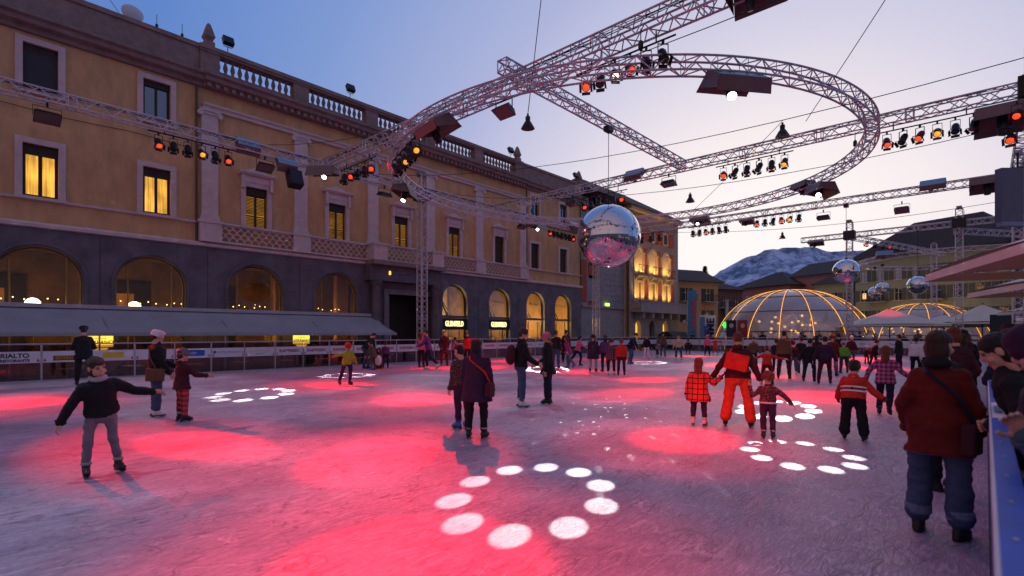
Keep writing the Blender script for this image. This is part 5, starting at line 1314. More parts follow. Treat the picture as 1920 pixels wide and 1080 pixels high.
# dark screen wall by the far parasols, posters, flags
q = cw((1880-960)/970*36, 36)
sc_ = thing('poster_wall', (q[0], q[1], gz), 'dark display board with faint print behind the crowd', 'display board')
ORG[sc_] = Vector((0, 0, 0)); sc_.rotation_euler = (0, 0, TH-R(90)); sc_.location = (q[0], q[1], gz)
MB().box(-.85, .85, -.05, .05, 0, 2.9+.5).build('board', m_black, sc_); MB().box(-.5, .5, -.056, -.051, 1.0, 1.6).build('print', mat('faint_print', (.05, .05, .05), .6), sc_)
MB().box(-.8, -.7, -.3, .3, 0, .04).box(.7, .8, -.3, .3, 0, .04).build('foot', m_black, sc_)
q = cw((1912-960)/970*24.5, 24.5)
tv = thing('screen_box', (q[0], q[1], 8.2), 'grey video screen housing beside the shadowy tower', 'screen')
ORG[tv] = Vector((0, 0, 0)); tv.rotation_euler = (0, 0, TH-R(90))
MB().box(-1.0, 1.0, -.15, .2, -1.35, 1.2).build('housing', mat('screen_grey', (.10, .11, .16), .4), tv); MB().box(-1.02, 1.02, -.22, .1, -1.55, -1.36).build('ledge', mat('ledge_blue', (.2, .25, .38), .4), tv)
MB().tube((0, .1, 1.2), (0, .1, 2.0), .05).build('hanger', m_black, tv)
def flag(px, dep, w, z0, z1, m, label, txt=None, tm=None, name='banner_flag', sz=.8, bold=.03):
    q = cw(*latdep(px, dep)); t = thing(name, (q[0], q[1], gz), label, 'banner', 'upright banners'); ORG[t] = Vector((0, 0, 0)); t.rotation_euler = (0, 0, TH-R(90))
    n = 14; vs = []
    for i in range(n+1):
        for j in range(7): vs.append((-w/2+w*j/6, .05*math.sin(i*.7+j*.6)*j/6, z0-gz+(z1-z0)*i/n))
    fs = [(i*7+j, i*7+j+1, (i+1)*7+j+1, (i+1)*7+j) for i in range(n) for j in range(6)]
    cl = MB().add(vs, fs).add([(a, b+.01, c) for a, b, c in vs], fs).build('cloth', m, t, smooth=True)
    MB().tube((-w/2-.03, .02, 0), (-w/2-.03, .02, z1-gz+.1), .03).build('pole', m_post, t); MB().lathe((-w/2-.03, .02, 0), [(.3, 0), (.3, .05), (.05, .08)], 12).build('foot', m_black, t)
    if txt: text('lettering', txt, sz, tm, cl, (w*.18, -.07, z0-gz+(z1-z0)*.5), (R(90), R(-90), 0), .004, bold=bold)
    return t, cl
m_fb = mat('flag_blue', (.04, .22, .42), .7); m_fr = mat('flag_red_print', (.5, .08, .08), .7)
flag(1298, 60, 1.0, 1.0, 6.6, m_fb, 'tall light blue banner with red lettering by the beige house', 'LOCARNO', m_fr, sz=.75)
t_, c_ = flag(1327, 50, 1.55, 0.2, 3.35, m_white, 'white upright banner reading EMME by the dome', 'EMME', m_ink, sz=1.0, bold=.03)
MB().box(-.78, -.3, -.075, -.06, .75, 3.7).build('blue_panel', mat('emme_blue', (.10, .22, .36), .6), c_); text('lettering', 'E', 1.3, m_blue, c_, (-.1, -.08, 2.3), (R(90), 0, 0), .004, bold=.03)
for px, m1, lb in ((1371, m_ink, 'black poster stand in front of the nearer dome'), (1392, mat('poster_red', (.30, .03, .02), .6), 'red poster stand in front of the nearer dome')):
    q = cw(*latdep(px, 47)); t = thing('poster_stand', (q[0], q[1], gz), lb, 'poster', 'poster stands'); ORG[t] = Vector((0, 0, 0)); t.rotation_euler = (0, 0, TH-R(90))
    MB().box(-.44, .44, -.04, .04, .3, 3.3).build('panel', m1, t); MB().box(-.40, -.34, -.02, .02, 0, .3).box(.34, .40, -.02, .02, 0, .3).build('leg', m_black, t)
    MB().box(-.32, .32, -.046, -.041, 1.0, 1.35).build('print', mat('poster_orange', (.5, .14, .03), .6), t); MB().box(-.30, .30, -.046, -.041, 1.6, 1.75).build('print', MATS['poster_orange'], t)
    MB().lathe((0, -.043, 2.8), [(.2, -.003), (.2, .003)], 14, Matrix.Rotation(R(90), 4, 'X')).build('emblem', mat('poster_pale', (.5, .4, .35), .6), t)
q = cw(*latdep(1359, 62)); t = thing('pharmacy_cross', (q[0], q[1], 2.6), 'small glowing green pharmacy cross at the dome edge', 'sign'); ORG[t] = Vector((0, 0, 0)); t.rotation_euler = (0, 0, TH-R(90))
e_gr = emis('green_cross', (.02, 1, .08), 4); MB().box(-.12, .12, -.05, .05, -.36, .36).box(-.36, -.121, -.05, .05, -.12, .12).box(.121, .36, -.05, .05, -.12, .12).build('cross', e_gr, t); MB().box(-.03, .03, .05, 3.0, -.03, .03).build('arm', m_black, t)
van = thing('covered_trailer', (*cw(*latdep(1262, 58)), gz), 'black covered trailer under the loggia balcony', 'trailer'); ORG[van] = Vector((0, 0, 0)); van.rotation_euler = (0, 0, R(0))
m_tarp = mat('black_tarp', (.012, .012, .014), .6)
MB().add([(-2.0,-.8,.5),(2.0,-.8,.5),(2.0,.8,.5),(-2.0,.8,.5),(-2.0,-.8,1.9),(2.0,-.8,1.9),(2.0,.8,1.9),(-2.0,.8,1.9),(-1.9,-.3,2.3),(1.9,-.3,2.3),(1.9,.3,2.3),(-1.9,.3,2.3)], [(0,3,2,1),(0,1,5,4),(1,2,6,5),(2,3,7,6),(3,0,4,7),(4,5,9,8),(5,6,10,9),(6,7,11,10),(7,4,8,11),(8,9,10,11)]).build('tarpaulin', m_tarp, van)
for sx in (-1.2, 1.2):
    for sy in (-.82, .82): MB().lathe((sx, sy, .3), [(.05, -.08), (.3, -.08), (.3, .08), (.05, .08)], 16, Matrix.Rotation(R(90), 4, 'X')).build('wheel', m_black, van)
# ------------------------------------------------------------------ people
def remesh(mb, vox, smooth_it=4, name='tmp'):
    me = mb.mesh(name, None, fix=True) if False else bpy.data.meshes.new(name)
    if isinstance(mb, MB): me.from_pydata([tuple(p) for p in mb.v], [], mb.f)
    o = bpy.data.objects.new('tmp', me)
    r = o.modifiers.new('r', 'REMESH'); r.mode = 'VOXEL'; r.voxel_size = vox; r.adaptivity = 0
    s = o.modifiers.new('s', 'SMOOTH'); s.iterations = smooth_it; s.factor = .5
    ev, dg = eval_mesh(o); em = ev.to_mesh()
    n = len(em.vertices); co = np.empty(n*3); em.vertices.foreach_get('co', co)
    vi = np.empty(len(em.loops), dtype=np.int32); em.loops.foreach_get('vertex_index', vi)
    fs = [tuple(q) for q in vi.reshape(-1, 4).tolist()] if len(vi) == 4*len(em.polygons) else [tuple(p.vertices) for p in em.polygons]
    ev.to_mesh_clear(); bpy.data.objects.remove(o); bpy.data.meshes.remove(me)
    return co.reshape(-1, 3), fs
def ell(m, c, rx, ry, rz, n=14, k=10, M=None): m.sphere(c, 1, n, k, (rx, ry, rz), M)
def head_data(vox):
    m = MB()
    ell(m, (0, -.012, .035), .076, .096, .082); ell(m, (0, .018, -.03), .060, .070, .085)      # skull, face
    ell(m, (0, .055, -.092), .030, .028, .024); ell(m, (0, .088, -.016), .013, .020, .014); m.tube((0, .080, .03), (0, .096, -.014), .009, .014, 8)   # chin, nose
    for s in (-1, 1):
        ell(m, (s*.078, -.012, -.005), .010, .022, .033); ell(m, (s*.040, .058, -.03), .026, .024, .024); ell(m, (s*.032, .074, .038), .024, .012, .009)
    ell(m, (0, .080, -.058), .024, .012, .006); ell(m, (0, .078, -.069), .021, .012, .007)
    m.tube((0, -.02, -.06), (0, -.03, -.17), .052, .055, 12)
    co, fs = remesh(m, vox, 2)
    fc = np.array([co[list(f)].mean(0) for f in fs]); mi = np.zeros(len(fs), int)
    lip = (np.abs(fc[:, 2]+.063) < .011) & (np.abs(fc[:, 0]) < .024) & (fc[:, 1] > .075); mi[lip] = 1
    vs = [tuple(c) for c in co]; mats = list(mi)
    e = MB()
    for s in (-1, 1): ell(e, (s*.032, .072, .016), .013, .010, .007, 8, 6)
    for f in e.f: fs.append(tuple(i+len(vs) for i in f)); mats.append(2)
    vs += [tuple(v) for v in e.v]
    e = MB()
    for s in (-1, 1): ell(e, (s*.034, .083, .042), .019, .005, .004, 8, 4, Matrix.Rotation(s*R(6), 3, 'Y'))
    for f in e.f: fs.append(tuple(i+len(vs) for i in f)); mats.append(3)
    vs += [tuple(v) for v in e.v]
    return np.array(vs), fs, mats
HEAD = {'near': head_data(.006), 'far': head_data(.013)}
def hand_data(vox, curl=25):
    """palm along -z from the wrist at 0, thumb on +y side, palm facing +x inward"""
    m = MB(); ell(m, (0, .0, -.045), .017, .040, .052, 12, 8); m.tube((0, 0, .03), (0, 0, -.02), .026, .028, 10)
    for i, (y, L) in enumerate(((.030, .072), (.010, .082), (-.010, .076), (-.029, .060))):
        p = Vector((0, y, -.085)); a = 0
        for k in range(3):
            a += R(curl*(.6 if k == 0 else 1)); q = p + Vector((-math.sin(a), y*.12, -math.cos(a)))*(L/3); m.tube(p, q, .0095-.001*k, .0088-.001*k, 8); ell(m, q, .0088-.001*k, .0088-.001*k, .0088-.001*k, 8, 6); p = q
    p = Vector((-.004, .034, -.028))
    for d, L in ((Vector((-.25, .75, -.65)), .038), (Vector((-.35, .3, -.9)), .030)):
        q = p + d.normalized()*L; m.tube(p, q, .0115, .0095, 8); ell(m, q, .0095, .0095, .0095, 8, 6); p = q
    return remesh(m, vox, 1)
HAND = {'near': hand_data(.005), 'far': hand_data(.0085)}
def cloth(name, col, kind='plain', col2=None, rough=.85, sc=9.0):
    if name in MATS: return MATS[name]
    if kind == 'plain': return mat(name, col, rough, var=.28, scale=5, bump=.5, bscale=13, spec=.25)
    m = bpy.data.materials.new(name); m.use_nodes = True; nt = m.node_tree; b = nt.nodes['Principled BSDF']; b.inputs['Roughness'].default_value = rough; L = nt.links.new; N = nt.nodes.new
    tcn = N('ShaderNodeTexCoord'); col2 = col2 or (0, 0, 0)
    def band(axis, scale, thr):
        sp = N('ShaderNodeSeparateXYZ'); L(tcn.outputs['Object'], sp.inputs[0])
        a = N('ShaderNodeMath'); a.operation = 'MULTIPLY'; a.inputs[1].default_value = scale; L(sp.outputs[axis], a.inputs[0])
        f = N('ShaderNodeMath'); f.operation = 'FRACT'; L(a.outputs[0], f.inputs[0])
        g = N('ShaderNodeMath'); g.operation = 'LESS_THAN'; g.inputs[1].default_value = thr; L(f.outputs[0], g.inputs[0]); return g.outputs[0]
    if kind in ('plaid', 'stripe', 'tiles'):
        thr = .5 if kind != 'tiles' else .16
        h = band(2, sc, thr)
        mx1 = N('ShaderNodeMixRGB'); mx1.inputs[1].default_value = (*col, 1); mx1.inputs[2].default_value = (*col2, 1)
        if kind == 'stripe': L(h, mx1.inputs[0])
        else:
            v = band(0, sc, thr); ad = N('ShaderNodeMath'); ad.operation = 'ADD' if kind == 'plaid' else 'MAXIMUM'; L(h, ad.inputs[0]); L(v, ad.inputs[1])
            if kind == 'plaid':
                hf = N('ShaderNodeMath'); hf.operation = 'MULTIPLY'; hf.inputs[1].default_value = .5; L(ad.outputs[0], hf.inputs[0]); L(hf.outputs[0], mx1.inputs[0])
            else: L(ad.outputs[0], mx1.inputs[0])
        L(mx1.outputs[0], b.inputs['Base Color'])
    elif kind == 'patch':
        vo = N('ShaderNodeTexVoronoi'); vo.feature = 'DISTANCE_TO_EDGE'; vo.inputs['Scale'].default_value = sc; L(tcn.outputs['Object'], vo.inputs['Vector'])
        rp = N('ShaderNodeValToRGB'); L(vo.outputs[0], rp.inputs[0]); rp.color_ramp.elements[0].position = .06; rp.color_ramp.elements[0].color = (*col2, 1); rp.color_ramp.elements[1].position = .10; rp.color_ramp.elements[1].color = (*col, 1)
        L(rp.outputs[0], b.inputs['Base Color'])
    MATS[name] = m; return m
SKIN = mat('skin', (.55, .31, .22), .55, var=.08, scale=20, spec=.3); LIP = mat('lips', (.42, .13, .11), .5); EYE = mat('eye', (.02, .015, .012), .2); BROW = mat('brow', (.06, .035, .02), .8)
CC = {'black': (.012, .012, .015), 'navy': (.012, .014, .035), 'jeans': (.05, .075, .14), 'grey': (.17, .16, .18), 'lgrey': (.35, .33, .36), 'purple': (.10, .035, .16), 'maroon': (.055, .012, .02), 'red': (.55, .03, .02),
      'green': (.12, .35, .03), 'white': (.65, .62, .64), 'pink': (.6, .12, .22), 'magenta': (.28, .03, .14), 'brown': (.12, .07, .04), 'olive': (.10, .09, .055), 'dred': (.11, .010, .007), 'orange': (.55, .06, .02), 'cream': (.55, .42, .30), 'blue': (.03, .12, .4), 'yellowgreen': (.28, .36, .03), 'dpurple': (.035, .015, .045), 'teal': (.05, .12, .16), 'dkgrey': (.04, .04, .045)}
def C(k):
    if k == 'plaidred': return cloth('cloth_plaid_red', (.5, .05, .07), 'plaid', (.02, .015, .02), sc=11)
    if k == 'plaidpink': return cloth('cloth_plaid_pink', (.50, .10, .22), 'plaid', (.06, .02, .08), sc=13)
    if k == 'plaidbrown': return cloth('cloth_plaid_brown', (.22, .07, .09), 'plaid', (.02, .015, .02), sc=12)
    if k == 'tilered': return cloth('cloth_tile_red', (.55, .045, .02), 'tiles', (.015, .01, .012), sc=11)
    if k == 'patchblack': return cloth('cloth_patch_black', (.025, .014, .014), 'patch', (.14, .06, .06), sc=24)
    if k == 'stripegrey': return cloth('cloth_stripe_grey', (.16, .17, .18), 'stripe', (.05, .05, .055), sc=26)
    if k == 'camo': return cloth('cloth_camo', (.10, .09, .05), 'patch', (.04, .04, .02), sc=10)
    if k == 'reflect': return mat('reflective_tape', (.75, .72, .74), .4)
    return cloth('cloth_'+k, CC[k])
HAIRC = {'dark': (.015, .01, .008), 'brown': (.05, .024, .012), 'red': (.16, .04, .015), 'blond': (.22, .14, .06), 'grey': (.2, .19, .18)}
def hairm(k): return mat('hair_'+k, HAIRC[k], .55, var=.5, scale=4, bump=.8, bscale=60, stretch=(6, 6, 1))
# skates
def skate_meshes():
    d = {}
    m = MB(); 
    rings = [((0, -.005, .17), .048, .055), ((0, -.005, .12), .044, .052), ((0, .0, .085), .044, .062)]
    vs = []; n = 14
    for c, a, b in rings:
        for k in range(n): t = 2*PI*k/n; vs.append((c[0]+a*math.cos(t), c[1]+b*math.sin(t), c[2]))
    m.add(vs, [(i*n+k, i*n+(k+1) % n, (i+1)*n+(k+1) % n, (i+1)*n+k) for i in range(2) for k in range(n)] + [tuple(range(n))])
    ell(m, (0, .055, .068), .046, .10, .036, 14, 8); ell(m, (0, -.035, .072), .042, .045, .042, 12, 8); ell(m, (0, .03, .085), .042, .075, .05, 12, 8)
    co, fs = remesh(m, .011, 2)
    boot = MB(); boot.v = [tuple(c) for c in co]; boot.f = fs
    sole = MB(); pts = [(.040*math.cos(2*PI*k/18)*(1 if math.sin(2*PI*k/18) > 0 else .85), .035+.122*math.sin(2*PI*k/18), .030) for k in range(18)]; sole.poly(pts, .014)
    for y in (-.055, .085): sole.box(-.012, .012, y-.03, y+.03, .012, .030)
    blade = MB(); blade.poly([(-.002, -.115, .004), (-.002, .125, .0), (-.002, .152, .008), (-.002, .156, .022), (-.002, .14, .018), (-.002, -.1, .018)], .004, (1, 0, 0))
    bm_ = blade.mesh('blade', mat('steel_blade', (.6, .6, .62), .25, .9))
    cuff = MB().lathe((0, -.005, .152), [(.055, 0), (.058, .01), (.058, .028), (.05, .034)], 12)
    lace = MB()
    for k in range(4): lace.tube((-.026, .055+k*-.012, .098+k*.018), (.026, .055+k*-.012, .104+k*.018), .004, n=4)
    for nm, c, c2 in (('black', (.015, .014, .016), (.3, .3, .3)), ('white', (.62, .6, .6), (.5, .5, .5)), ('blue', (.03, .13, .38), (.02, .05, .2))):
        d[nm] = (boot.mesh('boot', mat('skate_'+nm, c, .45), smooth=True), sole.mesh('sole', m_black if nm != 'white' else mat('sole_brown', (.08, .05, .03), .6)), bm_, cuff.mesh('cuff', mat('skate_cuff_'+nm, c2, .7)), lace.mesh('lace', m_white))
    m = MB(); ell(m, (0, .05, .045), .046, .10, .045, 12, 8); ell(m, (0, -.03, .05), .042, .05, .05, 12, 8); m.tube((0, -.01, .06), (0, -.012, .17), .046, .05, 12); m.poly([(.046*math.cos(2*PI*k/16), .03+.125*math.sin(2*PI*k/16), .0) for k in range(16)], .03)
    co, fs = remesh(m, .011, 2); sh = MB(); sh.v = [tuple(c) for c in co]; sh.f = fs
    d['shoe'] = (sh.mesh('boot', mat('shoe_black', (.012, .011, .012), .55), smooth=True), None, None, None, None)
    return d
SK = skate_meshes()
POSE = {
 # arms: (upper, fore) vectors with x outwards, y forward, z up; legs: (thigh, shin); lean: forward, side; one entry each side (right, left)
 'stand': dict(arm=(((.18, .02, -1), (.10, .22, -1)),)*2, leg=(((.06, .04, -1), (.04, -.03, -1)),)*2, lean=(3, 0)),
 'stand2': dict(arm=(((.25, -.05, -1), (.10, .45, -.8)), ((.2, .1, -1), (0, .5, -.8))), leg=(((.10, .05, -1), (.05, -.04, -1)), ((.03, -.02, -1), (.02, -.06, -1))), lean=(4, 2)),
 'pockets': dict(arm=(((.32, -.22, -1), (-.25, .55, -.9)),)*2, leg=(((.07, .03, -1), (.03, -.03, -1)),)*2, lean=(4, 0)),
 'glide': dict(arm=(((.38, .1, -.9), (.28, .4, -.85)), ((.45, -.05, -.9), (.3, .3, -.9))), leg=(((.10, .22, -1), (.05, -.18, -1)), ((.14, .0, -1), (.10, -.18, -1))), lean=(14, 0)),
 'wide': dict(arm=(((.8, .1, -.6), (.7, .3, -.5)),)*2, leg=(((.10, .14, -1), (.08, -.12, -1)), ((.11, .04, -1), (.09, -.12, -1))), lean=(9, 0)),
 'stride': dict(arm=(((.45, .45, -.8), (.2, .7, -.4)), ((.45, -.35, -.8), (.3, -.05, -.9))), leg=(((.06, .42, -1), (.0, -.20, -1)), ((.22, -.38, -1), (.10, -.75, -.8))), lean=(16, 0)),
 'spread': dict(arm=(((1, .05, -.15), (1, .15, -.1)),)*2, leg=(((.16, .1, -1), (.12, -.1, -1)),)*2, lean=(10, 0)),
 'hold': dict(arm=(((.12, .55, -.8), (-.05, .95, -.35)),)*2, leg=(((.06, .04, -1), (.03, -.04, -1)),)*2, lean=(4, 0)),
 'bend': dict(arm=(((.2, .75, -.7), (.0, .8, -.6)),)*2, leg=(((.12, .30, -1), (.06, -.25, -1)),)*2, lean=(42, 0)),
 'rail': dict(arm=(((.35, .25, -.9), (-.65, .6, .1)),)*2, leg=(((.08, -.05, -1), (.04, -.05, -1)),)*2, lean=(16, 0)),
}
NEWP = []
def person(px, py, top, ang, label, pose='stand', jacket='black', pants='jeans', shoes='black', hair='short', hc='brown', hat=None, coat=0.0, hood=None, gloves=None, bulk=1.0, hd=(0, 0), arm=None, leg=None, lean=None,
           pos=None, H=None, group='skaters on the ice', baggy=1.0, extras=(), base=0.0, turn=0.0, crop=None):
    if pos is None:
        dep = 1.6*970/(py-625); lat = (px-960)/970*dep; X, Y = cw(lat, dep); ztop = 1.6+(625-top)/970*dep
    else: X, Y = pos; dep = X*fwd.x+Y*fwd.y; ztop = H
    P = POSE[pose]; arm = arm or P['arm']; leg = leg or P['leg']; lean = lean or P['lean']
    lod = 'near' if dep < 8.6 else 'far'; vox = .013 if dep < 8.6 else (.018 if dep < 16 else .027)
    lift = .05 if shoes != 'shoe' else 0.0
    Ht = ztop if H is None else H
    Ht = Ht/(1-.10*math.sin(R(lean[0]))) ; Hb = Ht - lift
    sc = Hb/1.7; cf = 1+max(0, 1.7-Hb)*.55; h = Hb
    V = Vector
    def U(v): return V(v).normalized()
    kids = max(0, 1.7-Hb)
    skate_k = sc*(1+kids*.35); ank = .13*skate_k
    lg = {}; lo = 1e9
    for s, (th, sh) in zip((1, -1), leg):
        th, sh = U((th[0]*s, th[1], th[2])), U((sh[0]*s, sh[1], sh[2]))
        hip = V((s*.056*h, 0, 0)); kn = hip+th*(.245*h); an = kn+sh*(.255*h-ank*.35); lg[s] = (hip, kn, an); lo = min(lo, an.z)
    cz = ank+lift*.0 - lo; Cc = V((0, 0, cz))
    for s in lg: lg[s] = tuple(p+Cc for p in lg[s])
    a, b_ = R(lean[0]), R(lean[1]); Rm = Matrix.Rotation(-a, 3, 'X') @ Matrix.Rotation(b_, 3, 'Y') @ Matrix.Rotation(R(turn), 3, 'Z')
    up, rt, fw = Rm @ V((0, 0, 1)), Rm @ V((1, 0, 0)), Rm @ V((0, 1, 0))
    spine = Hb - cz - .226*sc*cf - .045*h*.9     # what is left for trunk and neck at full stretch
    spine = max(.22*h, min(.335*h, spine)); Nk = Cc+up*spine
    prim = []          # (a, b, r0, r1, material index)
    m = MB()
    def cap(p, q, r0, r1, mi):
        m.tube(p, q, r0, r1, 12); m.sphere(p, r0, 12, 8); m.sphere(q, r1, 12, 8); prim.append((p, q, r0, r1, mi))
    bk = bulk*sc*(1+kids*.12)
    def ringloft(rs, mi):
        n = 18; vs = []
        for c, rx, ry, r_, f_ in rs:
            for k in range(n):
                t = 2*PI*k/n; vs.append(c + r_*(rx*math.cos(t)) + f_*(ry*math.sin(t)))
        mm = len(rs); m.add(vs, [(i*n+k, i*n+(k+1) % n, (i+1)*n+(k+1) % n, (i+1)*n+k) for i in range(mm-1) for k in range(n)] + [tuple(range(n-1, -1, -1)), tuple(range((mm-1)*n, mm*n))])
        for (c0, x0, y0, _, _), (c1, x1, y1, _, _) in zip(rs, rs[1:]): prim.append((c0, c1, (x0+y0)/2, (x1+y1)/2, mi))
    hemz = -.055*h - coat*h
    X1, Y1 = V((1, 0, 0)), V((0, 1, 0))
    kn_y = (lg[1][1].y+lg[-1][1].y)/2
    rs = []
    if coat > .02:
        spread = .115+coat*.22+abs(lg[1][1].x-lg[-1][1].x-.11*h)*.25/h
        rs.append((Cc+V((0, kn_y*coat*1.6, hemz)), spread*1.7*bk, (.10+coat*.16)*1.7*bk, X1, Y1))
        rs.append((Cc+V((0, kn_y*coat*.6, hemz*.45)), (.112+coat*.08)*1.7*bk, (.088+coat*.06)*1.7*bk, X1, Y1))
    else: rs.append((Cc+up*hemz*.9, .108*1.7*bk, .082*1.7*bk, rt, fw)); rs.append((Cc+up*(hemz*.9+.02*h), .112*1.7*bk, .086*1.7*bk, rt, fw))
    rs += [(Cc+up*(.06*h), .098*1.7*bk, .076*1.7*bk, rt, fw), (Cc+up*(spine*.55), .102*1.7*bk, .080*1.7*bk, rt, fw), (Cc+up*(spine*.76), .104*1.7*bk, .076*1.7*bk, rt, fw), (Cc+up*(spine*.90), .080*1.7*bk, .058*1.7*bk, rt, fw), (Cc+up*(spine*.98), .044*1.7*bk, .044*1.7*bk, rt, fw), (Nk+up*.008*h, .036*1.7*sc, .038*1.7*sc, rt, fw)]
    ringloft(rs, 0)
    hands = []
    for s, (ua, fa) in zip((1, -1), arm):
        sp = Nk - up*(.052*h) + rt*(s*.084*1.7*bk)
        ud, fd = U(rt*(ua[0]*s)+fw*ua[1]+up*ua[2]), U(rt*(fa[0]*s)+fw*fa[1]+up*fa[2])
        el_ = sp+ud*(.165*h); wr = el_+fd*(.135*h)
        cap(sp, el_, .044*1.7*bk*.95, .037*1.7*bk*.95, 8); cap(el_, wr, .037*1.7*bk*.95, .031*1.7*bk*.95, 8); hands.append((s, wr, fd, ud))
    for s in (1, -1):
        hip, kn, an = lg[s]; bg_ = baggy*sc*1.7*(1+kids*.1)
        cap(hip+V((0, 0, .01*h)), kn, .060*bg_, .043*bg_, 1); cap(kn, an+V((0, 0, .035*sc)), .043*bg_, .037*bg_ if baggy < 1.15 else .048*bg_, 1)
    if coat <= .02: prim.append((Cc-V((0, 0, .03*h)), Cc-V((0, 0, .03*h)), .085*bk*1.7, .085*bk*1.7, 1)); m.sphere(Cc-V((0, 0, .03*h)), .088*1.7*bk, 14, 8)
    # neck in skin or collar
    hu = U(up+V((0, 0, .6))); hdr = Matrix.Rotation(R(-hd[0]), 3, 'Z') @ Matrix.Rotation(R(-hd[1])-a*.25, 3, 'X')
    hs = sc*cf; hc_ = Nk + hu*(.112*hs + .018*h)
    cap(Nk, Nk+hu*(.03*h), .05*sc, .047*sc, 2 if not hood else 0)
    if hood: m.sphere(Nk - fw*(.045*h)+up*(.005*h), .075*sc*1.1, 14, 10, (1.25, .75, .62)); prim.append((Nk-fw*(.045*h), Nk-fw*(.045*h), .085*sc, .085*sc, 3))
    co, fs = remesh(m, vox, 3)
    fc = co[np.array(fs)].mean(1); best = np.full(len(fs), 1e9); mi = np.zeros(len(fs), int)
    for p, q, r0, r1, k in prim:
        p_, q_ = np.array(p), np.array(q); d_ = q_-p_; L2 = max(d_.dot(d_), 1e-9); t = np.clip((fc-p_)@d_/L2, 0, 1)
        ds = np.linalg.norm(fc-p_-t[:, None]*d_, axis=1)-(r0+(r1-r0)*t)
        w = ds < best; best[w] = ds[w]; mi[w] = k
    # jacket wins above its hem on the trunk
    tr = (fc-np.array(Cc))@np.array(up if coat <= .02 else V((0, 0, 1)))
    trunk = (tr > hemz*.95) & (mi == 1) & (np.abs((fc-np.array(Cc))@np.array(rt)) < .13*1.7*bk) & (np.abs((fc-np.array(Cc))@np.array(fw)) < .10*1.7*bk) ; mi[trunk] = 0
    low = (mi == 0) & (tr < hemz*(.86 if coat <= .02 else .97)); mi[low] = 1; mi[mi == 8] = 0
    # folds
    me0 = bpy.data.meshes.new('t'); me0.from_pydata(co.tolist(), [], fs); nrm_ = np.empty(len(co)*3); me0.vertices.foreach_get('normal', nrm_); nrm_ = nrm_.reshape(-1, 3); bpy.data.meshes.remove(me0)
    seed = px*.37+py*.11
    amp = .013*sc
    for i in range(len(co)):
        c = co[i]; v = V((c[0]*5+seed+c[2]*3, c[1]*5-c[2]*2, c[2]*15)); co[i] += nrm_[i]*(amp*(mnoise.noise(v)+.5*mnoise.noise(v*2.3)))
    vs = co.tolist(); mats = list(mi); fs = list(fs)
    hv, hf, hm = HEAD[lod]; hR = np.array(Rm @ hdr if lean[0] < 20 else Rm @ hdr)
    hvw = (hv*hs)@hR.T + np.array(hc_); o_ = len(vs)
    # jacket0 trousers1 skin2 hood3 lip4 eye5 brow6 glove7
    fs += [tuple(i+o_ for i in f) for f in hf]; mats += [(2, 4, 5, 6)[k] for k in hm]; vs += hvw.tolist()
    gm = 7 if gloves else 2
    hvx, hfx = HAND[lod]
    for s, wr, fd, ud in hands:
        z = -fd; inw = (-rt*s); inw = (inw - z*inw.dot(z)); inw = inw.normalized() if inw.length > .05 else rt
        y = z.cross(inw)*s*-1; y = y if y.dot(fw)+.3*y.dot(up) > -10 else -y
        Mh = np.array(Matrix((-inw, z.cross(-inw), z)).transposed()); hx = hvx*np.array((1, 1.0, 1))
        if (V(z.cross(-inw)).dot(fw) < 0): hx = hx*np.array((1, -1, 1))
        hk = sc*1.05*(1+kids*.15)
        w = (hx*hk)@Mh.T + np.array(wr - fd*(.0*h)); o_ = len(vs); fs += [tuple(i+o_ for i in f) for f in hfx]; mats += [gm]*len(hfx); vs += w.tolist()
    me = bpy.data.meshes.new('person'); me.from_pydata(vs, [], fs)
    for mm in (C(jacket), C(pants), SKIN, C(hood) if hood else C(jacket), LIP, EYE, BROW, C(gloves) if gloves else SKIN): me.materials.append(mm)
    me.polygons.foreach_set('material_index', np.array(mats, dtype=np.int32)); me.shade_smooth(); me.update()
    bearing = math.atan2(Y, X)
    o = bpy.data.objects.new('person', me); COL.objects.link(o); o.location = (X, Y, base+.001); o.rotation_euler = (0, 0, bearing-R(ang)-PI/2)
    tag(o, label, 'person', group); ORG[o] = V((0, 0, 0))
    # --- head wear and hair
    def hobj(nm, mb, mt, smooth=True, vox_=None):
        if vox_:
            c_, f_ = remesh(mb, vox_, 2); mb = MB(); mb.f = f_
            for x in c_:
                v = V(x); dd_ = v.normalized()*(.006*mnoise.noise(V((v.x*55, v.y*55, v.z*16+seed)))+.005*mnoise.noise(V((v.x*20+seed, v.y*20, v.z*9)))); mb.v.append(tuple(v+dd_))
        q = bpy.data.objects.new(nm, mb.mesh(nm, mt, smooth=smooth, fix=vox_ is None)); COL.objects.link(q); q.parent = o
        q.matrix_local = Matrix.Translation(hc_) @ Matrix([list(r)+[0] for r in hR]+[[0, 0, 0, 1]]) @ Matrix.Scale(hs, 4); return q
    hvx_ = .010 if lod == 'near' else .018
    if hair:
        g = MB(); ell(g, (0, -.019, .050), .0855, .100, .084)
        if hair in ('short',): ell(g, (0, -.05, -.005), .074, .066, .07)
        if hair == 'bob': ell(g, (0, -.04, -.03), .088, .078, .105)
        if hair == 'long': ell(g, (0, -.05, -.03), .086, .075, .10); ell(g, (0, -.075, -.13), .078, .048, .13)
        if hair == 'curly':
            rng = random.Random(px)
            for k in range(40):
                t, u = rng.uniform(0, 2*PI), rng.uniform(-.5, 1); rr = math.sqrt(1-u*u); p = V((.085*rr*math.cos(t), -.035+.085*rr*math.sin(t), .03+.085*u))
                if p.y < .03 or p.z > .07: ell(g, p, .035, .035, .035, 8, 6)
        if hair == 'pony': ell(g, (0, -.125, .03), .03, .03, .03); ell(g, (0, -.14, -.04), .024, .024, .075); ell(g, (0, -.05, -.005), .074, .06, .065)
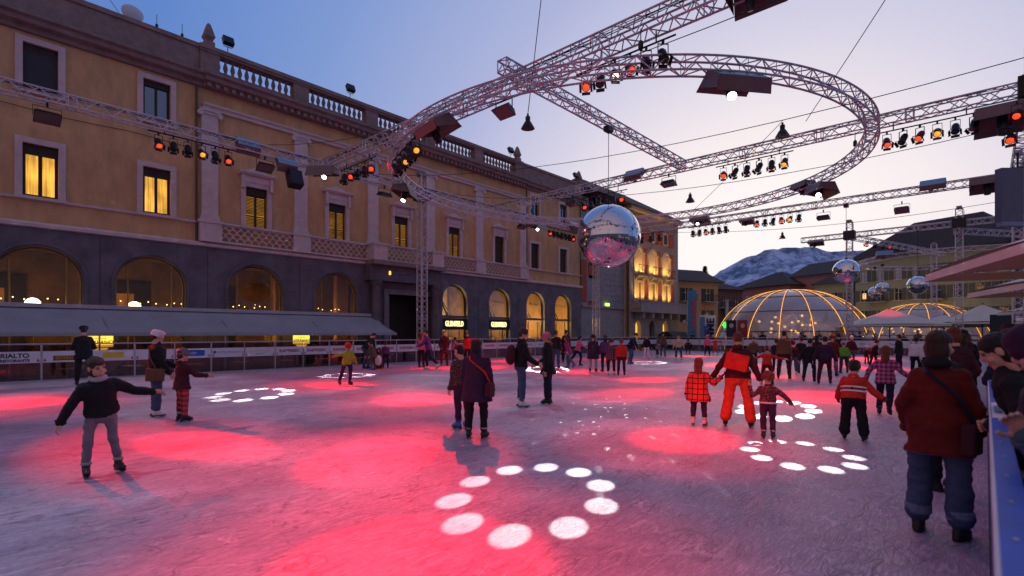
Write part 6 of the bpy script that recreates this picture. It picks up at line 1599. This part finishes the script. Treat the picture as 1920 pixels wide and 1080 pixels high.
        ho = hobj('hair', g, hairm(hc), vox_=hvx_)
    if hat:
        kind, hm_ = hat; g = MB()
        if kind == 'beanie':
            g.lathe((0, -.012, 0), [(.088, .0), (.093, .008), (.094, .045), (.090, .05), (.088, .085), (.074, .12), (.045, .14), (.01, .146)], 20, Matrix.Diagonal((1, 1.12, 1)).to_3x3() @ Matrix.Rotation(R(-10), 3, 'X'))
        elif kind == 'slouch':
            g.lathe((0, -.025, 0), [(.088, -.004), (.093, .004), (.094, .03), (.098, .058), (.095, .09), (.074, .115), (.03, .126)], 20, Matrix.Diagonal((1, 1.2, 1)).to_3x3() @ Matrix.Rotation(R(-18), 3, 'X'))
        elif kind == 'beret':
            g.lathe((0, -.012, 0), [(.088, .02), (.092, .03), (.094, .06), (.108, .085), (.104, .108), (.06, .128), (.01, .132)], 20, Matrix.Diagonal((1, 1.12, 1)).to_3x3() @ Matrix.Rotation(R(-8), 3, 'X'))
        elif kind == 'helmet':
            ell(g, (0, -.012, .05), .105, .125, .10, 20, 12)
            for k in range(-2, 3): g.tube((k*.035, .09-abs(k)*.012, .10), (k*.035, -.11+abs(k)*.012, .10), .012, n=6)
        elif kind == 'hoodup':
            ell(g, (0, -.035, .02), .106, .108, .118, 20, 14); ell(g, (0, -.03, -.09), .10, .09, .07)
        elif kind == 'band':
            g.lathe((0, -.012, 0), [(.086, .03), (.094, .035), (.094, .07), (.086, .075)], 20, Matrix.Diagonal((1, 1.12, 1)).to_3x3() @ Matrix.Rotation(R(-10), 3, 'X'))
        hobj({'hoodup': 'hood', 'band': 'headband'}.get(kind, 'hat' if kind != 'helmet' else 'helmet'), g, C(hm_))
        if kind == 'beanie' and dep < 12:
            g = MB(); pass
    # --- cuffs of the sleeves, hem band
    if dep < 26:
        for s, wr, fd, ud in hands:
            g = MB().tube(wr-fd*(.018*sc), wr+fd*(.006*sc), .0345*1.7*bk, .0335*1.7*bk, 12)
            q = bpy.data.objects.new('sleeve_cuff', g.mesh('sleeve_cuff', C(gloves) if gloves else C(jacket), smooth=True)); COL.objects.link(q); q.parent = o
    # --- feet
    for s in (1, -1):
        hip, kn, an = lg[s]; sh = (an-kn).normalized()
        # foot keeps flat unless the shin tilts back strongly
        tilt = math.atan2(-sh.y, -sh.z) if an.z > ank*1.25 else 0.0
        tl = max(-.2, min(1.0, -math.atan2(sh.y, -sh.z)))*(1 if an.z > ank*1.25 else 0)
        bo, so, bl, cu, la = SK[shoes]
        Mx = Matrix.Translation(an - (Matrix.Rotation(-tl, 3, 'X') @ V((0, -.005, .13)))*skate_k) @ Matrix.Rotation(-tl, 4, 'X') @ Matrix.Rotation(-s*R(10), 4, 'Z') @ Matrix.Scale(skate_k, 4)
        b = bpy.data.objects.new('skate' if shoes != 'shoe' else 'shoe', bo); COL.objects.link(b); b.parent = o; b.matrix_local = Mx
        for nm, me_ in (('sole', so), ('blade', bl), ('cuff', cu), ('lace', la)):
            if me_ and (dep < 14 or nm in ('sole', 'blade')): q = bpy.data.objects.new(nm, me_); COL.objects.link(q); q.parent = b
    # --- extras, in body coordinates
    B = Matrix.Translation(Cc) @ Matrix((rt, fw, up)).transposed().to_4x4()
    def bobj(nm, mb, mt, par_=None, smooth=True):
        q = bpy.data.objects.new(nm, mb.mesh(nm, mt, smooth=smooth)); COL.objects.link(q); q.parent = par_ or o
        if not par_: q.matrix_local = B
        return q
    d = .084*1.7*bk; wx = .112*1.7*bk
    for ex_ in extras:
        if ex_[0] == 'messenger':      # bag on the back with a strap over one shoulder
            g = MB(); cz_ = spine*.42; tiltm = Matrix.Translation((.0, -d-.055, cz_)) @ Matrix.Rotation(R(ex_[2]), 4, 'Y')
            g.obox(tiltm, .19*sc, .05*sc, .145*sc); c_, f_ = remesh(g, .012, 5); g = MB(); g.v = [tuple(x) for x in c_]; g.f = f_
            bg2 = bobj('shoulder_bag', g, C(ex_[1])); g = MB()
            fl = tiltm @ Matrix.Translation((0, -.056*sc, .02*sc)); g.obox(fl, .185*sc, .006, .11*sc); bobj('flap', g, C(ex_[1]), bg2, False)
            pts = [tiltm @ V((-.17*sc, 0, .10*sc)), V((-.11*sc, -d-.01, spine*.8)), V((-.085*sc, -.02, spine*.985)), V((-.05*sc, d+.005, spine*.8)), V((.08*sc, d+.012, spine*.4)), V((wx+.005, .0, spine*.12)), tiltm @ V((.17*sc, 0, -.10*sc))]
            bobj('strap', MB().path(pts, .018*sc, 5), C(ex_[1]), bg2)
        elif ex_[0] == 'backpack':
            g = MB(); g.sphere((0, -d-.09*sc, spine*.35), 1, 16, 12, (.15*sc, .12*sc, .22*sc)); bobj('backpack', g, C(ex_[1]))
        elif ex_[0] == 'hipbag':
            s = ex_[2]; g = MB(); g.obox(Matrix.Translation((s*(wx+.03), -.02, -.07*h)), .045*sc, .15*sc, .12*sc); c_, f_ = remesh(g, .013, 4); g = MB(); g.v = [tuple(x) for x in c_]; g.f = f_
            hb = bobj('handbag', g, C(ex_[1])); pts = [V((s*(wx+.03), -.02, .0)), V((s*wx*.9, -d*.8, spine*.4)), V((-s*wx*.3, -d*.95, spine*.85)), V((-s*wx*.55, 0, spine*1.0)), V((-s*wx*.3, d, spine*.82)), V((s*wx*.8, d*.9, spine*.35)), V((s*(wx+.03), .06, 0))]
            bobj('strap', MB().path(pts, .016*sc, 5), C(ex_[3] if len(ex_) > 3 else ex_[1]), hb)
        elif ex_[0] == 'stripe':       # reflective bands round the trunk
            for zz in ex_[1]:
                n = 28; vs_ = []
                for z2 in (zz-.016*sc, zz+.016*sc):
                    for k in range(n): t = 2*PI*k/n; vs_.append(((wx+.007)*math.cos(t), (d+.012)*math.sin(t), z2))
                bobj('reflective_band', MB().add(vs_, [(k, (k+1) % n, n+(k+1) % n, n+k) for k in range(n)]), C('reflect'))
        elif ex_[0] == 'rolled':       # turned-up trouser cuffs
            for s in (1, -1):
                hip, kn, an = lg[s]; dv_ = (an-kn).normalized(); g = MB().lathe(an+V((0, 0, .02*sc)), [(.052*1.7*sc*.95, 0), (.058*1.7*sc*.95, .01), (.058*1.7*sc*.95, .075), (.05*1.7*sc*.95, .085)], 16)
                q = bpy.data.objects.new('trouser_cuff', g.mesh('trouser_cuff', cloth('cloth_denim_inside', (.13, .17, .26)), smooth=True)); COL.objects.link(q); q.parent = o
        elif ex_[0] == 'star':
            pts = [(math.sin(2*PI*k/10)*(.028 if k % 2 == 0 else .012), -d-.010, spine*.30+math.cos(2*PI*k/10)*(.028 if k % 2 == 0 else .012)) for k in range(10)]
            bobj('star_emblem', MB().poly(pts, -.006, (0, 1, 0)), C('navy'), None, False)
        elif ex_[0] == 'glasses':
            g = MB()
            for s in (-1, 1): g.path([V((s*.034+.024*math.cos(t), .096, .016+.018*math.sin(t))) for t in [2*PI*k/12 for k in range(12)]], .003, 4, True); g.tube((s*.058, .094, .02), (s*.080, .0, .02), .003, n=4)
            g.tube((-.01, .098, .02), (.01, .098, .02), .003, n=4); hobj('glasses', g, m_black)
        elif ex_[0] == 'scarf':
            g = MB(); n = 16; g.path([Nk+V((0, 0, 0))*0+rt*(.066*sc*1.2*math.cos(2*PI*k/n))+fw*(.066*sc*1.2*math.sin(2*PI*k/n))+up*(.012*h) for k in range(n)], .034*sc, 8, True)
            q = bpy.data.objects.new('scarf', g.mesh('scarf', C(ex_[1]), smooth=True)); COL.objects.link(q); q.parent = o
        elif ex_[0] == 'belt':
            n = 24; vs_ = []
            for z2 in (hemz+.015*h, hemz+.035*h):
                for k in range(n): t = 2*PI*k/n; vs_.append(((wx+.004)*math.cos(t), (d+.006)*math.sin(t), z2))
            bobj('belt', MB().add(vs_, [(k, (k+1) % n, n+(k+1) % n, n+k) for k in range(n)]), C(ex_[1]))
    NEWP.append(o)
    return o
A = lambda r, l: (r, l)
# --- near and middle skaters (x, y of the feet, y of the head top in the photograph; 0 faces away, 90 to the right)
person(190, 890, 660, 165, 'girl in dark jacket with pale hood, grey jeans, arms held out low', 'glide', 'black', 'grey', 'black', 'bob', 'brown', hood='lgrey', hd=(-14, 0), lean=(14, 9), arm=A(((.62, .02, -.8), (.55, .10, -.85)), ((.85, .15, -.62), (.95, .28, -.22))), leg=A(((.13, .02, -1), (.05, -.06, -1)), ((.06, .10, -1), (.20, -.08, -1))), bulk=1.10, baggy=.82, extras=(('scarf', 'lgrey'),))
person(292, 781, 612, 85, 'woman in white knitted cap and black jacket with brown handbag', 'hold', 'black', 'jeans', 'white', 'short', 'brown', hat=('slouch', 'white'), extras=(('hipbag', 'brown', 1), ('glasses',)), arm=A(((.25, .25, -.9), (.0, .55, -.8)), ((.12, .45, -.9), (0, .9, -.4))), baggy=1.12)
person(341, 790, 648, 70, 'child in striped beanie and plaid trousers pointing ahead', 'stand', 'maroon', 'plaidred', 'black', 'short', 'brown', hat=('beanie', 'stripegrey'), coat=.06, baggy=1.1, arm=A(((.25, .75, -.7), (.2, .95, -.1)), ((.2, .1, -1), (.1, .3, -.9))), hood='maroon')
person(157, 722, 609, 0, 'person in dark coat and beret leaning on the rink barrier', 'rail', 'black', 'black', 'black', 'short', 'dark', hat=('beret', 'black'), coat=.06)
person(651, 722, 640, 150, 'child in yellow-green jacket and red helmet with one arm stretched out', 'wide', 'yellowgreen', 'dpurple', 'black', 'short', 'brown', hat=('helmet', 'red'), lean=(26, 10), arm=A(((1, .15, .05), (1, .1, .0)), ((.4, .3, -.9), (.25, .3, -.9))), gloves='red', leg=A(((.30, .05, -1), (.26, -.12, -1)), ((.05, .15, -1), (-.05, -.1, -1))))
person(685, 692, 638, 60, 'dark clothed adult bending down by the barrier', 'bend', 'black', 'jeans', 'black', 'short', 'dark', H=1.72)
person(701, 694, 636, -60, 'adult in olive camouflage coat bending toward a child', 'bend', 'camo', 'olive', 'blue', 'bob', 'dark', lean=(26, 0), coat=.08)
person(723, 690, 637, 0, 'small child in purple jacket at the barrier', 'stand', 'purple', 'navy', 'black', 'short', 'brown', hat=('beanie', 'maroon'))
person(804, 693, 616, -75, 'skater in purple sweater striding with white skates', 'stride', 'purple', 'navy', 'white', 'short', 'dark', arm=A(((.3, .75, -.6), (.1, .95, -.3)), ((.5, .5, -.7), (.2, .9, -.2))), lean=(14, 0))
person(790, 689, 622, 40, 'person in red-lit pale coat behind the purple sweater skater', 'stand', 'pink', 'black', 'black', 'long', 'red')
person(833, 686, 618, 170, 'woman with long auburn hair in dark maroon coat', 'pockets', 'maroon', 'dred', 'black', 'long', 'red', coat=.14)
person(853, 681, 630, 20, 'girl in pink jacket with shoulder bag beside the auburn haired woman', 'stand', 'pink', 'dpurple', 'black', 'short', 'dark', extras=(('hipbag', 'black', 1),))
person(876, 684, 621, 165, 'man in red jacket with dark scarf near the shop door', 'stand', 'red', 'black', 'black', 'short', 'brown', extras=(('scarf', 'black'),))
person(893, 822, 627, 20, 'woman in long dark purple hooded coat with red shoulder strap', 'stand', 'dpurple', 'black', 'black', 'bob', 'dark', hood='dpurple', coat=.13, bulk=1.12, extras=(('hipbag', 'maroon', 1, 'red'),), arm=A(((.22, .1, -1), (.05, .35, -.9)), ((.25, .05, -1), (.1, .4, -.9))), leg=A(((.05, .08, -1), (.04, -.05, -1)), ((.05, -.02, -1), (.03, -.05, -1))))
person(866, 803, 640, -40, 'person in dark patterned jacket half hidden by the purple coat', 'stand2', 'patchblack', 'dpurple', 'blue', 'short', 'dark', lean=(10, 0))
person(977, 763, 610, 80, 'tall skater in grey beanie and dark hooded jacket with a backpack', 'hold', 'black', 'jeans', 'white', 'short', 'brown', hat=('beanie', 'dkgrey'), hood='dkgrey', extras=(('backpack', 'maroon'),), arm=A(((.12, .40, -.9), (.0, .85, -.5)), ((.12, .4, -.9), (0, .9, -.45))), baggy=.95)
person(1028, 757, 619, -80, 'woman in pale pink beanie and black coat with fur collar', 'hold', 'black', 'navy', 'black', 'short', 'blond', hat=('beanie', 'pink'), hood='brown', coat=.08, arm=A(((.12, .4, -.9), (.0, .85, -.45)), ((.18, .0, -1), (.1, .15, -1))), baggy=1.1)
person(1042, 690, 617, 30, 'dark clothed man with blue skates behind the pink beanie woman', 'stand', 'black', 'jeans', 'blue', 'short', 'brown')
person(1051, 678, 634, 10, 'small child in bright red jacket behind the couple', 'stand', 'red', 'black', 'blue', 'short', 'dark')
person(1066, 690, 628, -60, 'woman in magenta coat pushing off with blue skates', 'stride', 'magenta', 'teal', 'blue', 'long', 'brown', coat=.06)
person(1083, 686, 628, 60, 'girl in pink top striding beside the magenta coat', 'stride', 'pink', 'black', 'black', 'bob', 'dark', arm=A(((.7, .2, -.5), (.8, .3, -.2)), ((.5, .3, -.7), (.4, .6, -.5))))
person(1061, 680, 616, 20, 'man in dark jacket standing behind the magenta coat', 'stand', 'black', 'black', 'black', 'short', 'dark')
person(1112, 697, 624, 15, 'woman in long dark quilted coat and pale trousers', 'stand', 'dpurple', 'lgrey', 'black', 'curly', 'dark', coat=.16, bulk=1.08)
person(1134, 697, 625, -20, 'person in purple jacket between the quilted and the checked coat', 'stand2', 'purple', 'black', 'black', 'long', 'dark')
person(1146, 703, 632, 5, 'girl in brown checked coat with white skates', 'stand', 'plaidbrown', 'maroon', 'white', 'curly', 'brown', coat=.10)
person(1165, 704, 632, 0, 'child in bright red jacket with black cap band', 'stand', 'red', 'dpurple', 'black', 'short', 'red', hat=('band', 'black'), hood='red', bulk=1.1)
person(1180, 683, 627, 110, 'dark clothed man with blue skates bending forward', 'bend', 'navy', 'teal', 'blue', 'short', 'dark', H=1.70, lean=(34, 0))
person(1212, 674, 627, 160, 'woman in black top and white trousers with arm out', 'glide', 'black', 'white', 'white', 'long', 'blond')
person(1243, 669, 620, 20, 'man in brown jacket facing the barrier', 'stand', 'brown', 'jeans', 'black', 'short', 'dark', arm=A(((.2, .1, -1), (.1, .4, -.9)), ((.5, .3, -.7), (.4, .6, -.5))))
person(1231, 670, 640, 60, 'small grey clothed child beside the brown jacket man', 'bend', 'grey', 'dkgrey', 'white', 'short', 'dark')
person(1272, 675, 625, 175, 'woman in cream sweater and jeans gliding forward', 'glide', 'cream', 'jeans', 'white', 'long', 'dark')
person(1290, 664, 635, 20, 'small dark clothed child by the barrier', 'wide', 'maroon', 'black', 'black', 'short', 'dark')
person(1326, 667, 627, 175, 'girl in pink jacket and pink hat near the EMME banner', 'wide', 'pink', 'black', 'black', 'long', 'brown', hat=('beanie', 'pink'), arm=POSE['stand']['arm'])
person(1341, 666, 631, 160, 'child in red snow suit with arms out', 'spread', 'orange', 'orange', 'white', 'short', 'brown', hat=('beanie', 'orange'))
person(1310, 798, 664, 10, 'little girl in red coat with black pattern holding an adult hand', 'stand', 'tilered', 'dpurple', 'white', 'long', 'red', coat=.15, gloves='black', arm=A(((.35, .15, -.4), (.55, .2, .6)), ((.3, .0, -1), (.15, .1, -1))), bulk=1.12)
person(1383, 800, 617, 5, 'man in dark jacket and orange trousers with a red bag on his back', 'wide', 'maroon', 'orange', 'black', 'short', 'red', hood='dred', baggy=1.18, extras=(('messenger', 'red', 12),), arm=A(((.45, -.05, -.9), (.38, .05, -.9)), ((.55, -.05, -.85), (.45, .05, -.85))), leg=A(((.16, .02, -1), (.14, -.08, -1)), ((.12, .02, -1), (.14, -.06, -1))), hd=(0, 12), lean=(8, 0))
person(1440, 822, 690, 0, 'small boy in black patterned jacket and jeans with one arm out', 'stand', 'patchblack', 'dpurple', 'black', 'curly', 'red', arm=A(((.8, .1, -.6), (.65, .1, -.75)), ((.35, .1, -.3), (.2, .1, .8))), extras=(('belt', 'white'),), hood='patchblack', leg=A(((.02, .03, -1), (.02, -.05, -1)), ((.03, .0, -1), (-.02, -.05, -1))))
person(1438, 722, 645, 5, 'child in red jacket and pink hat with arms spread', 'spread', 'red', 'dred', 'black', 'short', 'dark', hat=('beanie', 'pink'), arm=A(((.9, .1, -.35), (.95, .1, -.1)), ((.9, .1, -.35), (.95, .1, -.15))))
person(1470, 711, 617, 5, 'tall man in dark brown jacket seen from behind', 'wide', 'brown', 'maroon', 'black', 'short', 'dark', arm=POSE['stand']['arm'])
person(1487, 703, 635, -10, 'person in dark jacket beside the tall brown jacket man', 'stand', 'black', 'jeans', 'white', 'short', 'dark', hat=('beanie', 'black'))
person(1518, 716, 632, 10, 'skater in black sweater and dark jeans leaning forward', 'glide', 'black', 'navy', 'black', 'short', 'dark')
person(1547, 720, 628, 0, 'broad skater in dark purple jacket and maroon trousers', 'glide', 'dpurple', 'maroon', 'black', 'short', 'dark', bulk=1.1)
person(1561, 705, 624, 20, 'woman with curly red hair among the dark skaters', 'stand', 'dred', 'magenta', 'black', 'curly', 'red')
person(1583, 700, 637, -20, 'child in bright green jacket and pale helmet', 'glide', 'green', 'dkgrey', 'black', 'short', 'brown', hat=('helmet', 'lgrey'))
person(1600, 825, 671, 8, 'boy in red jacket with white reflective bands', 'glide', 'red', 'black', 'black', 'short', 'dark', hat=('beanie', 'olive'), hood='red', baggy=1.25, bulk=1.12, gloves='black', extras=(('stripe', (.05, .11)), ('star',)), arm=A(((.60, .15, -.75), (.75, .1, -.55)), ((.35, .35, -.8), (.2, .8, -.4))), leg=A(((.12, .02, -1), (.12, -.10, -1)), ((.10, .05, -1), (.06, -.05, -1))))
person(1660, 778, 644, 5, 'girl in pink checked jacket skating away', 'stride', 'plaidpink', 'navy', 'black', 'long', 'red', coat=.05, gloves='black', arm=A(((.6, .0, -.8), (.75, .15, -.6)), ((.65, -.05, -.8), (.3, .2, -.9))), leg=A(((.02, -.25, -1), (.0, -.65, -.8)), ((.04, .12, -1), (.02, -.08, -1))), lean=(12, 0))
person(1637, 690, 636, 60, 'black clothed man leaning beyond the checked jacket girl', 'glide', 'black', 'black', 'black', 'short', 'dark', lean=(24, 0))
person(1625, 683, 646, 150, 'child with pale helmet near the far barrier', 'stand', 'maroon', 'black', 'black', 'short', 'dark', hat=('helmet', 'white'))
person(1718, 708, 628, 10, 'person in white jacket beyond the checked jacket girl', 'stand', 'white', 'black', 'black', 'short', 'dark', bulk=1.08)
person(1741, 712, 626, -15, 'person in pale pink jacket with red hair next to the white jacket', 'stand', 'white', 'dpurple', 'black', 'curly', 'red')
person(1760, 1003, 617, 12, 'woman in rust red jacket and rolled jeans walking beside the barrier', 'pockets', 'dred', 'jeans', 'shoe', 'bob', 'brown', hood='black', coat=.10, bulk=.95, baggy=1.15, extras=(('hipbag', 'maroon', 1, 'navy'), ('rolled',)), hd=(20, 0), arm=A(((.35, .1, -.95), (-.05, .55, -.85)), ((.38, -.1, -.95), (-.05, .45, -.85))))
for q_ in ((1456, 698, 632, 10, 'skater in navy jacket behind the child in the pink hat', 'stand', 'navy', 'black', None), (1502, 700, 628, -25, 'skater in grey beanie between the dark clothed skaters', 'stand2', 'black', 'jeans', ('beanie', 'grey')),
           (1532, 693, 626, 15, 'long haired skater in maroon coat beyond the dark clothed skaters', 'stand', 'maroon', 'black', None), (1572, 690, 622, -10, 'tall skater in black coat beyond the green jacket child', 'stand', 'black', 'black', None),
           (1412, 690, 630, 170, 'skater in brown jacket gliding in front of the dome posters', 'glide', 'brown', 'navy', None), (1595, 684, 628, 160, 'skater in maroon jacket near the slim tower barrier', 'glide', 'maroon', 'jeans', ('beanie', 'white')),
           (1686, 694, 624, -60, 'skater in black coat between the checked and the white jacket', 'stand', 'black', 'navy', None), (1768, 700, 618, 30, 'skater in purple jacket past the pale pink jacket', 'stand', 'dpurple', 'black', ('beanie', 'black'))):
    person(*q_[:5], q_[5], q_[6], q_[7], 'black', 'long' if 'long' in q_[4] else 'short', 'dark', hat=q_[8])
# --- spectators at the right-hand barrier
SPG = 'spectators along the blue topped barrier'
person(1860, 0, 0, -95, 'woman with dark hair in dark coat watching over the barrier', 'rail', 'black', 'black', 'shoe', 'long', 'dark', pos=(5.0, -.30), H=1.60, group=SPG, lean=(26, 0))
person(1905, 0, 0, -97, 'spectator in purple knitted hat and puffy jacket leaning on the barrier', 'rail', 'navy', 'black', 'shoe', 'short', 'dark', hat=('beanie', 'dpurple'), pos=(3.7, -.40), H=1.64, group=SPG, bulk=1.2, lean=(22, 0))
person(1915, 0, 0, -97, 'spectator in grey padded jacket holding a hand to the face', 'rail', 'teal', 'black', 'shoe', 'short', 'brown', pos=(2.9, -.46), H=1.58, group=SPG, bulk=1.2, lean=(16, 0), arm=A(((.25, .6, -.6), (-.5, .3, .9)), ((.35, .25, -.9), (-.65, .6, .1))))
person(1830, 0, 0, -40, 'spectator in pale round hat behind the dark haired woman', 'stand', 'brown', 'black', 'shoe', 'short', 'grey', hat=('beanie', 'brown'), pos=(6.3, -.75), H=1.74, group=SPG)
person(1810, 0, 0, -25, 'dark haired spectator with a cap behind the rust red jacket', 'stand', 'black', 'black', 'shoe', 'short', 'dark', hat=('beret', 'black'), pos=(7.6, -.5), H=1.68, group=SPG)
person(1790, 0, 0, -20, 'bareheaded spectator in dark coat next to the capped one', 'stand', 'black', 'black', 'shoe', 'short', 'brown', pos=(8.8, -.45), H=1.70, group=SPG)
for k in range(10):
    person(1800+k*7, 0, 0, -50+k*11 % 60, 'spectator in %s coat with %s, %s past the dark haired woman' % (('black', 'navy', 'maroon', 'brown')[k % 4], ('short hair', 'a grey knitted cap', 'dark hair', 'a maroon knitted cap')[k % 4], ('first', 'second', 'third', 'fourth', 'fifth', 'sixth', 'seventh', 'eighth', 'ninth', 'tenth')[k]), ('stand', 'rail', 'pockets')[k % 3], ('black', 'navy', 'maroon', 'brown')[k % 4], 'black', 'shoe', ('short', 'long', 'bob')[k % 3], ('dark', 'brown', 'red')[k % 3], hat=(None, ('beanie', 'dkgrey'), None, ('beanie', 'maroon'))[k % 4], pos=(6.9+k*1.5, (-.16-.012*(6.9+k*1.5)) if k % 2 else (.30+.006*k)), H=1.60+.05*(k % 4), group=SPG, lean=(8, 0))
tag(MB().box(-6, RX1+2, -3.6, RY0-.26, gz+.003, 0).build('spectator_deck', mat('deck_board', (.12, .09, .07), .7, stretch=(1, 8, 1))), kind='structure')
# --- crowd behind the far barrier, in front of the domes: six figures, copied
CR = 'crowd between the far barrier and the domes'
tag(MB().box(RX1+.31, RX1+6, -3, 24, gz+.003, -.003).build('viewing_deck', MATS['deck_board']), kind='structure')
proto = [person(1500, 0, 0, 170, 'spectator in dark padded coat behind the far barrier', 'rail', 'black', 'black', 'shoe', 'short', 'dark', pos=(47.2, 14.2), H=1.72, group=CR),
         person(1510, 0, 0, 175, 'spectator in knitted cap behind the far barrier', 'stand', 'navy', 'black', 'shoe', 'short', 'brown', hat=('beanie', 'maroon'), pos=(47.6, 12.4), H=1.66, group=CR),
         person(1520, 0, 0, 200, 'spectator in white jacket behind the far barrier', 'pockets', 'white', 'jeans', 'shoe', 'short', 'dark', pos=(47.4, 6.6), H=1.75, group=CR),
         person(1530, 0, 0, 160, 'long haired spectator in maroon coat behind the far barrier', 'stand', 'maroon', 'black', 'shoe', 'long', 'brown', pos=(47.3, 10.1), H=1.68, group=CR, coat=.12),
         person(1540, 0, 0, 185, 'spectator in brown jacket behind the far barrier', 'pockets', 'brown', 'black', 'shoe', 'short', 'dark', pos=(47.5, 8.6), H=1.78, group=CR),
         person(1550, 0, 0, 190, 'small child in red jacket behind the far barrier', 'stand', 'red', 'black', 'shoe', 'short', 'dark', hat=('beanie', 'red'), pos=(47.0, 11.3), H=1.25, group=CR)]
rng = random.Random(5)
spots = [(46.9+rng.random()*3.6, 21.0-i*.78+rng.uniform(-.25, .25)) for i in range(26)]
for i, (x, y) in enumerate(spots):
    s = proto[(0, 1, 4, 3, 0, 4, 1, 3, 2, 0, 4, 5)[i % 12]]; c = copy_tree(s); c.location = (x, y, .001); c.rotation_euler = (0, 0, rng.uniform(R(60), R(150))); k = rng.uniform(.94, 1.04); c.scale = (k, k, k)
# --- people out on the square in front of the palazzo shops
SH = 'passers-by in front of the shops'
for k, (x, y, a, jk, lb) in enumerate(((26.5, 25.2, 20, 'black', 'passer-by in black coat in front of a lit shop door'), (32.5, 25.4, -70, 'brown', 'passer-by in brown coat walking along the shops'), (34.5, 25.1, 120, 'navy', 'passer-by in navy coat by the last shop arch'))):
    person(900+k*31, 0, 0, a, lb, 'stand2', jk, 'black', 'shoe', 'short', 'dark', pos=(x, y), H=1.72, group=SH, base=gz)
# skating aid shaped like a penguin
q = cw(*latdep(710, 1552/(692-625)))
pg = thing('skating_aid', (q[0], q[1], .001), 'small black and white penguin shaped skating aid by the barrier', 'skating aid'); b = Vector((q[0], q[1], 0))
MB().lathe(b, [(.16, .03), (.2, .12), (.2, .4), (.15, .62), (.12, .7), (.14, .8), (.10, .92), (.02, .96)], 18).build('body', mat('aid_black', (.015, .015, .02), .4), pg, smooth=True)
MB().sphere(b+Vector((-.05, -.06, .36)), 1, 14, 10, (.155, .16, .30)).build('belly', m_white, pg, smooth=True)
for s in (-1, 1):
    MB().tube(b+Vector((s*.18, 0, .6)), b+Vector((s*.30, 0, .75)), .025).build('handle', m_black, pg); MB().box(b.x+s*.1-.05, b.x+s*.1+.05, b.y-.24, b.y+.2, .002, .03).build('runner', mat('aid_orange', (.6, .25, .03), .5), pg)
MB().lathe(b+Vector((-.08, -.1, .82)), [(.04, 0), (.01, .09)], 8, Matrix.Rotation(R(100), 3, 'X')).build('beak', MATS['aid_orange'], pg)

bpy.data.scenes.remove(WS)
